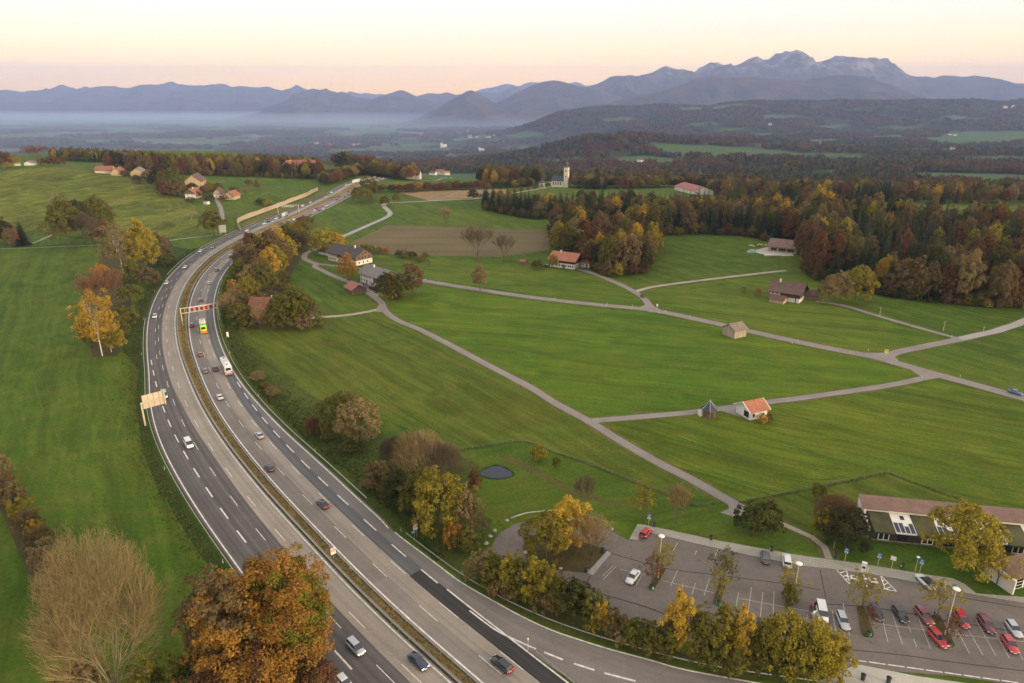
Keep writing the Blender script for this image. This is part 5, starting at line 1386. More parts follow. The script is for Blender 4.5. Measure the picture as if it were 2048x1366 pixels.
def scatter(name, P, S, IDX, ROT, label):
    """one object: points carrying scale, turn and which shape, filled by a geometry-nodes instancer"""
    me = bpy.data.meshes.new(name); n = len(P)
    me.vertices.add(n); me.vertices.foreach_set('co', np.asarray(P, np.float32).ravel())
    for nm, tp, arr in (('sc', 'FLOAT_VECTOR', S), ('ix', 'INT', IDX), ('rt', 'FLOAT', ROT)):
        a = me.attributes.new(nm, tp, 'POINT')
        a.data.foreach_set('vector' if tp == 'FLOAT_VECTOR' else 'value', np.asarray(arr, np.int32 if tp == 'INT' else np.float32).ravel())
    o = obj(name, me)
    ng = bpy.data.node_groups.new(name, 'GeometryNodeTree')
    ng.interface.new_socket('Geometry', in_out='INPUT', socket_type='NodeSocketGeometry'); ng.interface.new_socket('Geometry', in_out='OUTPUT', socket_type='NodeSocketGeometry')
    gi, go = ng.nodes.new('NodeGroupInput'), ng.nodes.new('NodeGroupOutput')
    ip = ng.nodes.new('GeometryNodeInstanceOnPoints'); ci = ng.nodes.new('GeometryNodeCollectionInfo')
    ci.inputs['Collection'].default_value = CL; ci.inputs['Separate Children'].default_value = True; ci.inputs['Reset Children'].default_value = True
    m2p = ng.nodes.new('GeometryNodeMeshToPoints')
    def attr(nm, tp):
        a = ng.nodes.new('GeometryNodeInputNamedAttribute'); a.data_type = tp; a.inputs['Name'].default_value = nm; return a.outputs['Attribute']
    ng.links.new(gi.outputs[0], m2p.inputs['Mesh']); ng.links.new(m2p.outputs[0], ip.inputs['Points']); ng.links.new(ci.outputs[0], ip.inputs['Instance'])
    ip.inputs['Pick Instance'].default_value = True
    ng.links.new(attr('ix', 'INT'), ip.inputs['Instance Index']); ng.links.new(attr('sc', 'FLOAT_VECTOR'), ip.inputs['Scale'])
    cx = ng.nodes.new('ShaderNodeCombineXYZ'); ng.links.new(attr('rt', 'FLOAT'), cx.inputs[2])
    e2r = ng.nodes.new('FunctionNodeEulerToRotation'); ng.links.new(cx.outputs[0], e2r.inputs[0]); ng.links.new(e2r.outputs[0], ip.inputs['Rotation'])
    ng.links.new(ip.outputs[0], go.inputs[0])
    md = o.modifiers.new('scatter', 'NODES'); md.node_group = ng
    return tag(o, label, 'forest', kind='stuff')
P, S, I, R_ = [], [], [], []
for x, y, kd, hu, h, w, b in MASS:
    H, W = PROTO[kd][0][:2]
    P.append((x, y, float(TZ(x, y)))); S.append((w/W, w/W, h/H)); I.append(single0+2*HUES.index(hu)+rs.randint(2)); R_.append(rs.uniform(0, 6.28))
b0 = len(shapes)
for i, hu in enumerate(['olive', 'brown', 'dark', 'olivegold', 'green', 'rust']):
    o = bpy.data.objects.new('shape_%02d' % len(shapes), mass_tree_mesh('tallshrub', hu, i)); CL.objects.link(o); shapes.append((hu, o))
for x, y in BUSH:
    q = rs.uniform(0.4, 1.0); P.append((x, y, float(TZ(x, y)))); S.append((q, q, q*rs.uniform(0.7, 1.2))); I.append(b0+rs.randint(6)); R_.append(rs.uniform(0, 6.28))
scatter('woodland', P, S, I, R_, 'autumn woods filling in behind the forest edges')

def blocked(x, y):
    r = np.zeros(len(x), bool)
    for Q in FAR_MEADOWS: r |= inside(x, y, Q)
    return r
def far_scatter(name, n, y0, y1, u0, u1, sc, label, cover=None):
    # even spread over the ground area
    yy = np.sqrt(rs.uniform(0, 1, n)*(y1*y1-y0*y0)+y0*y0); uu = rs.uniform(u0, u1, n); xx = uu*yy
    k = ~blocked(xx, yy)
    if cover is not None: k &= cover(xx, yy)
    xx, yy = xx[k], yy[k]
    c = fbm(xx/260, yy/260, 33, 3) + rs.normal(0, 0.07, len(xx))
    idx = np.where(c < 0.48, 0, np.where(c < 0.56, 4, np.where(c < 0.62, 3, np.where(c < 0.68, 2, 1))))*2 + rs.randint(0, 2, len(xx))
    s = sc*rs.uniform(0.8, 1.2, len(xx))
    scatter(name, np.c_[xx, yy, TZ(xx, yy)-0.5], np.c_[s, s, rs.uniform(0.85, 1.15, len(xx))*np.minimum(s, 1.15)], idx, rs.uniform(0, 6.28, len(xx)), label)
def cover_mid(x, y):
    px, py = 1024+FPX*x/(y*CP+(CAMZ-TZ(x, y))*SP), 0
    k = np.ones(len(x), bool)
    k &= ~((px > 950) & (px < 1570) & (y < 1010+(px-950)*0.05))          # church meadow and fields before it
    k &= ~((px > 730) & (px < 985) & (y < 1180))
    k &= ~((px < 1360) & (px > 1250) & (y < 1060))
    return k
far_scatter('hill_forest', 5200, 1010, 2100, -0.245, 0.95, 0.85, 'mixed autumn forest covering the near hills behind the church', cover_mid)
far_scatter('far_forest', 11000, 2100, 5200, -0.42, 0.95, 1.15, 'dense brown and green forest on the far hills')
def cover_ridge(x, y): return TZ(x, y) > -235
far_scatter('ridge_forest', 11000, 5200, 8600, -0.05, 0.9, 1.7, 'forest on the long ridge below the mountains', cover_ridge)
def cover_valley(x, y):
    return (fbm(x/900, y/500, 21, 4) < 0.50) & (TZ(x, y) < -200)
far_scatter('valley_woods', 9000, 4600, 11000, -0.85, 0.1, 2.0, 'woods spread over the hazy valley floor', cover_valley)
# ------------------------------------------------------------------ buildings
plain('wall_white', (0.66, 0.62, 0.56), 0.9, var=0.10, scale=0.4)
plain('wall_cream', (0.66, 0.58, 0.45), 0.9, var=0.10, scale=0.4)
plain('wall_ochre', (0.50, 0.36, 0.20), 0.9, var=0.12, scale=0.4)
def plank_mat(name, c, freq=3.2):
    m, nt, bs, out = new_mat(name)
    tc = nt.nodes.new('ShaderNodeTexCoord').outputs['Object']
    f = noise(nt, mapped(nt, tc, (freq, freq, 0.12)), 1.0, 3.0, 0.6); g = noise(nt, tc, 0.5, 3.0)
    c_ = mix(nt, ramp(nt, f, [(0.3, 0.0), (0.7, 1.0)]), tuple(x*0.6 for x in c), tuple(x*1.3 for x in c))
    c_ = mix(nt, 1.0, c_, ramp(nt, g, [(0.2, 0.8), (0.8, 1.15)]), 'MULTIPLY')
    nt.links.new(c_, bs.inputs['Base Color']); bs.inputs['Roughness'].default_value = 0.9; MATS[name] = m; return m
plank_mat('wood_dark', (0.075, 0.048, 0.034)); plank_mat('wood_brown', (0.16, 0.105, 0.065)); plank_mat('wood_grey', (0.36, 0.29, 0.215)); plank_mat('wood_weathered', (0.20, 0.165, 0.13)); plank_mat('wood_tan', (0.44, 0.31, 0.20))
def roof_mat(name, c, var=0.22):
    m, nt, bs, out = new_mat(name)
    tc = nt.nodes.new('ShaderNodeTexCoord').outputs['Object']
    w = nd(nt, 'ShaderNodeTexWave', Scale=2.4, Distortion=0.6); w.bands_direction = 'Y'; nt.links.new(tc, w.inputs['Vector'])
    g = noise(nt, tc, 0.45, 5.0, 0.65); k = noise(nt, tc, 3.0, 3.0, 0.6)
    c_ = mix(nt, ramp(nt, g, [(0.3, 0.0), (0.7, 1.0)]), tuple(x*(1-var) for x in c), tuple(x*(1+var) for x in c))
    c_ = mix(nt, 1.0, c_, ramp(nt, w.outputs['Fac'], [(0.0, 0.82), (0.5, 1.05)]), 'MULTIPLY')
    c_ = mix(nt, 1.0, c_, ramp(nt, k, [(0.2, 0.82), (0.8, 1.15)]), 'MULTIPLY')
    nt.links.new(c_, bs.inputs['Base Color']); bs.inputs['Roughness'].default_value = 0.85; MATS[name] = m; return m
roof_mat('roof_red', (0.285, 0.110, 0.060)); roof_mat('roof_orange', (0.38, 0.145, 0.075)); roof_mat('roof_brown', (0.120, 0.070, 0.052)); roof_mat('roof_dark', (0.070, 0.055, 0.050)); roof_mat('roof_grey', (0.20, 0.175, 0.16)); roof_mat('roof_pink', (0.34, 0.12, 0.10)); roof_mat('roof_slate', (0.055, 0.060, 0.075)); roof_mat('roof_weathered', (0.22, 0.165, 0.125)); roof_mat('roof_rust', (0.20, 0.118, 0.088)); roof_mat('roof_sod', (0.075, 0.070, 0.022), 0.4)
m, nt, bs, out = new_mat('window_glass'); bs.inputs['Base Color'].default_value = (0.022, 0.024, 0.028, 1); bs.inputs['Roughness'].default_value = 0.12; MATS['window_glass'] = m
m, nt, bs, out = new_mat('solar_panel'); bs.inputs['Base Color'].default_value = (0.025, 0.028, 0.045, 1); bs.inputs['Roughness'].default_value = 0.15; MATS['solar_panel'] = m
plain('frame_white', (0.72, 0.69, 0.63), 0.6, var=0.05); plain('frame_brown', (0.12, 0.07, 0.04), 0.8)
plain('metal_grey', (0.34, 0.33, 0.30), 0.5, 0.6, 0.1); plain('metal_pale', (0.56, 0.52, 0.44), 0.5, 0.2, 0.1); plain('metal_green', (0.30, 0.29, 0.20), 0.6, 0.1)

_win = {}
def window(parent, face, u, z, w, h, L, frame='frame_white', name='window', pane=True):
    """window on a wall of a house in local axes; face f (y=0), g0 (x=0) or g1 (x=L)"""
    key = (round(w, 2), round(h, 2), frame)
    if key not in _win:
        fr = MB().box(-w/2, w/2, -0.05, 0.02, 0, h).mesh('window', [MATS[frame]])
        pn = MB().box(-w/2+0.09, w/2-0.09, -0.065, 0.0, 0.09, h-0.09).mesh('pane', [MATS['window_glass']])
        _win[key] = (fr, pn)
    fr, pn = _win[key]
    loc, rz = {'f': ((u, 0, z), 0), 'g0': ((0, u, z), -math.pi/2), 'g1': ((L, u, z), math.pi/2)}[face]
    o = obj(name, fr, parent, loc, rz)
    if pane: obj('pane', pn, o)
    return o
def house(name, label, a, b, W, he, hr, wall='wall_white', roof='roof_red', axis='x', ov=0.8, upper=None, wins=(), doors=(), chimney=None, cat='house', zoff=0.0, skirt=None, verge=None, group=None):
    A, B = at(*a), at(*b); e = Vector((B.x-A.x, B.y-A.y, 0)); n = e.length; e /= n; f = Vector((-e.y, e.x, 0))
    if axis == 'x': o, L, Wd, rz = A, n, W, math.atan2(e.y, e.x)
    else: o, L, Wd, rz = B, W, n, math.atan2(f.y, f.x)
    root = empty(name, (o.x, o.y, min(A.z, B.z, o.z)+zoff), rz)
    tag(root, label, cat, group)
    MB().xprism([(0,-1.0),(Wd,-1.0),(Wd,he),(Wd/2,hr),(0,he)], 0, L).build('wall', MATS[wall], root)
    if upper:
        mt, zs, x0, x1 = upper; x0, x1 = x0*L, x1*L; k = 0.06
        MB().xprism([(-k,zs),(Wd+k,zs),(Wd+k,he),(Wd/2,hr-0.02),(-k,he)], x0-(k if x0 <= 0 else 0), x1+(k if x1 >= L-0.01 else 0)).build('wood_wall', MATS[mt], root)
    sl = (hr-he)/(Wd/2); ze = he-ov*sl
    r = MB().xprism([(-ov,ze+0.02),(Wd/2,hr+0.04),(Wd+ov,ze+0.02),(Wd+ov,ze+0.24),(Wd/2,hr+0.28),(-ov,ze+0.24)], -ov, L+ov).build('roof', MATS[roof], root)
    if verge:
        for x in (-ov-0.06, L+ov-0.14):
            MB().xprism([(-ov-0.05,ze-0.02),(Wd/2,hr+0.0),(Wd+ov+0.05,ze-0.02),(Wd+ov+0.05,ze+0.30),(Wd/2,hr+0.34),(-ov-0.05,ze+0.30)], x, x+0.2).build('verge_board', MATS[verge], r)
    if chimney:
        for cx in chimney:
            MB().box(cx*L-0.4, cx*L+0.4, Wd/2-1.2, Wd/2-0.4, hr-0.9, hr+1.0).box(cx*L-0.5, cx*L+0.5, Wd/2-1.3, Wd/2-0.3, hr+1.0, hr+1.15).build('chimney', MATS['wall_white'], r)
    for face, u, z, w, h in wins:
        uu = u*(L if face == 'f' else Wd); window(root, face, uu, z, w, h, L)
    for face, u, w, h in doors:
        uu = u*(L if face == 'f' else Wd); window(root, face, uu, 0.0, w, h, L, 'frame_brown', 'door', False)
    return root
def rowwin(face, us, z, w=1.0, h=1.3): return [(face, u, z, w, h) for u in us]
# farms and houses of the middle ground
house('farmhouse', 'long farmhouse with dark brown roof, cream ground floor and wooden gable', (656.6,520), (712,532), 13, 5.6, 9.6, 'wall_cream', 'roof_dark', 'x', 1.2, ('wood_brown', 2.9, 0.32, 1.0),
      rowwin('f', [.05,.12,.19,.26], 0.8)+rowwin('f', [.05,.12,.19,.26], 3.4)+rowwin('f', [.40,.50,.60,.70,.80,.90], 0.8)+rowwin('g1', [.2,.45,.7], 0.8)+rowwin('g1', [.2,.4,.6,.8], 3.6)+rowwin('g1', [.4,.6], 6.2), [], [.75])
house('shed', 'low white annex with brown roof at the left end of the long farmhouse', (637,508), (656,512), 6, 2.4, 4.0, 'wall_white', 'roof_brown', 'x', 0.6, cat='shed')
house('farmhouse', 'white farmhouse with grey tiled roof beside the garden trees', (721,563), (764,577), 11, 5.6, 8.8, 'wall_white', 'roof_grey', 'x', 1.2, ('wood_brown', 0.5, 0.62, 1.0),
      rowwin('f', [.07,.2,.33,.46], 0.9)+rowwin('f', [.07,.2,.33,.46], 3.4), [('f', .3, 1.2, 2.1)], [.35])
house('shed', 'small lean-to with grey roof in front of the white farmhouse', (738,578), (752,583), 4, 2.3, 3.2, 'wood_dark', 'roof_grey', 'x', 0.5, cat='shed')
house('shed', 'red roofed wooden shed beside the farm lane', (690.5,582), (704,590), 8.0, 2.6, 4.8, 'wood_brown', 'roof_pink', 'x', 0.7, cat='shed')
house('farmhouse', 'red tiled farmhouse half hidden by trees beside the motorway', (499,643), (560,643), 12.5, 4.2, 9.6, 'wall_white', 'roof_red', 'x', 1.0, ('wood_brown', 4.0, 0.8, 1.0), rowwin('g1', [.2,.5,.8], 1.0)+rowwin('g1', [.35,.65], 4.2), [], [.7])
house('shed', 'low red roofed wing in front of the red tiled farmhouse', (503,655), (536,655), 7, 2.4, 4.4, 'wood_dark', 'roof_red', 'x', 0.6, cat='shed')
house('farmhouse', 'white house with orange red roof at the edge of the brown wood', (1100,533), (1148.4,539), 12, 5.2, 8.4, 'wall_white', 'roof_orange', 'x', 1.3, ('wood_dark', 2.9, 0.36, 1.0),
      rowwin('f', [.09,.26], 0.9, 1.3)+rowwin('f', [.09,.26], 3.3, 1.3)+rowwin('f', [.40,.50,.66,.76,.84,.94], 0.9)+rowwin('g1', [.2,.5,.8], 1.0), [('f', .57, 1.4, 2.2)], [.3])
house('annex', 'small white annex with red roof right of the orange roofed house', (1162,534), (1178,536), 7, 2.8, 4.6, 'wall_white', 'roof_orange', 'x', 0.7, None, rowwin('f', [.25], 0.9), [('f', .7, 1.2, 2.1)], cat='house')
house('shed', 'tiny red shed left of the orange roofed house', (1040,529), (1050,530), 3, 2.0, 3.0, 'wood_brown', 'roof_red', 'x', 0.3, cat='shed')
hb = house('hay_barn', 'weathered grey hay barn standing alone in the meadow', (1468.4,678), (1491.8,673), 6.8, 3.6, 5.6, 'wood_grey', 'roof_weathered', 'x', 0.5, cat='barn')
house('garage', 'small white garage with orange roof beside the meadow lane', (1498.6,841), (1533,834), 6.4, 3.1, 5.0, 'wall_white', 'roof_orange', 'x', 0.7, None, [('f', .22, 0.9, 1.0, 1.2), ('f', .78, 0.9, 1.0, 1.0), ('g0', .25, 0.5, 2.4, 2.2)], verge='frame_white', cat='garage')
house('farmhouse', 'old farm with long brown roof, white house end and dark barn end', (1538.7,598), (1598,607), 12, 5.0, 8.6, 'wall_white', 'roof_brown', 'x', 1.3, ('wood_dark', 2.2, 0.34, 1.0),
      rowwin('f', [.09,.24], 3.2)+rowwin('f', [.07,.2], 0.9)+rowwin('f', [.40,.47,.54], 0.9)+rowwin('g1', [.3], 0.8), [('f', .87, 0.5, 2.2)], [.22])
house('shed', 'lean-to woodshed with brown roof in front of the old farm', (1538,604), (1566,609), 4.5, 2.2, 3.6, 'wood_tan', 'roof_brown', 'x', 0.6, cat='shed')
house('shed', 'low wing with brown roof behind the right end of the old farm', (1606,598), (1634,600), 6, 2.4, 4.2, 'wood_brown', 'roof_brown', 'x', 0.8, cat='shed')
house('cattle_barn', 'cattle barn with brick red roof at the forest edge', (1536,502), (1592,508), 16, 3.6, 7.2, 'wood_tan', 'roof_rust', 'x', 1.0, None, [('f', .2, 0.6, 4.0, 2.2), ('f', .5, 0.6, 5.0, 2.2), ('f', .8, 0.6, 5.0, 2.2)], cat='barn')
# hall, village behind, far roofs
house('hall', 'white agricultural hall with dark red roof below the church hill', (1349,380), (1387,389), 24, 5, 9, 'wall_white', 'roof_pink', 'x', 0.8, cat='hall')
house('farm_roof', 'orange red roof among the trees right of the church', (1246,370), (1268,371), 14, 4.5, 9, 'wall_white', 'roof_orange', 'x', 0.8, cat='house')
house('village_house', 'red roofed village house above the agricultural hall', (1414,366), (1440,367), 16, 6, 12, 'wall_white', 'roof_orange', 'x', 0.8, cat='house')
# left village
house('farmhouse', 'long red roof farthest left in the village behind the hill', (190,346), (224,348), 12, 4, 8, 'wall_cream', 'roof_red', 'x', 0.8)
house('barn', 'cream gabled barn right of the long red roof behind the hill', (222,351), (244,352), 16, 4, 8.5, 'wall_ochre', 'roof_red', 'y', 0.9, cat='barn')
house('barn', 'grey roofed barn with cream gable in the upper village', (262,355), (288,356), 20, 6, 10.5, 'wall_ochre', 'roof_grey', 'y', 0.9, cat='barn')
house('farmhouse', 'red roofed house beside the grey roofed barn', (288,357), (306,357), 12, 4, 8, 'wall_cream', 'roof_red', 'x', 0.8)
bb = house('barn', 'largest village barn with solar panels on its roof', (371,377), (404,378), 24, 8, 14.5, 'wall_ochre', 'roof_brown', 'y', 1.0, None, (), (), cat='barn')
house('farmhouse', 'white farmhouse with wooden gable facing the meadow', (371,397), (391,398), 14, 5.2, 9.5, 'wall_white', 'roof_red', 'y', 1.2, ('wood_brown', 4.6, 0.0, 1.0), rowwin('g0', [.3,.7], 1.0)+rowwin('g0', [.3,.7], 3.2), [], [.4])
house('shed', 'dark shed with red roof in the middle of the village', (402,386), (416,386), 10, 3.4, 7, 'wood_dark', 'roof_pink', 'x', 0.8, cat='shed')
house('farmhouse', 'cream gabled house with white base at the village lane', (428,396), (444,396), 14, 5, 9.2, 'wall_white', 'roof_brown', 'y', 1.1, ('wood_tan', 3.4, 0.0, 1.0), rowwin('g0', [.3,.7], 1.0), [])
house('farmhouse', 'rightmost village house with red roof', (449,399), (468,400), 13, 4.2, 8.2, 'wall_ochre', 'roof_red', 'y', 1.1, None, rowwin('g0', [.3,.7], 1.0), [])
house('caravan', 'small pale caravan below the village lane', (407,408), (415,409), 3, 2.3, 2.7, 'wall_white', 'roof_pink', 'x', 0.1, None, rowwin('f', [.5], 0.9, 1.2, 0.8), [], cat='caravan')
house('cottage', 'small white house on the hilltop among bare trees', (64,331), (74,330), 8, 3, 5, 'wall_white', 'roof_weathered', 'x', 0.4, zoff=0.2)
house('cottage', 'cream hut left of the hilltop house', (27,332), (42,331), 8, 3, 4.6, 'wall_cream', 'roof_weathered', 'x', 0.4, zoff=0.2)
house('farmhouse', 'orange roofed farm in the wood left of the far motorway', (566,352), (584,353), 14, 13, 19, 'wall_cream', 'roof_orange', 'y', 0.9)
house('farmhouse', 'larger orange roofed farm right of it in the wood by the far motorway', (586,352), (628,354), 18, 12.5, 20, 'wall_cream', 'roof_red', 'x', 1.0)
# solar panels on the big barn: on the left roof slope, running away from the viewer
L_, W_ = 24.0, (at(404,378)-at(371,377)).length; sl = (14.5-8)/(W_/2)
roof_bb = [c for c in bb.children if c.name.startswith('roof')][0]
for i in range(3):
    y1, y0 = W_*0.56+1.0, W_-0.4
    z = lambda y: 8+(W_-y)*sl+0.36
    xa, xb = 1.5+i*7.0, 7.6+i*7.0
    MB().add([(xa,y1,z(y1)),(xb,y1,z(y1)),(xb,y0,z(y0)),(xa,y0,z(y0)),(xa,y1,z(y1)-.08),(xb,y1,z(y1)-.08),(xb,y0,z(y0)-.08),(xa,y0,z(y0)-.08)], [(0,3,2,1),(4,5,6,7),(0,1,5,4),(2,3,7,6),(1,2,6,5),(3,0,4,7)]).build('solar_panel', MATS['solar_panel'], roof_bb)
# hexagonal hut with pyramid roof
hp = at(1417, 832); hut = tag(empty('pavilion_hut', hp, 0.35), 'small brown wooden hut with pointed grey roof by the meadow lane', 'hut')
hx = [(2.15*math.cos(math.pi/3*k), 2.15*math.sin(math.pi/3*k)) for k in range(6)]
MB().prism(hx, 0, 2.9).build('wall', MATS['wood_brown'], hut)
hr_ = [(2.9*math.cos(math.pi/3*k), 2.9*math.sin(math.pi/3*k)) for k in range(6)]
mid = [(1.25*math.cos(math.pi/3*k), 1.25*math.sin(math.pi/3*k)) for k in range(6)]
rb = MB(); rb.add([(x,y,2.6) for x,y in hr_]+[(x,y,3.9) for x,y in mid]+[(0,0,5.6)], [(k,(k+1)%6,6+(k+1)%6,6+k) for k in range(6)]+[(6+k,6+(k+1)%6,12) for k in range(6)]+[tuple(range(6))[::-1]]); hroof = rb.build('roof', MATS['roof_slate'], hut)
for k in range(6):
    a = math.pi/3*k; MB().tube((2.92*math.cos(a),2.92*math.sin(a),2.66),(1.26*math.cos(a),1.26*math.sin(a),3.96),0.1).tube((1.26*math.cos(a),1.26*math.sin(a),3.96),(0,0,5.66),0.1).build('hip_strip', MATS['metal_grey'], hroof)
MB().box(-0.5,0.5,-2.0,-1.83,0,2.0).build('door', MATS['wood_dark'], hut)
tk = at(1402, 831); tank = tag(empty('water_tank', tk, 0.2), 'pale plastic tank left of the pointed hut', 'tank')
MB().box(-0.85,0.85,-0.75,0.75,0.15,1.75).build('tank_body', plain('tank_white', (0.60,0.62,0.50), 0.6), tank); MB().box(-0.9,0.9,-0.8,0.8,0.0,0.15).build('pallet', MATS['wood_grey'], tank)
# garage porch roof and post
# pilgrimage church
def church():
    A, B = at(1103.6, 374), at(1128.6, 375); e = (B-A); L = Vector((e.x, e.y, 0)).length; rz = math.atan2(e.y, e.x)
    root = tag(empty('church', A, rz), 'cream pilgrimage church with slate roof and onion domed tower', 'church'); W = 11
    MB().xprism([(0,-1),(W,-1),(W,8.5),(W/2,14),(0,8.5)], 0, L).build('wall', MATS['wall_cream'], root)
    MB().xprism([(-.6,8.0),(W/2,14.2),(W+.6,8.0),(W+.6,8.4),(W/2,14.6),(-.6,8.4)], -.5, L+.3).build('roof', MATS['roof_slate'], root)
    root.scale = (0.9, 0.9, 0.9)
    for k in range(4): window(root, 'f', L*(0.14+0.21*k), 3.0, 1.5, 4.2, L, 'frame_white')
    MB().box(-6, -0.05, 2, W-2, -1, 6.5).build('chancel', MATS['wall_cream'], root)
    MB().add([(-6.5,1.5,6.5),(0,1.5,6.5),(0,W-1.5,6.5),(-6.5,W-1.5,6.5),(-0.05,W/2,11)], [(0,1,4),(1,2,4),(2,3,4),(3,0,4)]).build('chancel_roof', MATS['roof_slate'], root)
    tw = MB().box(L+0.3, L+5.9, 1.0, 6.6, -1, 25).box(L+0.1, L+6.1, 0.8, 6.8, 24.4, 25.4).build('tower', MATS['wall_cream'], root)
    for u, z in ((L+3.1, 20), (L+3.1, 13)): MB().box(u-0.6, u+0.6, 0.9, 1.01, z, z+2.4).build('belfry_opening', MATS['window_glass'], tw)
    MB().box(L+5.88, L+6.0, 3.2, 4.4, 20, 22.4).build('belfry_opening', MATS['window_glass'], tw)
    prof = [(2.9,25.4),(2.5,26.4),(1.5,27.4),(1.4,28.4),(2.3,29.2),(2.5,30.2),(2.0,31.3),(1.0,32.2),(0.5,33.2),(0.18,34.5),(0.1,37.0)]
    mb = MB(); cx, cy = L+3.1, 3.8; n = 12
    vs = [(cx+r*math.cos(6.2832*k/n), cy+r*math.sin(6.2832*k/n), z) for r, z in prof for k in range(n)]
    mb.add(vs, [(j*n+k, j*n+(k+1)%n, (j+1)*n+(k+1)%n, (j+1)*n+k) for j in range(len(prof)-1) for k in range(n)]); mb.build('onion_dome', plain('dome_copper', (0.10,0.085,0.075), 0.6), tw, True)
    C = at(1083.5, 374.5); ch = tag(empty('chapel', C, rz), 'small round roofed chapel left of the church', 'chapel')
    oc = [(3.6*math.cos(math.pi/4*k), 3.6*math.sin(math.pi/4*k)) for k in range(8)]
    MB().prism(oc, -1, 5).build('wall', MATS['wall_cream'], ch)
    pr = [(4.1,4.9),(3.4,6.4),(1.6,7.6),(1.0,8.4),(1.1,9.4),(0.3,10.4),(0.05,12)]
    mb = MB(); mb.add([(r*math.cos(math.pi/4*k), r*math.sin(math.pi/4*k), z) for r, z in pr for k in range(8)], [(j*8+k, j*8+(k+1)%8, (j+1)*8+(k+1)%8, (j+1)*8+k) for j in range(len(pr)-1) for k in range(8)]); mb.build('roof', MATS['roof_slate'], ch)
church()
# far white church towers and hamlets of the valley
def far_steeple(px, py, h, label):
    p = at(px, py); r = tag(empty('far_church', p), label, 'church'); w = h*0.12
    MB().box(-w, w, -w, w, -5, h*0.62).build('tower', MATS['wall_white'], r)
    MB().add([(-w*1.1,-w*1.1,h*.62),(w*1.1,-w*1.1,h*.62),(w*1.1,w*1.1,h*.62),(-w*1.1,w*1.1,h*.62),(0,0,h)], [(0,1,4),(1,2,4),(2,3,4),(3,0,4)]).build('spire', MATS['roof_slate'], r)
    MB().xprism([(-w*1.4,-5),(w*1.4,-5),(w*1.4,h*.25),(0,h*.42),(-w*1.4,h*.25)], w, w*6).build('nave', MATS['wall_white'], r)
far_steeple(883, 295, 62, 'tiny white church with a pointed spire far out in the valley')
far_steeple(959, 303, 50, 'tiny white church right of the other one far out in the valley')
far_steeple(1398, 362, 26, 'white village church tower behind the agricultural hall')
rs2 = np.random.RandomState(4)
def hamlet(label, group, pts, s=1.0, wallm='wall_white'):
    for px, py in pts:
        p = at(px, py); sc = s*rs2.uniform(0.8, 1.3)
        r = tag(empty('far_house', p, rs2.uniform(-0.5, 0.5)), label, 'house', group)
        L, W, h = 16*sc, 11*sc, 6*sc
        MB().xprism([(-W/2,-3),(W/2,-3),(W/2,h),(0,h+4*sc),(-W/2,h)], -L/2, L/2).build('wall', MATS[wallm], r)
        MB().xprism([(-W/2-1,h-.5),(0,h+4.3*sc),(W/2+1,h-.5),(W/2+1,h),(0,h+4.8*sc),(-W/2-1,h)], -L/2-.8, L/2+.8).build('roof', MATS[rs2.choice(['roof_red','roof_orange','roof_brown'])], r)
hamlet('pale house with red roof in the hamlet on the long far meadow', 'houses of the far meadow hamlet', [(1628,302),(1640,303),(1652,302),(1664,301),(1676,302),(1688,301),(1500,312),(1508,314),(1566,297),(1578,298)])
hamlet('farm building beside the meadow at the far right forest', 'farm buildings at the far right', [(1890,342),(1902,343),(1914,342),(1926,344)], 1.0)
hamlet('white house on the upper meadow at the far right', 'houses on the upper far right meadow', [(1900,270),(1910,271),(1818,292),(1830,291),(1880,293),(1905,299)], 1.1)
hamlet('house with red roof beyond the motorway crest', 'houses beyond the motorway crest', [(866,350),(880,349),(893,350),(828,358),(660,322),(672,321),(686,323)], 0.9)
hamlet('tiny pale house in the valley village below the dark cone mountain', 'houses of the valley village', [(930+rs2.uniform(0,75), 262+rs2.uniform(0,14)) for k in range(18)], 1.5)
hamlet('tiny pale building in the hazy valley behind the motorway', 'buildings in the hazy valley', [(625+rs2.uniform(0,95), 288+rs2.uniform(0,5)) for k in range(10)], 1.8)
hamlet('white house on the forested ridge at the right skyline', 'houses on the ridge skyline', [(1838,216),(1848,216),(2010,216),(2026,215),(1540,250)], 1.8)
hamlet('house with red roof on the meadow behind the church wood', 'houses behind the church wood', [(1138,326),(1146,325),(1120,327),(1280,324)], 0.9)

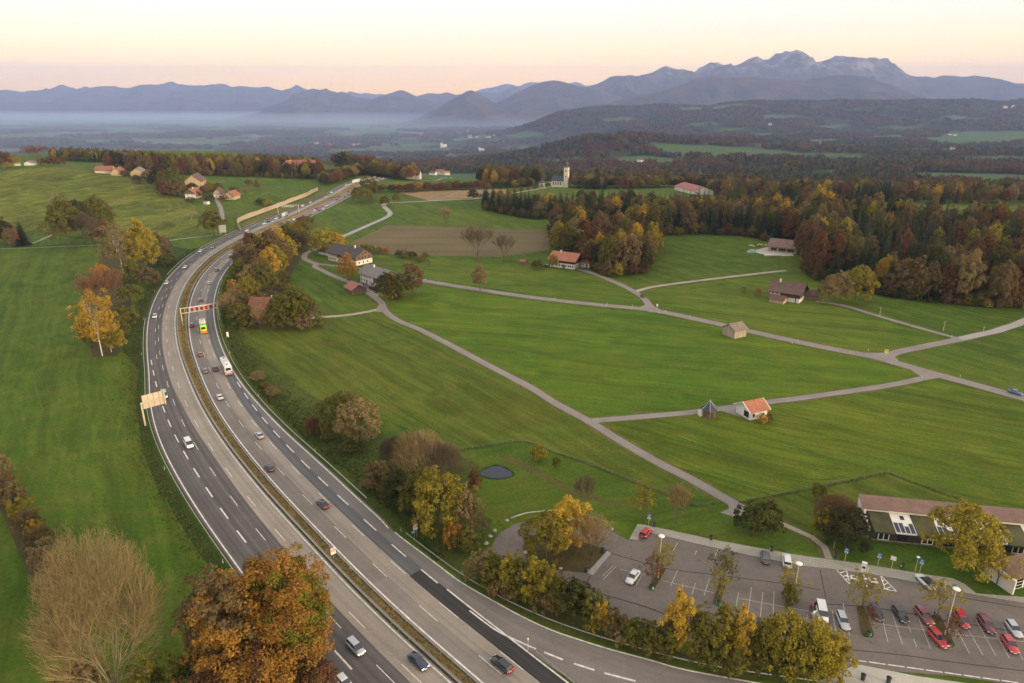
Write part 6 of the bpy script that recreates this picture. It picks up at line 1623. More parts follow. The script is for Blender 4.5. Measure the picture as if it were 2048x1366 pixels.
# rest area building
def rest_building():
    A, B = at(1737.6, 1079), at(2048, 1111); e = B-A; e.z = 0; rz = math.atan2(e.y, e.x); L = e.length+22
    root = tag(empty('rest_area_building', A, rz), 'long low rest area building with red roof, sod bays and white gable', 'building')
    W1, W2 = 5.6, 9.2
    MB().xprism([(0,-0.5),(W2,-0.5),(W2,5.5),(W2-0.1,5.5),(W1,4.8),(W1,4.0),(0,2.6)], 0.0, L).build('wall', plain('cladding_dark', (0.045,0.035,0.03), 0.8), root)
    MB().xprism([(-1.8,-0.5),(W2+.3,-0.5),(W2+.3,7.3),(W1-0.4,6.0),(W1-0.4,4.6),(-1.8,3.4)][0:0] or [(0.4,-0.5),(W2+.3,-0.5),(W2+.3,5.8),(W1-0.5,4.95),(W1-1.2,4.2),(0.4,2.8)], -0.45, -0.02).build('gable_wall', MATS['wall_white'], root)
    MB().xprism([(W1-0.6,4.95),(W2+0.5,5.8),(W2+0.5,6.02),(W1-0.6,5.17)], -0.6, L+1).build('roof', MATS['roof_rust'], root)
    MB().box(-0.0, L, W1-0.12, W1+0.02, 4.05, 4.9).build('clerestory', MATS['wall_white'], root)
    MB().box(-0.1, L, -0.12, -0.0, -0.4, 0.35).build('plinth', MATS['wood_weathered'], root)
    x = 0.5; k = 0; z = lambda y: 2.65+(y+0.7)*(4.05-2.65)/(W1+0.5)
    def slope(name, x0, x1, y0, y1, dz, th, mt, parent): return MB().add([(x0,y0,z(y0)+dz),(x1,y0,z(y0)+dz),(x1,y1,z(y1)+dz),(x0,y1,z(y1)+dz),(x0,y0,z(y0)+dz-th),(x1,y0,z(y0)+dz-th),(x1,y1,z(y1)+dz-th),(x0,y1,z(y1)+dz-th)], [(0,1,2,3),(7,6,5,4),(0,4,5,1),(1,5,6,2),(2,6,7,3),(3,7,4,0)]).build(name, mt, parent)
    while x < L-3:
        if k % 2 == 0:
            slope('sod_roof', x, x+4.6, -0.9, W1-0.2, 0.22, 0.35, MATS['roof_sod'], root)
            MB().box(x+1.2, x+3.6, -0.14, -0.02, 0.35, 2.5).build('window_door', MATS['frame_white'], root)
            for q in range(2): MB().box(x+1.4+q*1.1, x+2.3+q*1.1, -0.17, -0.10, 0.55, 2.35).build('pane', MATS['window_glass'], root)
            x += 4.7
        else:
            g = slope('roof_glazing', x, x+4.4, -0.5, W1-0.2, 0.12, 0.3, MATS['frame_white'], root)
            for q in range(4):
                slope('pane', x+0.18+q*1.05, x+1.05+q*1.05, -0.3, 2.6 if q != 2 else 1.7, 0.15, 0.02, MATS['solar_panel'], g)
            slope('pane', x+2.0, x+2.9, 3.6, 4.8, 0.15, 0.02, MATS['solar_panel'], g)
            MB().box(x+0.6, x+2.8, -0.13, -0.02, 0.5, 2.1).build('window', MATS['window_glass'], root)
            x += 4.5
        k += 1
    # entrance wing in the lower right corner
    a = at(1966, 1150); b = at(2024, 1190)
    e = Vector((b.x-a.x, b.y-a.y, 0)); n = e.length; rz2 = math.atan2(e.y, e.x)
    w = tag(empty('entrance_wing', a, rz2), 'entrance wing with white slanted wall and red brown roof at the right edge', 'building')
    MB().add([(0,0,-.3),(n,0,-.3),(n,0,3.2),(0,0,3.8),(0,0.35,-.3),(n,0.35,-.3),(n,0.35,3.2),(0,0.35,3.8)], [(0,1,2,3),(7,6,5,4),(0,4,5,1),(1,5,6,2),(2,6,7,3),(3,7,4,0)]).build('wall', MATS['wall_white'], w)
    MB().box(0.4, n-1.2, 0.4, 16, -0.3, 2.9).build('hall', MATS['wood_weathered'], w)
    MB().add([(0.2,0.36,3.3),(n-0.8,0.36,2.9),(n-0.8,17,3.6),(0.2,17,4.0),(0.2,0.36,3.1),(n-0.8,0.36,2.7),(n-0.8,17,3.4),(0.2,17,3.8)], [(0,1,2,3),(7,6,5,4),(0,4,5,1),(1,5,6,2),(2,6,7,3),(3,7,4,0)]).build('roof', MATS['roof_rust'], w)
    MB().box(n-1.25, n-1.12, 1.6, 15, 0.0, 2.6).build('door_frame', MATS['frame_white'], w)
    for q in range(5):
        for r_ in range(3): MB().box(n-1.15, n-1.08, 1.9+q*2.5, 3.9+q*2.5, 0.2+r_*0.8, 0.85+r_*0.8).build('pane', MATS['window_glass'], w)
    MB().box(n-1.2, n-0.6, 0.45, 1.2, 0, 3.0).build('pillar', MATS['wall_white'], w)
rest_building()
# ------------------------------------------------------------------ vehicles
def paint_mat(name, c, metal=0.0):
    m, nt, bs, out = new_mat(name)
    bs.inputs['Base Color'].default_value = (*c, 1); bs.inputs['Roughness'].default_value = 0.32; bs.inputs['Metallic'].default_value = metal
    bs.inputs['Coat Weight'].default_value = 0.6; bs.inputs['Coat Roughness'].default_value = 0.08; MATS[name] = m; return m
paint_mat('paint_white', (0.66, 0.65, 0.63)); paint_mat('paint_black', (0.014, 0.014, 0.017)); paint_mat('paint_silver', (0.44, 0.45, 0.47), 0.35); paint_mat('paint_red', (0.42, 0.020, 0.022))
paint_mat('paint_darkred', (0.13, 0.012, 0.018)); paint_mat('paint_grey', (0.11, 0.115, 0.12)); paint_mat('paint_navy', (0.020, 0.030, 0.062)); paint_mat('paint_green', (0.26, 0.44, 0.24)); paint_mat('paint_lime', (0.40, 0.72, 0.02)); paint_mat('paint_orange', (0.80, 0.20, 0.02)); paint_mat('paint_blue', (0.05, 0.12, 0.22))
paint_mat('paint_mutedred', (0.20, 0.05, 0.05))
m, nt, bs, out = new_mat('car_glass'); bs.inputs['Base Color'].default_value = (0.018, 0.022, 0.030, 1); bs.inputs['Roughness'].default_value = 0.05; bs.inputs['Specular IOR Level'].default_value = 0.9; MATS['car_glass'] = m
plain('tyre', (0.018, 0.018, 0.018), 0.9); plain('rim', (0.42, 0.42, 0.43), 0.4, 0.7)
def lamp_mat(name, c, e):
    m, nt, bs, out = new_mat(name); bs.inputs['Base Color'].default_value = (*c, 1); bs.inputs['Roughness'].default_value = 0.2
    bs.inputs['Emission Color'].default_value = (*c, 1); bs.inputs['Emission Strength'].default_value = e; MATS[name] = m; return m
lamp_mat('tail_lit', (0.9, 0.02, 0.03), 0.9); lamp_mat('head_lit', (1.0, 0.88, 0.66), 2.2); lamp_mat('tail_off', (0.35, 0.01, 0.015), 0.0); lamp_mat('head_off', (0.6, 0.6, 0.58), 0.0)
plain('plate', (0.7, 0.7, 0.66), 0.5)

def loft(stations, close=True):
    """stations: list of rings (equal length) of (x,y,z)"""
    mb = MB(); n = len(stations[0])
    vs = [p for r in stations for p in r]; fs = []
    for i in range(len(stations)-1):
        for j in range(n):
            fs.append((i*n+j, i*n+(j+1) % n, (i+1)*n+(j+1) % n, (i+1)*n+j))
    fs.append(tuple(range(n))[::-1]); fs.append(tuple(range((len(stations)-1)*n, len(stations)*n)))
    mb.add(vs, fs); return mb
def ring(x, w, zb, zm, zt):
    return [(x,-w*0.86,zb),(x,-w,zb+0.16),(x,-w,zm),(x,-w*0.90,zt),(x,0,zt+0.02),(x,w*0.90,zt),(x,w,zm),(x,w,zb+0.16),(x,w*0.86,zb)]
# name: length, half width, hood height, belt, roof, body stations (x, width factor, top), glass base x0,x1, roof x0,x1
SHAPES = {
 'hatch':  dict(L=4.15, w=0.90, body=[(-2.07,.84,.80),(-1.98,.96,.96),(-1.2,1,.97),(0.55,1,.96),(0.95,.99,.90),(1.65,.95,.78),(1.98,.86,.68),(2.07,.74,.60)], g=(-2.0,0.95), r=(-1.62,0.10), top=1.47),
 'estate': dict(L=4.65, w=0.92, body=[(-2.32,.84,.82),(-2.22,.96,.97),(-1.3,1,.97),(0.6,1,.96),(1.05,.99,.90),(1.85,.95,.79),(2.22,.86,.70),(2.32,.74,.62)], g=(-2.24,1.05), r=(-1.92,0.20), top=1.48),
 'sedan':  dict(L=4.6,  w=0.91, body=[(-2.30,.82,.82),(-2.18,.95,.95),(-1.55,.99,.97),(0.6,1,.95),(1.05,.99,.88),(1.85,.95,.77),(2.2,.86,.68),(2.3,.74,.60)], g=(-1.75,1.05), r=(-1.05,0.15), top=1.43),
 'suv':    dict(L=4.5,  w=0.94, body=[(-2.25,.86,.95),(-2.15,.97,1.08),(-1.2,1,1.08),(0.6,1,1.07),(1.05,.99,1.02),(1.85,.96,.94),(2.16,.88,.84),(2.25,.78,.72)], g=(-2.18,1.05), r=(-1.85,0.25), top=1.68),
 'mpv':    dict(L=4.5,  w=0.92, body=[(-2.25,.86,.92),(-2.15,.97,1.02),(-1.2,1,1.02),(0.8,1,1.0),(1.3,.98,.94),(1.9,.94,.84),(2.16,.86,.74),(2.25,.76,.66)], g=(-2.18,1.45), r=(-1.9,0.45), top=1.65),
 'van':    dict(L=5.0,  w=0.97, body=[(-2.5,.92,1.12),(-2.44,.99,1.2),(-1.2,1,1.2),(1.2,1,1.18),(1.6,.99,1.12),(2.2,.95,1.0),(2.42,.9,.86),(2.5,.8,.72)], g=(-2.46,1.75), r=(-2.38,0.95), top=1.97),
}
CARMESH = {}
def car_meshes(sh):
    if sh in CARMESH: return CARMESH[sh]
    d = SHAPES[sh]; w = d['w']; zb = 0.24
    body = loft([ring(x, w*f, zb if abs(x) < d['L']/2-0.3 else zb+0.10, zt*0.72, zt) for x, f, zt in d['body']]).mesh('body', [MATS['paint_white']], True)
    belt = max(zt for _, _, zt in d['body'])-0.02
    g0, g1 = d['g']; r0, r1 = d['r']; tp = d['top']; wb, wt = w*0.90, w*(0.72 if sh != 'van' else 0.84)
    mb = MB()
    zf = np.interp(g1, [b[0] for b in d['body']], [b[2] for b in d['body']])+0.0
    B_ = [(g0,-wb*0.96,belt-0.1),(g1,-wb*0.92,zf-0.04),(g1,wb*0.92,zf-0.04),(g0,wb*0.96,belt-0.1)]; T_ = [(r0,-wt,tp-0.05),(r1,-wt,tp-0.05),(r1,wt,tp-0.05),(r0,wt,tp-0.05)]
    Mx = (g0+g1)/2
    mb.add(B_+T_, [(0,1,5,4),(1,2,6,5),(2,3,7,6),(3,0,4,7),(4,5,6,7)])
    glass = mb.mesh('windows', [MATS['car_glass']])
    rm = MB()
    e = 0.07
    rm.add([(r0-e,-wt*0.97,tp-0.045),(r1+e,-wt*0.97,tp-0.045),(r1+e,wt*0.97,tp-0.045),(r0-e,wt*0.97,tp-0.045),(r0+.1,-wt*0.86,tp+.01),(r1-.15,-wt*0.86,tp+.01),(r1-.15,wt*0.86,tp+.01),(r0+.1,wt*0.86,tp+.01)],
           [(0,1,5,4),(1,2,6,5),(2,3,7,6),(3,0,4,7),(4,5,6,7)])
    # window pillars
    for sy in (-1, 1):
        for (xa, xt, t) in ((g1, r1, .07), (g0, r0, .10), ((g0*0.45+g1*0.55), (r0*0.42+r1*0.58), .06)):
            ya, yt = sy*wb*0.955, sy*wt*1.0
            za = zf-0.03 if xa == g1 else belt-0.08
            rm.add([(xa-t,ya+sy*.012,za),(xa+t,ya+sy*.012,za),(xt+t,yt+sy*.012,tp-.04),(xt-t,yt+sy*.012,tp-.04)], [(0,1,2,3)] if sy < 0 else [(3,2,1,0)])
    roof = rm.mesh('roof', [MATS['paint_white']])
    wm = MB(); n = 12; R = 0.33 if sh not in ('suv', 'van') else 0.36
    wm.add([(R*math.cos(6.2832*k/n), -0.11, R*math.sin(6.2832*k/n)) for k in range(n)]+[(R*math.cos(6.2832*k/n), 0.11, R*math.sin(6.2832*k/n)) for k in range(n)], [(k,(k+1)%n,n+(k+1)%n,n+k) for k in range(n)]+[tuple(range(n))[::-1], tuple(range(n,2*n))])
    wheel = wm.mesh('wheel', [MATS['tyre']])
    rim = MB(); rim.add([(R*.62*math.cos(6.2832*k/8), -0.118, R*.62*math.sin(6.2832*k/8)) for k in range(8)], [tuple(range(8))]); rim.add([(R*.62*math.cos(6.2832*k/8), 0.118, R*.62*math.sin(6.2832*k/8)) for k in range(8)], [tuple(range(8))[::-1]])
    rim = rim.mesh('rim', [MATS['rim']])
    hx = d['body'][-2][0]; hz = d['body'][-2][2]; tx = d['body'][0][0]; tz = d['body'][0][2]
    head = MB().box(hx-0.25, hx+0.06, -0.20, 0.20, hz-0.15, hz+0.01).mesh('headlight', [MATS['head_off']])
    tail = MB().box(tx-0.015, tx+0.2, -0.17, 0.17, tz-0.20, tz+0.02).mesh('taillight', [MATS['tail_off']])
    pl = MB().box(tx-0.03, tx+0.02, -0.26, 0.26, 0.52, 0.64).box(d['body'][-1][0]-0.02, d['body'][-1][0]+0.03, -0.26, 0.26, 0.36, 0.48).mesh('number_plate', [MATS['plate']])
    CARMESH[sh] = (body, glass, roof, wheel, rim, head, tail, pl, R)
    return CARMESH[sh]
def slot(o, m):
    o.material_slots[0].link = 'OBJECT'; o.material_slots[0].material = MATS[m]; return o
def car(name, label, sh, col_, x, y, ang, lit=None, roofcol=None, group=None, small=False, cat='car'):
    z = float(TZ(x, y)) + 0.10
    d = SHAPES[sh]; body, glass, roof, wheel, rim, head, tail, pl, R = car_meshes(sh)
    root = tag(empty(name, (x, y, z), ang), label, cat, group)
    slot(obj('body', body, root), col_); obj('windows', glass, root); slot(obj('roof', roof, root), roofcol or col_)
    if not small:
        for sx in (-1, 1):
            for sy in (-1, 1):
                w = obj('wheel', wheel, root, (sx*d['L']*0.295, sy*(d['w']-0.10), R-0.02)); obj('rim', rim, w)
        obj('number_plate', pl, root)
    for sy in (-1, 1):
        h = obj('headlight', head, root, (0, sy*(d['w']*0.62), 0)); slot(h, 'head_lit' if lit == 'head' else 'head_off')
        t = obj('taillight', tail, root, (0, sy*(d['w']*0.62), 0)); slot(t, 'tail_lit' if lit == 'tail' else 'tail_off')
    return root
def road_car(label, sh, col_, px, py, lit='tail', name='car', small=False, group=None, off=None, **k):
    p = at(px, py); s, o = mso(p.x, p.y)
    if off is not None: o = off
    q, t = mpos(s, o); a = math.atan2(t[1], t[0]) + (0 if o > 0 else math.pi)
    return car(name, label, sh, col_, q[0], q[1], a, 'head' if o < 0 else lit, group=group, small=small, **k)
# driving away from the camera, right carriageway
road_car('black estate car nearest the camera on the right carriageway', 'estate', 'paint_black', 1003, 1334)
road_car('black car with red tail lights beside the white median sign', 'sedan', 'paint_black', 645, 1012)
road_car('black hatchback on the right carriageway ahead of the black sedan', 'hatch', 'paint_black', 539, 939)
road_car('silver sedan on the right carriageway beside the motorway bank', 'sedan', 'paint_silver', 519, 874)
road_car('white sedan on the right carriageway behind the white coach', 'sedan', 'paint_white', 440, 797)
road_car('dark car with red tail lights left of the white coach', 'hatch', 'paint_grey', 411, 744)
road_car('black car directly left of the white coach', 'sedan', 'paint_black', 431, 740)
road_car('muted red car below the green rear bus', 'hatch', 'paint_mutedred', 401, 711)
road_car('black car beside the green rear bus', 'suv', 'paint_black', 384, 653)
road_car('dark red car above the red signal gantry', 'hatch', 'paint_darkred', 402, 603)
road_car('white car on the inner curve above the dark red car', 'hatch', 'paint_white', 418, 568)
road_car('dark grey car on the curve below the blue road sign', 'suv', 'paint_grey', 434, 542)
road_car('white car left of the blue road sign', 'hatch', 'paint_white', 460, 514)
# oncoming carriageway
road_car('silver minivan driving towards the camera beside the orange oak', 'mpv', 'paint_silver', 712, 1300)
road_car('dark blue car nearest the median on the oncoming carriageway', 'sedan', 'paint_navy', 837, 1328)
road_car('white minibus driving towards the camera left of the median', 'van', 'paint_white', 378, 892, name='minibus', cat='van')
road_car('pale green small van behind the roadside sign panel', 'van', 'paint_green', 329, 794, name='small_van', cat='van')
road_car('white car on the outer left lane beside the golden birch', 'hatch', 'paint_white', 310, 635)
road_car('white car with lit headlights at the upper left curve', 'hatch', 'paint_white', 333, 568)
road_car('white car on the far left curve beside the tall roadside trees', 'sedan', 'paint_white', 370, 536)
road_car('white car on the oncoming lane above the left lay-by', 'hatch', 'paint_white', 401, 504)
road_car('dark car following the white one on the oncoming lane', 'sedan', 'paint_grey', 427, 496)
road_car('white car entering the picture at the bottom edge', 'hatch', 'paint_white', 690, 1372)
far_cars = [('on the far right carriageway', 'cars on the far right carriageway', [(597,438,'paint_white'),(607,433,'paint_black'),(610,436,'paint_white'),(621,430,'paint_mutedred'),(629,422,'paint_white'),(634,418,'paint_black'),(638,421,'paint_grey'),(646,419,'paint_white'),(644,415,'paint_mutedred'),(653,413,'paint_white'),(674,400,'paint_red'),(678,394.5,'paint_darkred'),(690,394,'paint_grey'),(696,390,'paint_black'),(698,385,'paint_darkred'),(712,377,'paint_white'),(718,374,'paint_silver')]),
            ('on the far oncoming carriageway', 'cars on the far oncoming carriageway', [(494,463,'paint_white'),(509,453.5,'paint_grey'),(529,449,'paint_white'),(541,442,'paint_grey'),(546,444,'paint_silver'),(553,438,'paint_white'),(558,437,'paint_black'),(605,413,'paint_white'),(621,406,'paint_silver'),(652,395,'paint_white'),(663,386,'paint_white'),(692,371,'paint_white'),(698,370,'paint_silver'),(703,368,'paint_grey')])]
CW = {'paint_white': 'white', 'paint_black': 'black', 'paint_mutedred': 'muted red', 'paint_grey': 'grey', 'paint_red': 'red', 'paint_darkred': 'dark red', 'paint_silver': 'silver'}
for where, grp, L in far_cars:
    for k, (px, py, c) in enumerate(L):
        road_car('tiny %s car %s' % (CW[c], where), ['hatch', 'sedan', 'suv', 'estate'][k % 4], c, px, py, group=grp, small=True)
road_car('dark van in the queue below the noise wall', 'van', 'paint_navy', 534, 443, name='small_van', small=True, cat='van')
jam = [(735,361,'paint_white'),(741,359.5,'paint_red'),(747,358.5,'paint_white'),(752,357.5,'paint_silver'),(757,357,'paint_white'),(762,356.3,'paint_mutedred'),(768,355.6,'paint_white'),(738,358.5,'paint_silver'),(745,357.2,'paint_white'),(751,356.4,'paint_red'),(730,361.5,'paint_white')]
for px, py, c in jam:
    road_car('tiny %s car in the traffic jam at the motorway crest' % CW[c], 'suv', c, px, py, small=True, group='cars in the traffic jam at the crest', off=rnd.choice([-12,-8.5,-5.5,6,9,12.5]))
def lorry(label, px, py, c, L=11.0, hi=3.7):
    p = at(px, py); s, o = mso(p.x, p.y); q, t = mpos(s, o); a = math.atan2(t[1], t[0]) + (0 if o > 0 else math.pi)
    r = tag(empty('lorry', (q[0], q[1], float(TZ(*q))+0.1), a), label, 'lorry')
    slot(MB().box(-L/2, L/2-2.6, -1.25, 1.25, 0.95, hi).build('box_body', MATS['paint_white'], r), c)
    slot(MB().add([(L/2-2.3,-1.2,.5),(L/2,-1.2,.5),(L/2,1.2,.5),(L/2-2.3,1.2,.5),(L/2-2.3,-1.15,3.0),(L/2-.5,-1.15,3.0),(L/2-.5,1.15,3.0),(L/2-2.3,1.15,3.0),(L/2,-1.2,1.7),(L/2,1.2,1.7)], [(0,3,2,1),(4,5,6,7),(0,1,8,5,4),(3,7,6,9,2),(1,2,9,8),(8,9,6,5),(0,4,7,3)]).build('cab', MATS['paint_white'], r), 'paint_white')
    MB().add([(L/2-.02,-1.1,1.75),(L/2-.02,1.1,1.75),(L/2-.47,1.05,2.85),(L/2-.47,-1.05,2.85)], [(0,1,2,3)]).build('windscreen', MATS['car_glass'], r)
    for x in (-L/2+1.2, -L/2+2.4, L/2-1.4):
        for sy in (-1, 1): MB().tube((x, sy*1.22, .5), (x, sy*.9, .5), .5, n=10).build('wheel', MATS['tyre'], r)
lorry('white box lorry beside the trees on the far right carriageway', 586, 448, 'paint_white')
lorry('white lorry at the head of the far oncoming traffic', 709, 366.5, 'paint_white')
lorry('second white lorry on the far oncoming carriageway near the crest', 716, 365, 'paint_white')
lorry('pale lorry passing under the far grey signal gantry', 570, 433, 'paint_silver', 8, 3.2)
# coaches
def coach(label, px, py, c1, rear=None, strip_=None):
    p = at(px, py); s, o = mso(p.x, p.y); q, t = mpos(s, o); a = math.atan2(t[1], t[0])
    r = tag(empty('coach', (q[0], q[1], float(TZ(*q))+0.1), a), label, 'bus'); L, w, h = 12.4, 1.27, 3.75
    def rr(x, f, ht, zb=0.35): return [(x,-w*f,zb),(x,-w*f,1.6),(x,-w*f,ht-.35),(x,-w*f*.90,ht-.08),(x,0,ht),(x,w*f*.90,ht-.08),(x,w*f,ht-.35),(x,w*f,1.6),(x,w*f,zb)]
    slot(loft([rr(-L/2,.96,h-.1),rr(-L/2+.15,1,h),rr(L/2-1.2,1,h),rr(L/2-.35,.98,h-.25),rr(L/2,.94,h-1.6)] if not rear else [rr(-L/2+3.6,1,h),rr(L/2-1.2,1,h),rr(L/2-.35,.98,h-.25),rr(L/2,.94,h-1.6)]).build('body', MATS['paint_white'], r, True), c1)
    if rear:
        slot(loft([rr(-L/2,.96,h-.1,1.15),rr(-L/2+.15,1,h,1.15),rr(-L/2+3.6,1,h,1.15)]).build('rear_body', MATS['paint_white'], r, True), rear)
        slot(loft([rr(-L/2,.96,1.15)[:2]+[(-L/2,w*.96,1.14),(-L/2,w*.96,.35)],[(-L/2+3.6,-w,.35),(-L/2+3.6,-w,1.6),(-L/2+3.6,w,1.14),(-L/2+3.6,w,.35)]]).build('rear_skirt', MATS['paint_white'], r), strip_) if False else slot(MB().box(-L/2-.02, -L/2+3.6, -w*1.0, w*1.0, .35, 1.16).build('rear_skirt', MATS['paint_white'], r), strip_)
    for sy in (-1, 1):
        for k in range(5):
            x0 = -L/2+1.0+k*2.15; y = sy*(w+.012)
            MB().add([(x0,y,1.75),(x0+2.0,y,1.75),(x0+2.0,y,2.95),(x0,y,2.95)], [(0,1,2,3)] if sy < 0 else [(3,2,1,0)]).build('side_window', MATS['car_glass'], r)
        m_ = MB().box(L/2-.1, L/2+.5, sy*(w+.05)-.1, sy*(w+.05)+.1, 2.5, 3.0).build('mirror', MATS['tyre'], r)
        for x in (-L/2+2.4, -L/2+3.7, L/2-2.6): MB().tube((x, sy*(w+.02), .5), (x, sy*(w-.3), .5), .5, n=12).build('wheel', MATS['tyre'], r)
        slot(MB().box(-L/2-.03, -L/2+.05, sy*w*.8-.14, sy*w*.8+.14, 1.0, 1.7).build('taillight', MATS['tail_off'], r), 'tail_lit')
    MB().add([(-L/2-.03,-w*.72,2.1),(-L/2-.03,w*.72,2.1),(-L/2-.03,w*.66,3.1),(-L/2-.03,-w*.66,3.1)], [(3,2,1,0)]).build('rear_window', MATS['car_glass'], r)
    MB().add([(L/2+.0,-w*.9,1.5),(L/2+.0,w*.9,1.5),(L/2-.42,w*.9,3.3),(L/2-.42,-w*.9,3.3)], [(0,1,2,3)]).build('windscreen', MATS['car_glass'], r)
    MB().box(-1.6, 1.2, -.75, .75, h+.02, h+.28).build('roof_unit', MATS['metal_pale'], r)
    for x in (-4.0, 3.4): MB().box(x-.4, x+.4, -.35, .35, h+.01, h+.1).build('roof_hatch', MATS['car_glass'], r)
coach('white coach on the outer right lane of the motorway', 453, 741, 'paint_white')
coach('coach with white roof, lime green rear and orange tail below the red gantry', 407, 660, 'paint_white', 'paint_lime', 'paint_orange')
# parked cars: rear pixel, front pixel
PARKED = [
 ('red hatchback parked alone at the end of the pavement','hatch','paint_red',(1284,1078),(1299,1062)), ('white sedan parked alone left of the first planting bed','sedan','paint_white',(1273,1148),(1257,1170)),
 ('grey estate with roof rack parked below the pavement','estate','paint_grey',(1531,1128),(1529,1110)), ('white suv parked right of the grey estate below the pavement','suv','paint_white',(1574,1138),(1572,1116)),
 ('white car with black roof parked at the right end of the pavement','suv','paint_white',(1861,1180),(1838,1158)),
 ('silver estate parked right of the white van','estate','paint_silver',(1678,1230),(1692,1264)), ('dark car half hidden by the fourth planting bed tree','sedan','paint_navy',(1746,1217),(1757,1242)),
 ('black car parked right of the half hidden dark car','hatch','paint_black',(1790,1221),(1809,1248)), ('red suv parked in front of the other red suv','suv','paint_mutedred',(1836,1225),(1858,1252)),
 ('red car parked in the near row beside the rightmost planting bed','suv','paint_red',(1861,1268),(1887,1297)), ('bright red minivan right of the rightmost lamp post','mpv','paint_red',(1912,1228),(1931,1261)),
 ('dark red estate parked right of the bright red minivan','estate','paint_darkred',(1961,1239),(1982,1270)), ('silver car at the right edge of the parking lot','hatch','paint_silver',(2015,1248),(2037,1279)),
 ('red hatchback in the near row at the right edge','hatch','paint_red',(2009,1280),(2028,1309))]
for lb, sh, c, r_, f_ in PARKED:
    R, F_ = at(*r_), at(*f_); mid = (R+F_)/2
    car('car', lb, sh, c, mid.x, mid.y, math.atan2(F_.y-R.y, F_.x-R.x), roofcol='paint_black' if 'black roof' in lb else None)
R, F_ = at(1638,1211), at(1647,1252); vx = (R+F_)/2
van = car('van', 'white van with open side door beside a group of people', 'van', 'paint_white', vx.x, vx.y, math.atan2(F_.y-R.y, F_.x-R.x), cat='van')
MB().box(0.0, 1.0, -0.03, 0.03, 0.35, 1.75).build('open_door', MATS['paint_white'], van, loc=(0.95, -1.0, 0), rz=-1.05)
p = at(2030, 788); q = at(2046, 793); car('car', 'grey car driving on the country lane at the right edge', 'sedan', 'paint_blue', p.x, p.y, math.atan2(q.y-p.y, q.x-p.x))
p = at(1285, 594); q = at(1278, 586); car('car', 'dark car on the lane towards the orange roofed house', 'hatch', 'paint_black', p.x, p.y, math.atan2(q.y-p.y, q.x-p.x))
p = at(731, 573); q = at(738, 577); car('car', 'dark blue car in the yard of the white farmhouse', 'estate', 'paint_navy', p.x, p.y, math.atan2(q.y-p.y, q.x-p.x))
p = at(1092, 534); q = at(1085, 533); car('car', 'dark car parked left of the orange roofed house', 'estate', 'paint_black', p.x, p.y, math.atan2(q.y-p.y, q.x-p.x))
p = at(1167, 540); q = at(1175, 541); car('car', 'black car parked right of the orange roofed house', 'hatch', 'paint_black', p.x, p.y, math.atan2(q.y-p.y, q.x-p.x))

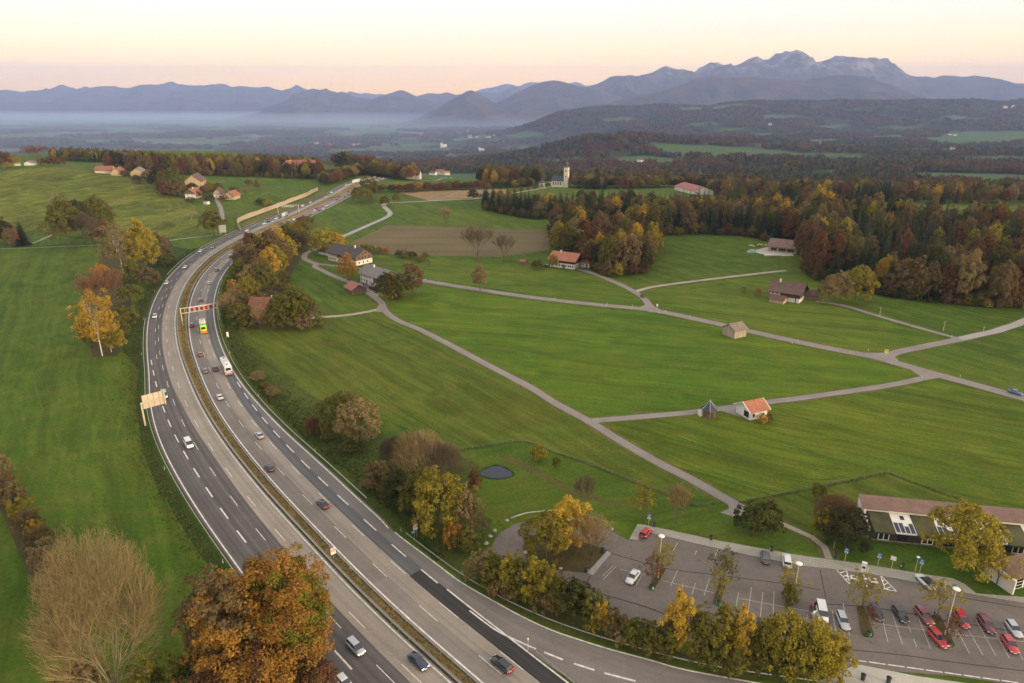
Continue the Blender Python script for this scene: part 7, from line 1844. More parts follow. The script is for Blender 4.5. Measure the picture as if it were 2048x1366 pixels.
# ------------------------------------------------------------------ people beside the van
plain('skin', (0.42, 0.27, 0.20), 0.7); plain('hair', (0.03, 0.022, 0.018), 0.8); plain('cloth_red', (0.42, 0.02, 0.03), 0.9); plain('cloth_black', (0.015, 0.015, 0.018), 0.9); plain('cloth_grey', (0.30, 0.32, 0.36), 0.9); plain('cloth_jeans', (0.06, 0.07, 0.11), 0.9)
def person(label, px, py, top, legs, face, arm=0.0):
    p = at(px, py); r = tag(empty('person', (p.x, p.y, 0.07), face), label, 'person')
    V = [(0,0,.98),(0,0,1.18),(0,0,1.38),(0,0,1.50),(0,0.02,1.58),(0,0.03,1.70), (0.10,0,.92),(0.12,0.03,.50),(0.12,0,.08),(0.12,.14,.04), (-0.10,0,.92),(-0.12,-0.02,.50),(-0.13,-0.04,.08),(-0.13,.10,.04),
         (0.19,0,1.40),(0.25,0.03,1.12),(0.24,0.14+arm,.92),(0.24,0.18+arm,.84), (-0.19,0,1.40),(-0.26,0.0,1.12),(-0.26,0.10,.90),(-0.26,.13,.82)]
    E_ = [(0,1),(1,2),(2,3),(3,4),(4,5),(0,6),(6,7),(7,8),(8,9),(0,10),(10,11),(11,12),(12,13),(2,14),(14,15),(15,16),(16,17),(2,18),(18,19),(19,20),(20,21)]
    Rr = [.15,.14,.17,.08,.075,.10,.10,.07,.05,.04,.10,.07,.05,.04,.075,.055,.042,.04,.075,.055,.042,.04]
    me = bpy.data.meshes.new('body'); me.from_pydata(V, E_, []); o = obj('body', me, r)
    md = o.modifiers.new('skin', 'SKIN'); sv = me.skin_vertices[0].data
    for k, rad in enumerate(Rr): sv[k].radius = (rad, rad*0.85)
    sv[0].use_root = True
    o.modifiers.new('sub', 'SUBSURF').levels = 1; o.modifiers['sub'].render_levels = 1
    # clothes by height on one continuous body
    m, nt, bs, out = new_mat('clothes_'+label[:14])
    tc = nt.nodes.new('ShaderNodeTexCoord'); sp = nt.nodes.new('ShaderNodeSeparateXYZ'); nt.links.new(tc.outputs['Object'], sp.inputs[0])
    cr = nt.nodes.new('ShaderNodeValToRGB'); cr.color_ramp.interpolation = 'CONSTANT'
    for e in range(2): cr.color_ramp.elements.new(0.5)
    base = lambda n: tuple(MATS[n].node_tree.nodes[[x.name for x in MATS[n].node_tree.nodes if x.type == 'MIX'][0]].inputs[7].default_value)[:3]
    for e, (ps, c) in zip(cr.color_ramp.elements, [(0.0, (0.03,0.03,0.03)), (0.045, base(legs)), (0.49, base(top)), (0.755, base('skin'))]): e.position = ps; e.color = (*c, 1)
    dv = nd(nt, 'ShaderNodeMath', operation='DIVIDE'); dv.inputs[1].default_value = 2.0; nt.links.new(sp.outputs[2], dv.inputs[0]); nt.links.new(dv.outputs[0], cr.inputs[0]); nt.links.new(cr.outputs[0], bs.inputs['Base Color'])
    bs.inputs['Roughness'].default_value = 0.9; me.materials.append(m)
    hb_ = bmesh.new(); bmesh.ops.create_icosphere(hb_, subdivisions=2, radius=0.115); bmesh.ops.scale(hb_, vec=(.95, 1.05, .8), verts=hb_.verts); hm = bpy.data.meshes.new('hair'); hb_.to_mesh(hm); hb_.free(); hm.materials.append(MATS['hair'])
    obj('hair', hm, r, (0, -0.01, 1.75))
person('person in a red jacket standing left of the white van', 1621, 1222, 'cloth_red', 'cloth_black', 2.4, 0.1)
person('person in black clothes at the open side of the white van', 1629, 1218, 'cloth_black', 'cloth_black', -1.2, 0.2)
person('person in a red jumper and grey trousers farthest left of the van', 1612, 1242, 'cloth_red', 'cloth_grey', 0.8)
person('person in a pale top beside the open van door', 1622, 1238, 'cloth_grey', 'cloth_jeans', -0.6, 0.1)
person('person in dark clothes under the parking lot tree left of the rightmost lamp', 1867, 1235, 'cloth_black', 'cloth_jeans', 1.0)
# cattle at the barn
plain('hide_brown', (0.20, 0.085, 0.04), 0.9, var=0.3); plain('hide_white', (0.56, 0.50, 0.42), 0.9, var=0.2)
def cow(label, px, py, ang, hide):
    p = at(px, py); r = tag(empty('cow', p, ang), label, 'cow', 'cows at the cattle barn')
    V = [(0,0,1.15),(0.65,0,1.2),(-0.7,0,1.2),(1.05,0,1.42),(1.35,0,1.38),(1.62,0,1.22),(0.62,.2,.85),(0.64,.2,.42),(0.62,.2,.04),(0.62,-.2,.85),(0.60,-.2,.42),(0.62,-.2,.04),(-0.62,.2,.88),(-0.74,.2,.46),(-0.68,.2,.04),(-0.62,-.2,.88),(-0.76,-.2,.46),(-0.70,-.2,.04),(-0.92,0,1.2),(-1.0,0,.7)]
    E_ = [(0,1),(0,2),(1,3),(3,4),(4,5),(1,6),(6,7),(7,8),(1,9),(9,10),(10,11),(2,12),(12,13),(13,14),(2,15),(15,16),(16,17),(2,18),(18,19)]
    Rr = [.42,.40,.40,.22,.17,.11,.14,.08,.06,.14,.08,.06,.16,.09,.06,.16,.09,.06,.05,.03]
    me = bpy.data.meshes.new('body'); me.from_pydata(V, E_, []); me.materials.append(MATS[hide]); o = obj('body', me, r); o.modifiers.new('skin', 'SKIN')
    sv = me.skin_vertices[0].data
    for k, rad in enumerate(Rr): sv[k].radius = (rad, rad)
    sv[0].use_root = True; o.modifiers.new('sub', 'SUBSURF').levels = 1
    MB().tube((1.4,.1,1.5),(1.38,.26,1.62),.03,.01).tube((1.4,-.1,1.5),(1.38,-.26,1.62),.03,.01).build('horns', MATS['hide_white'], r)
for k, (px, py) in enumerate([(1500,493.5),(1507,495),(1510,492),(1516,492.5),(1518,494.5),(1523,492.5),(1528,492),(1531,493)]):
    cow('%s cow standing beside the cattle barn yard' % ('pale' if k % 2 else 'brown and white'), px, py, rnd.uniform(0, 6.28), 'hide_white' if k % 2 or k == 0 else 'hide_brown')
# ------------------------------------------------------------------ guardrails
plain('galvanised', (0.46, 0.45, 0.42), 0.45, 0.5, 0.15, 2.0); plain('post_dark', (0.20, 0.19, 0.17), 0.6, 0.4)
def guardrail(label, P, z=0.72, post=4.0, side=1, dbl=False):
    P = np.asarray(P, float)[:, :2]
    T_ = np.gradient(P, axis=0); T_ /= np.hypot(*T_.T)[:, None]; N_ = np.c_[T_[:, 1], -T_[:, 0]]
    g = TZ(P[:, 0], P[:, 1]); root = tag(empty('guardrail', (P[0, 0], P[0, 1], float(g[0]))), label, 'guardrail')
    o0 = np.array([P[0, 0], P[0, 1], g[0]])
    prof = [(0.0, z-0.30), (0.07, z-0.24), (0.0, z-0.15), (0.07, z-0.06), (0.0, z), (-0.06, z+0.01)]
    def beam(sd):
        V = []
        for (o, h) in prof: V.append(np.c_[P + N_*(o*sd + (0.12*sd if dbl else 0))[..., None] if np.ndim(o) else P + N_*(o*sd+(0.14*sd if dbl else 0)), g+h+0.05])
        V = np.stack(V, 1); n, k, _ = V.shape; idx = np.arange(n*k).reshape(n, k)
        F = np.stack([idx[:-1, :-1], idx[:-1, 1:], idx[1:, 1:], idx[1:, :-1]], -1).reshape(-1, 4)
        return obj('rail', mesh_np('rail', V.reshape(-1, 3)-o0, F, [MATS['galvanised']], True), root)
    beam(side)
    if dbl: beam(-side)
    s = np.r_[0, np.hypot(*np.diff(P, axis=0).T).cumsum()]; q = np.arange(1, s[-1], post)
    mb = MB()
    for d in q:
        x, y = np.interp(d, s, P[:, 0])-o0[0], np.interp(d, s, P[:, 1])-o0[1]; zz = float(np.interp(d, s, g))-o0[2]
        mb.box(x-.06, x+.06, y-.05, y+.05, zz-.1, zz+z+0.05)
    tag(mb.build('posts', MATS['post_dark'], root), kind='stuff')
    return root
def along(F, off, s0, s1, st=4.0):
    k = np.arange(s0, s1, st); return np.array([mpos(s, fo(F, s)+off)[0] for s in k])
guardrail('steel guardrail on the left side of the median', along(OB, 0.95, -120, 640), dbl=True)
guardrail('steel guardrail on the right side of the median', along(OC, -0.95, -120, 640))
guardrail('guardrail along the left outer edge of the motorway', along(OA, -1.3, -60, 262), side=1)
guardrail('guardrail along the outer edge at the left lay-by curve', along(OA, -1.8, 345, 520), side=1)
guardrail('guardrail on the right outer edge below the motorway bank', along(OD, 1.5, 62, 330), side=-1)
RR = spline([np.array(at2(*p)) for p in [(812,1070),(868,1113),(930,1157),(1000,1198),(1060,1227),(1110,1248),(1180,1272),(1240,1290),(1300,1307),(1370,1325),(1450,1341),(1560,1357),(1700,1376),(1850,1396)]], 4.0)
guardrail('bright guardrail along the exit ramp hedge', RR, side=-1)
guardrail('short guardrail between motorway and exit ramp', spline([np.array(at2(*p)) for p in [(1063,1300),(1090,1322),(1125,1352),(1165,1384)]], 3.0), side=-1)
guardrail('low guardrail behind the loop road of the rest area', spline([np.array(at2(*p)) for p in [(1022,1040),(1050,1030),(1085,1026),(1110,1024)]], 2.0), 0.6)
guardrail('low guardrail at the right of the loop road', spline([np.array(at2(*p)) for p in [(1168,1034),(1185,1037),(1212,1048)]], 2.0), 0.6)
# concrete barrier kerb beside the right carriageway is left to the edge line

# ------------------------------------------------------------------ noise wall and far gantry
NWP = spline([np.array(at2(*p)) for p in [(482,462),(477,455),(475,449),(482,442),(500,435),(530,424),(560,413),(590,401),(612,393),(625,386),(636,381)]], 4.0)
g = TZ(NWP[:, 0], NWP[:, 1]); nw = tag(empty('noise_wall', (NWP[0, 0], NWP[0, 1], float(g[0]))), 'long pale wooden noise wall beside the far motorway', 'wall')
mw = plain('noise_wall_wood', (0.46, 0.35, 0.25), 0.9, var=0.12)
for i in range(len(NWP)-1):
    a, b = NWP[i], NWP[i+1]; L = float(np.hypot(*(b-a))); ang = math.atan2(b[1]-a[1], b[0]-a[0])
    MB().box(0.06, L-0.06, -0.1, 0.1, -0.3, 3.6+0.2*math.sin(i*0.9)).build('panel', mw, nw, loc=(a[0]-nw.location.x, a[1]-nw.location.y, g[i]-nw.location.z), rz=ang)
    MB().box(-0.09, 0.09, -0.16, 0.16, -0.3, 3.85).build('post', MATS['wood_grey'], nw, loc=(a[0]-nw.location.x, a[1]-nw.location.y, g[i]-nw.location.z), rz=ang)

# ------------------------------------------------------------------ overhead gantries and road signs
plain('gantry_paint', (0.52, 0.46, 0.30), 0.6, 0.1); plain('sign_back', (0.56, 0.47, 0.34), 0.7, 0.1, 0.08); plain('sign_grey', (0.40, 0.42, 0.36), 0.6, 0.2); plain('sign_white', (0.76, 0.72, 0.66), 0.6); plain('sign_red', (0.55, 0.025, 0.03), 0.5); plain('sign_blue', (0.05, 0.22, 0.52), 0.5); plain('sign_paleblue', (0.20, 0.50, 0.72), 0.5); plain('sign_black', (0.02, 0.02, 0.022), 0.6); plain('sign_yellow', (0.72, 0.58, 0.12), 0.6)
lamp_mat('signal_red', (0.36, 0.014, 0.014), 0.22); plain('signal_dark', (0.10, 0.012, 0.012), 0.5)
def text_mesh(body, size, mat):
    c = bpy.data.curves.new('lettering', 'FONT'); c.body = body; c.size = size; c.align_x = 'CENTER'; c.align_y = 'CENTER'; c.resolution_u = 2
    o = bpy.data.objects.new('tmp', c); col.objects.link(o); dg = bpy.context.evaluated_depsgraph_get()
    me = bpy.data.meshes.new_from_object(o.evaluated_get(dg)); bpy.data.objects.remove(o); me.materials.clear(); me.materials.append(mat); return me
def gantry():
    sA, _ = mso(*at2(364, 652)); a, t = mpos(sA, 0.3); b, _ = mpos(sA+3, 15.6)
    e = np.array(b)-np.array(a); L = float(np.hypot(*e)); ang = math.atan2(e[1], e[0])
    r = tag(empty('signal_gantry', (a[0], a[1], 0), ang), 'overhead signal gantry with five red crossed signals over the right carriageway', 'gantry'); gm = MATS['gantry_paint']
    z0, z1 = 5.8, 7.9
    for x in (0.0, L): MB().box(x-.17, x+.17, -.2, .2, -.2, z1+.2).build('post', gm, r)
    MB().box(-.3, L+.3, -.22, .22, z1-.05, z1+.22).build('top_beam', gm, r); MB().box(.29, L-.29, -.22, .22, z0-.2, z0+.05).build('bottom_beam', gm, r)
    for k in range(1, 9): MB().box(L*k/9-.06, L*k/9+.06, -.12, .12, z0+.06, z1-.06).build('strut', gm, r)
    for k in range(5):
        x = L*0.30+k*1.98
        sb = MB().box(x-.78, x+.78, -.55, -.25, z0+.02, z1+.0).build('signal_box', MATS['sign_white'], r)
        MB().box(x-.66, x+.66, -.575, -.54, z0+.14, z1-.14).build('signal_face', MATS['signal_dark'] if k != 3 else MATS['signal_red'], sb)
        for q in (-1, 1):
            d = MB(); c1, c2 = (x-.5*q, z0+.35), (x+.5*q, z1-.35); dx, dz = c2[0]-c1[0], c2[1]-c1[1]; n = math.hypot(dx, dz); nx, nz = -dz/n*.09, dx/n*.09
            d.add([(c1[0]+nx,-.59-.004*q,c1[1]+nz),(c1[0]-nx,-.59-.004*q,c1[1]-nz),(c2[0]-nx,-.59-.004*q,c2[1]-nz),(c2[0]+nx,-.59-.004*q,c2[1]+nz)], [(0,1,2,3)]); d.build('cross_bar', MATS['signal_red'], sb)
gantry()
def far_gantry():
    sA, _ = mso(*at2(560, 428)); a, t = mpos(sA, fo(OA, sA)-1.5); b, _ = mpos(sA+2, 0.0)
    e = np.array(b)-np.array(a); L = float(np.hypot(*e)); ang = math.atan2(e[1], e[0]); z = float(TZ(*a))
    r = tag(empty('signal_gantry', (a[0], a[1], z), ang), 'grey signal gantry with five pale panels over the far oncoming lanes', 'gantry')
    for x in (0.0, L): MB().box(x-.2, x+.2, -.25, .25, -.3, 8.0).build('post', MATS['gantry_paint'], r)
    MB().box(0, L, -.2, .2, 7.3, 7.7).build('top_beam', MATS['gantry_paint'], r)
    for k in range(5): MB().box(L*.18+k*2.2, L*.18+k*2.2+1.7, -.5, -.2, 5.9, 8.0).build('signal_box', MATS['sign_grey'], r)
far_gantry()
def panel_sign():
    p = at(291, 852); q = at2(340, 838); ang = math.atan2(q[1]-p.y, q[0]-p.x)
    r = tag(empty('sign_gantry', p, ang), 'cantilever road sign seen from its tan back at the left motorway edge', 'sign')
    h = height_to(p, 806)
    MB().box(-.22, .22, -.22, .22, -.3, h).build('post', MATS['sign_back'], r); MB().box(0, 7.2, -.2, .2, h-.35, h+.05).build('cross_beam', MATS['sign_back'], r)
    for k in range(4):
        for (za, zb) in ((h-2.3, h-.20), (h-.16, h+2.1)): MB().box(0.5+k*1.62, 2.08+k*1.62, .22, .34, za, zb).build('panel', MATS['sign_back'], r)
    MB().box(6.55, 6.9, -.3, .3, h-2.4, h+2.1).build('end_post', MATS['sign_back'], r)
    for k in range(3): MB().tube((2.09+k*1.62, .18, h-2.3), (2.09+k*1.62, .18, h+2.1), .05).build('stiffener', MATS['post_dark'], r)
panel_sign()
def facing(p, extra=0.0):
    """turn so that local -y looks back along the view towards the camera side"""
    return math.atan2(p[1], p[0])-math.pi/2+extra
def board(name, label, px, py, top, wpx, build, cat='sign', posts=1, turn=0.0, z0=None):
    p = at(px, py); h = height_to(p, top); w = wpx*depth(p)/FPX
    r = tag(empty(name, p, facing(p, turn)), label, cat); build(r, w, h); return r
def b_grey(r, w, h):
    b = MB().box(-w/2, w/2, -.08, .08, h*0.32, h).build('panel', MATS['sign_grey'], r)
    for x in (-w*.32, w*.32): MB().box(x-.1, x+.1, .09, .25, -.2, h).build('post', MATS['sign_grey'], r)
    for k in range(1, 6): MB().box(-w/2, w/2, -.10, -.081, h*.32+k*h*.68/6-.03, h*.32+k*h*.68/6+.03).build('panel_joint', MATS['post_dark'], b)
board('road_sign', 'tall grey roadside board seen from behind near the lone olive tree', 447, 472, 450, 13, b_grey)
def b_blue(r, w, h):
    b = MB().box(-w/2, w/2, -.08, .08, h*.45, h).build('panel', MATS['sign_paleblue'], r)
    MB().box(-w*.47, w*.47, -.10, -.081, h*.45+.1, h*.45+.22).box(-w*.47, -w*.47+.12, -.10, -.081, h*.45+.1, h-.1).box(w*.47-.12, w*.47, -.10, -.081, h*.45+.1, h-.1).box(-w*.47, w*.47, -.10, -.081, h-.22, h-.1).build('border', MATS['sign_white'], b)
    MB().box(-.1*w, .02*w, -.10, -.081, h*.6, h*.9).add([(-.2*w,-.1,h*.72),(.12*w,-.1,h*.72),(-.04*w,-.1,h*.95)], [(0,1,2)]).build('arrow', MATS['sign_white'], b)
    MB().box(.16*w, .38*w, -.10, -.081, h*.66, h*.86).build('symbol', MATS['sign_blue'], b)
    for x in (-w*.35, w*.35): MB().box(x-.08, x+.08, .09, .22, -.2, h*.95).build('post', MATS['metal_grey'], r)
board('direction_sign', 'pale blue direction sign beside the trees on the right carriageway', 472, 531, 516, 16, b_blue)
def ring_mesh(R, r, n=20, z=0):
    mb = MB(); mb.add([(R*math.cos(6.2832*k/n), z, R*math.sin(6.2832*k/n)) for k in range(n)]+[(r*math.cos(6.2832*k/n), z, r*math.sin(6.2832*k/n)) for k in range(n)], [(k,(k+1)%n,n+(k+1)%n,n+k) for k in range(n)]); return mb
def b_limit(blue):
    def f(r, w, h):
        zt = h-(w*0.95 if blue else 0); zb = zt-w*1.45
        b = MB().box(-w/2, w/2, -.05, .05, zb, zt).build('panel', MATS['sign_white'], r)
        o = ring_mesh(w*.42, w*.31).build('red_ring', MATS['sign_red'], b, loc=(0, -.056, zt-w*.5))
        # two small cars side by side, one red: no overtaking
        MB().box(-w*.22, -w*.02, -.058, -.054, zt-w*.56, zt-w*.42).box(-w*.18, -w*.06, -.058, -.054, zt-w*.42, zt-w*.34).build('symbol', MATS['sign_red'], b)
        MB().box(w*.03, w*.23, -.058, -.054, zt-w*.56, zt-w*.42).box(w*.07, w*.19, -.058, -.054, zt-w*.42, zt-w*.34).build('symbol', MATS['sign_black'], b)
        MB().box(-w*.3, w*.3, -.058, -.054, zb+w*.14, zb+w*.20).build('caption', MATS['sign_grey'], b)
        for x in ((-w*.3, w*.3) if blue else (0,)): MB().tube((x, .12, -.2), (x, .12, zt), .06).build('post', MATS['metal_grey'], r)
        if blue:
            d = MB(); n = 20; R = w*.42; d.add([(R*math.cos(6.2832*k/n), -.05, h-w*.45+R*math.sin(6.2832*k/n)) for k in range(n)]+[(R*math.cos(6.2832*k/n), .05, h-w*.45+R*math.sin(6.2832*k/n)) for k in range(n)], [tuple(range(n)), tuple(range(n,2*n))[::-1]]+[(k,n+k,n+(k+1)%n,(k+1)%n) for k in range(n)])
            q = d.build('blue_disc', MATS['sign_blue'], r)
            MB().box(-w*.07, w*.07, -.056, -.052, h-w*.72, h-w*.35).add([(-w*.2,-.056,h-w*.38),(w*.2,-.056,h-w*.38),(0,-.056,h-w*.12)], [(0,1,2)]).build('arrow', MATS['sign_white'], q)
            MB().box(-w*.9, -w*.1, -.04, .04, zb-w*.65, zb-w*.25).build('small_plate', MATS['sign_paleblue'], r)
    return f
board('traffic_sign', 'white sign with red ring standing in the median', 668, 1120, 1096, 10, b_limit(False), turn=0.35)
board('traffic_sign', 'white red ring sign under a blue disc beside the bank thicket', 832, 1078, 1041, 9, b_limit(True), turn=0.35)
def b_parking(sym):
    def f(r, w, h):
        b = MB().box(-w/2, w/2, -.04, .04, h-w*1.5, h).build('panel', MATS['sign_blue'], r)
        MB().box(-w*.46, w*.46, -.055, -.045, h-w*1.46, h-w*.98).build('white_plate', MATS['sign_white'], b)
        t = obj('lettering', text_mesh('P', w*.9, MATS['sign_white']), b, (0, -.05, h-w*.5)); t.rotation_euler = (math.pi/2, 0, 0)
        if sym: MB().box(-w*.25, w*.2, -.062, -.057, h-w*1.34, h-w*1.2).box(-w*.15, w*.1, -.062, -.057, h-w*1.2, h-w*1.1).build('symbol', MATS['sign_black'], b)
        MB().tube((0, .08, -.1), (0, .08, h-.05), .05).build('post', MATS['metal_pale'], r)
    return f
for px, py, tp, lb in ((1297,1052,1029,'blue parking sign at the left end of the pavement above the red car'), (1689,1124,1097,'blue parking sign left of the charging station'), (1755,1132,1107,'blue parking sign right of the charging station'), (1839,1145,1119,'rightmost blue parking sign above the white car with black roof')):
    board('parking_sign', lb, px, py, tp, 7, b_parking(True))
def b_small(c, w2=1.0, zf=.6):
    def f(r, w, h):
        MB().box(-w/2, w/2, -.04, .04, h*zf, h).build('panel', MATS[c], r); MB().tube((0, .07, -.1), (0, .07, h-.05), .05).build('post', MATS['metal_pale'], r)
    return f
board('no_stopping_sign', 'small red and blue sign behind the golden island tree', 1153, 1030, 1008, 6, b_small('sign_red', zf=.72))
board('no_stopping_sign', 'small blue no parking sign beside the rightmost lamp post', 1904, 1190, 1168, 6, b_small('sign_blue', zf=.72))
board('info_board', 'pale information board on a post above the pavement', 1782, 1140, 1113, 10, b_small('sign_white', zf=.72))
board('direction_post', 'yellow direction sign at the country lane junction', 1771, 713, 699, 7, b_small('sign_yellow', zf=.45))
board('marker_post', 'thin marker post in the gore between motorway and exit ramp', 1056, 1302, 1276, 3, b_small('sign_white', zf=.85))
board('roadside_cabinet', 'white box beside the motorway below the red roofed house', 456, 675, 664, 4, b_small('sign_white', zf=.0), 'cabinet')
board('lane_sign', 'white sign at the lane junction below the orange roofed house', 1314, 619, 608, 3, b_small('sign_white', zf=.6))
# ------------------------------------------------------------------ lamps, bins, charging point
plain('lamp_white', (0.80, 0.78, 0.72), 0.5)
def street_lamp(label, px, py, top):
    p = at(px, py); h = height_to(p, top); r = tag(empty('street_lamp', p), label, 'lamp post')
    MB().tube((0,0,0), (0,0,h), .11, .07, 8).build('pole', MATS['metal_pale'], r)
    n = 16; pr = [(0.16,h-.12),(.60,h+.02),(.66,h+.10),(.60,h+.20),(.25,h+.28)]; mb = MB(); mb.add([(a*math.cos(6.2832*k/n), a*math.sin(6.2832*k/n), z) for a, z in pr for k in range(n)], [(j*n+k, j*n+(k+1)%n, (j+1)*n+(k+1)%n, (j+1)*n+k) for j in range(len(pr)-1) for k in range(n)]+[tuple(range((len(pr)-1)*n, len(pr)*n))]); mb.build('lamp_head', MATS['lamp_white'], r, True)
street_lamp('leftmost tall lamp post with white disc head in the parking lot', 1316, 1157, 1073)
street_lamp('middle tall lamp post with white disc head in the parking lot', 1585, 1206, 1128)
street_lamp('rightmost tall lamp post with white disc head in the parking lot', 1889, 1270, 1179)
def path_lamp(label, px, py, top):
    p = at(px, py); h = height_to(p, top); r = tag(empty('path_lamp', p), label, 'lamp post')
    MB().tube((0,0,0), (0,0,h-.2), .06, .05, 6).build('pole', MATS['metal_pale'], r); MB().tube((0,0,h-.25), (0,0,h), .12, .38, 10).build('lamp_head', MATS['lamp_white'], r)
path_lamp('small path lamp left of the first dark tree by the white gable', 1667, 1097, 1077); path_lamp('small path lamp with cone head beside the rightmost parking sign', 1830, 1143, 1114)
def bin_(label, px, py, hi=1.25, c='bin_dark'):
    p = at(px, py); r = tag(empty('litter_bin', p, rnd.uniform(0, 6)), label, 'bin', 'litter bins of the rest area')
    n = 10; MB().tube((0,0,.15), (0,0,hi), .34, .40, n).build('bin_body', MATS[c], r); MB().tube((0,0,hi), (0,0,hi+.22), .46, .16, n).build('bin_lid', MATS['sign_black'], r); MB().box(-.12,.12,-.42,-.37,.5,.9).build('bag_notice', MATS['sign_white'], r); MB().box(-.2,.2,-.2,.2,0,.15).build('bin_foot', MATS['post_dark'], r)
plain('bin_dark', (0.04, 0.06, 0.055), 0.6); plain('bin_green', (0.05, 0.16, 0.09), 0.6)
for lb, px, py, c in (('dark bin on the grass beside the leftmost parking sign', 1308, 1054, 'bin_dark'), ('dark bin on the grass above the middle of the pavement', 1422, 1080, 'bin_dark'), ('dark bin on the grass above the grey estate car', 1543, 1103, 'bin_dark'), ('dark bin left of the first charging bay sign', 1672, 1116, 'bin_dark'), ('dark bin on the grass right of the information board', 1805, 1137, 'bin_dark'),
    ('green bin at the near end of the first planting bed', 1303, 1180, 'bin_green'), ('green bin at the near end of the second planting bed', 1437, 1212, 'bin_green'), ('green bin at the near end of the fourth planting bed', 1737, 1274, 'bin_green'), ('green bin at the near end of the rightmost planting bed', 1898, 1296, 'bin_green'),
    ('black bin at the right corner of the traffic island', 1205, 1106, 'bin_dark'), ('black bin at the lower corner of the traffic island', 1172, 1146, 'bin_dark'), ('brown bin on the near pavement strip by the white dashes', 1725, 1360, 'bin_dark'), ('blue grey bin right of the brown one on the near strip', 1776, 1366, 'bin_dark')):
    bin_(lb, px, py, c=c)
cp = at(1726, 1143); ch = tag(empty('charging_station', cp, facing(cp)), 'white charging station with yellow guard rails at the pavement edge', 'charging station')
MB().box(-.5,.5,-.35,.35,.15,2.3).build('cabinet', MATS['lamp_white'], ch); MB().box(-.3,.3,-.38,-.34,1.0,1.5).build('screen', MATS['sign_black'], ch)
for sx in (-1, 1): MB().tube((sx*.8,-.4,0),(sx*.8,-.4,1.0),.06).tube((sx*.8,.4,0),(sx*.8,.4,1.0),.06).tube((sx*.8,-.4,1.0),(sx*.8,.4,1.0),.06).build('guard_hoop', MATS['sign_yellow'], ch)
# boulders round the loop road
rock = plain('boulder', (0.36, 0.33, 0.28), 0.9, var=0.25, scale=2.0)
for k, (px, py, sz) in enumerate([(1014,1042,.7),(989,1063,.8),(980,1074,.75),(972,1088,.8),(1056,1088,.7),(1051,1106,.7),(1061,1123,.6),(1121,1138,.6),(1223,1059,.75)]):
    bm = bmesh.new(); sz *= 0.72; bmesh.ops.create_icosphere(bm, subdivisions=2, radius=sz)
    for v in bm.verts:
        q = 0.78+0.5*float(vnoise(v.co.x*1.7+k*5, v.co.y*1.7+v.co.z*2.3, 60)); v.co *= q
        v.co.z = max(v.co.z*0.7, -0.2*sz)
    me = bpy.data.meshes.new('boulder'); bm.to_mesh(me); bm.free(); me.materials.append(rock)
    p = at(px, py); o = obj('boulder', me, None, (p.x, p.y, p.z+0.2*sz+0.05))
    tag(o, 'pale boulder beside the %s of the loop road' % ('outer edge' if k in (0,1,2,3,8) else 'inner kerb'), 'boulder', 'boulders at the outer edge' if k in (0,1,2,3,8) else 'boulders at the inner kerb')
# ------------------------------------------------------------------ delineator posts, fences, poles
dp = MB().box(-.07,.07,-.05,.05,-.1,.95).mesh('post', [MATS['sign_white']]); db = MB().box(-.075,.075,-.055,.055,.68,.86).mesh('black_band', [MATS['sign_black']])
def delineator(p, label, grp):
    r = tag(empty('delineator_post', p, facing(p)), label, 'road post', grp); obj('post', dp, r); obj('black_band', db, r)
for px, py in [(851,560),(978,582),(1107,600),(1110,597),(1213,612),(1214,608),(1263,619),(1265,613),(1318,627),(1331,623),(1380,633),(1449,654),(1464,652),(1584,687),(1596,683),(1700,705),(1736,702),(1783,729),(1794,722),(1858,746),(1920,754),(1845,756),(2043,788),(1903,674),(1924,683),(2040,646)]:
    delineator(at(px, py), 'white road post along the country lane through the meadows', 'posts along the country lanes')
for s in np.arange(45, 420, 50): delineator(Vector((*mpos(s, fo(OD, s)+2.0)[0], 0)), 'white road post behind the right motorway guardrail', 'posts along the right motorway edge')
for s in np.arange(60, 420, 50): delineator(Vector((*mpos(s, fo(OA, s)-2.0)[0], 0)), 'white road post along the left motorway edge', 'posts along the left motorway edge')
def pole(label, px, py, top):
    p = at(px, py); h = height_to(p, top); r = tag(empty('utility_pole', p), label, 'pole', 'utility poles in the right meadow'); MB().tube((0,0,-.2),(0,0,h),.14,.10,7).build('shaft', MATS['wood_tan'], r); MB().box(-.5,.5,-.06,.06,h-.5,h-.38).build('cross_arm', MATS['wood_tan'], r)
pole('wooden utility pole right of the brown roofed farm', 1759, 632, 614); pole('thin utility pole above the lane fork', 1886, 662, 642); pole('thin utility pole beside the pale lane section at right', 1966, 665, 652)
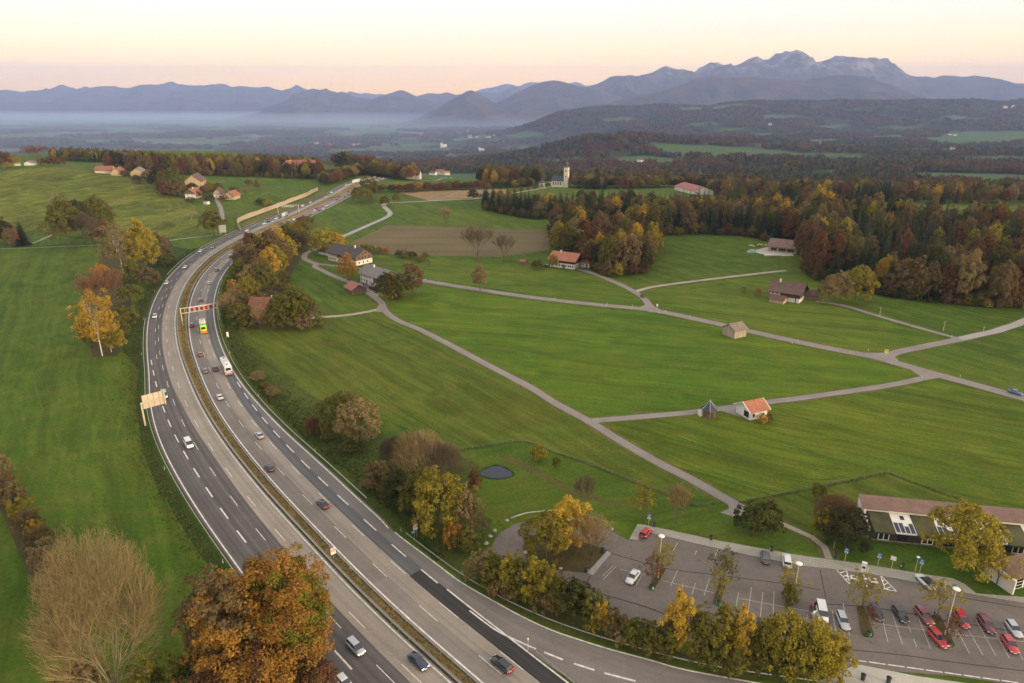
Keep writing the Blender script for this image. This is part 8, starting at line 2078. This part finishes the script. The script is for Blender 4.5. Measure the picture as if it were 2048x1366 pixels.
def fence(label, P, sp=3.0, h=1.1):
    L = spline([np.array(at2(*p)) for p in P], 1.0); s = np.r_[0, np.hypot(*np.diff(L, axis=0).T).cumsum()]; q = np.arange(0, s[-1], sp)
    X, Y = np.interp(q, s, L[:, 0]), np.interp(q, s, L[:, 1]); Z = TZ(X, Y)
    r = tag(empty('fence', (X[0], Y[0], float(Z[0]))), label, 'fence')
    pm = MB().box(-.06,.06,-.06,.06,-.2,h).mesh('post', [MATS['wood_weathered']])
    for x, y, z in zip(X, Y, Z): obj('post', pm, r, (x-X[0], y-Y[0], z-Z[0]))
    w = MB()
    for zz in (h*.5, h*.9):
        for i in range(len(X)-1): w.tube((X[i]-X[0],Y[i]-Y[0],Z[i]-Z[0]+zz),(X[i+1]-X[0],Y[i+1]-Y[0],Z[i+1]-Z[0]+zz),.02,n=3,cap=False)
    w.build('wire', MATS['post_dark'], r)
    tag(strip('fence_grass', L, -0.5, 0.5, 0.06, MATS['verge_rough']), kind='structure')
    # tall uncut grass under the wire
    rs3 = np.random.RandomState(len(P)*7+int(P[0][0])); n = int(s[-1]*(5 if P[0][0] > 1400 else 1.5)); d = rs3.uniform(0, s[-1], n)
    Pp = np.c_[np.interp(d, s, L[:, 0])+rs3.normal(0, .28, n), np.interp(d, s, L[:, 1])+rs3.normal(0, .28, n), np.zeros(n)]; Pp[:, 2] = TZ(Pp[:, 0], Pp[:, 1])+0.12
    v, f = quads(Pp, rs3.normal(0, 1, (n, 3))*np.array([1, 1, .2]), 0.42, rs3, 1.0)
    tag(obj('tall_grass', mesh_np('tall_grass', v, f, [MATS['leaf_olive']])), 'uncut dark grass under the '+label.split(' ', 1)[1][:40], 'grass', kind='stuff')
fence('wire fence between the rest area and the south meadow', [(1478,1006),(1560,990),(1640,975),(1774,946)])
fence('wire fence from the meadow corner down to the right edge', [(1776,946),(1860,978),(1950,1009),(2060,1046)])
fence('wire fence between the pond meadow and the olive field', [(905,902),(975,893),(1046,884),(1110,906),(1180,930),(1260,962),(1330,988)])
fence('short wire fence right of the pond meadow', [(1330,988),(1390,1012),(1450,1004)])
fence('fence in the brown garden right of the long farmhouse', [(752,530),(790,532),(852,534),(858,520)], 4.0)
tg = tag(empty('silage_clamp', at(1504,504), 0.1), 'teal covered silage heap left of the cattle barn', 'silage heap')
mb = MB(); n = 7; vs = []
for i in range(n):
    for j in range(5): vs.append((-3.4+6.8*i/(n-1), -2.2+4.4*j/4, max(0.02, 1.9*math.sin(math.pi*i/(n-1))**.6*math.sin(math.pi*j/4)**.7)))
mb.add(vs, [(i*5+j,(i+1)*5+j,(i+1)*5+j+1,i*5+j+1) for i in range(n-1) for j in range(4)]); mb.build('tarpaulin', plain('tarp_teal', (0.20,0.36,0.29), 0.6), tg, True)
bw = tag(empty('silage_bales', at(1551,512), 0.15), 'white wrapped bales in front of the cattle barn', 'bales')
for k in range(6): MB().tube((-7+k*1.9,-.6,.62),(-7+k*1.9,.6,.62),.62,n=12).build('bale', MATS['sign_white'], bw)
# dry grass tufts along the median and rough verge tufts
def tufts(name, label, pts, size, mat, hgt=0.2):
    rs4 = np.random.RandomState(len(pts)); P_ = np.asarray(pts, float); P_ = np.c_[P_, TZ(P_[:, 0], P_[:, 1])+hgt]
    v, f = quads(P_, rs4.normal(0, 1, (len(P_), 3))*np.array([1, 1, .35]), size, rs4, 0.9)
    tag(obj(name, mesh_np(name, v, f, [mat])), label, 'grass', kind='stuff')
rs5 = np.random.RandomState(3)
md_ = [mpos(s, o)[0] for s, o in zip(rs5.uniform(-60, 420, 9000), rs5.normal(0, .55, 9000))]
tufts('median_tufts', 'dry ochre grass growing in the motorway median', md_, 0.4, leaf_mat('dry_blades', (0.19,0.135,0.045), (0.36,0.26,0.10)))
vg = [mpos(s, fo(OD, s)+3+abs(rs5.normal(0, 5)))[0] for s in rs5.uniform(30, 330, 9000)]
tufts('verge_tufts', 'rough grass tufts on the right motorway bank', vg, 0.5, leaf_mat('green_blades', (0.040,0.060,0.012), (0.105,0.110,0.026)))
vg = [mpos(s, fo(OA, s)-2.5-abs(rs5.normal(0, 3)))[0] for s in rs5.uniform(-30, 420, 8000)]
tufts('left_verge_tufts', 'dark grass tufts along the left motorway edge', vg, 0.45, MATS['leaf_green'])
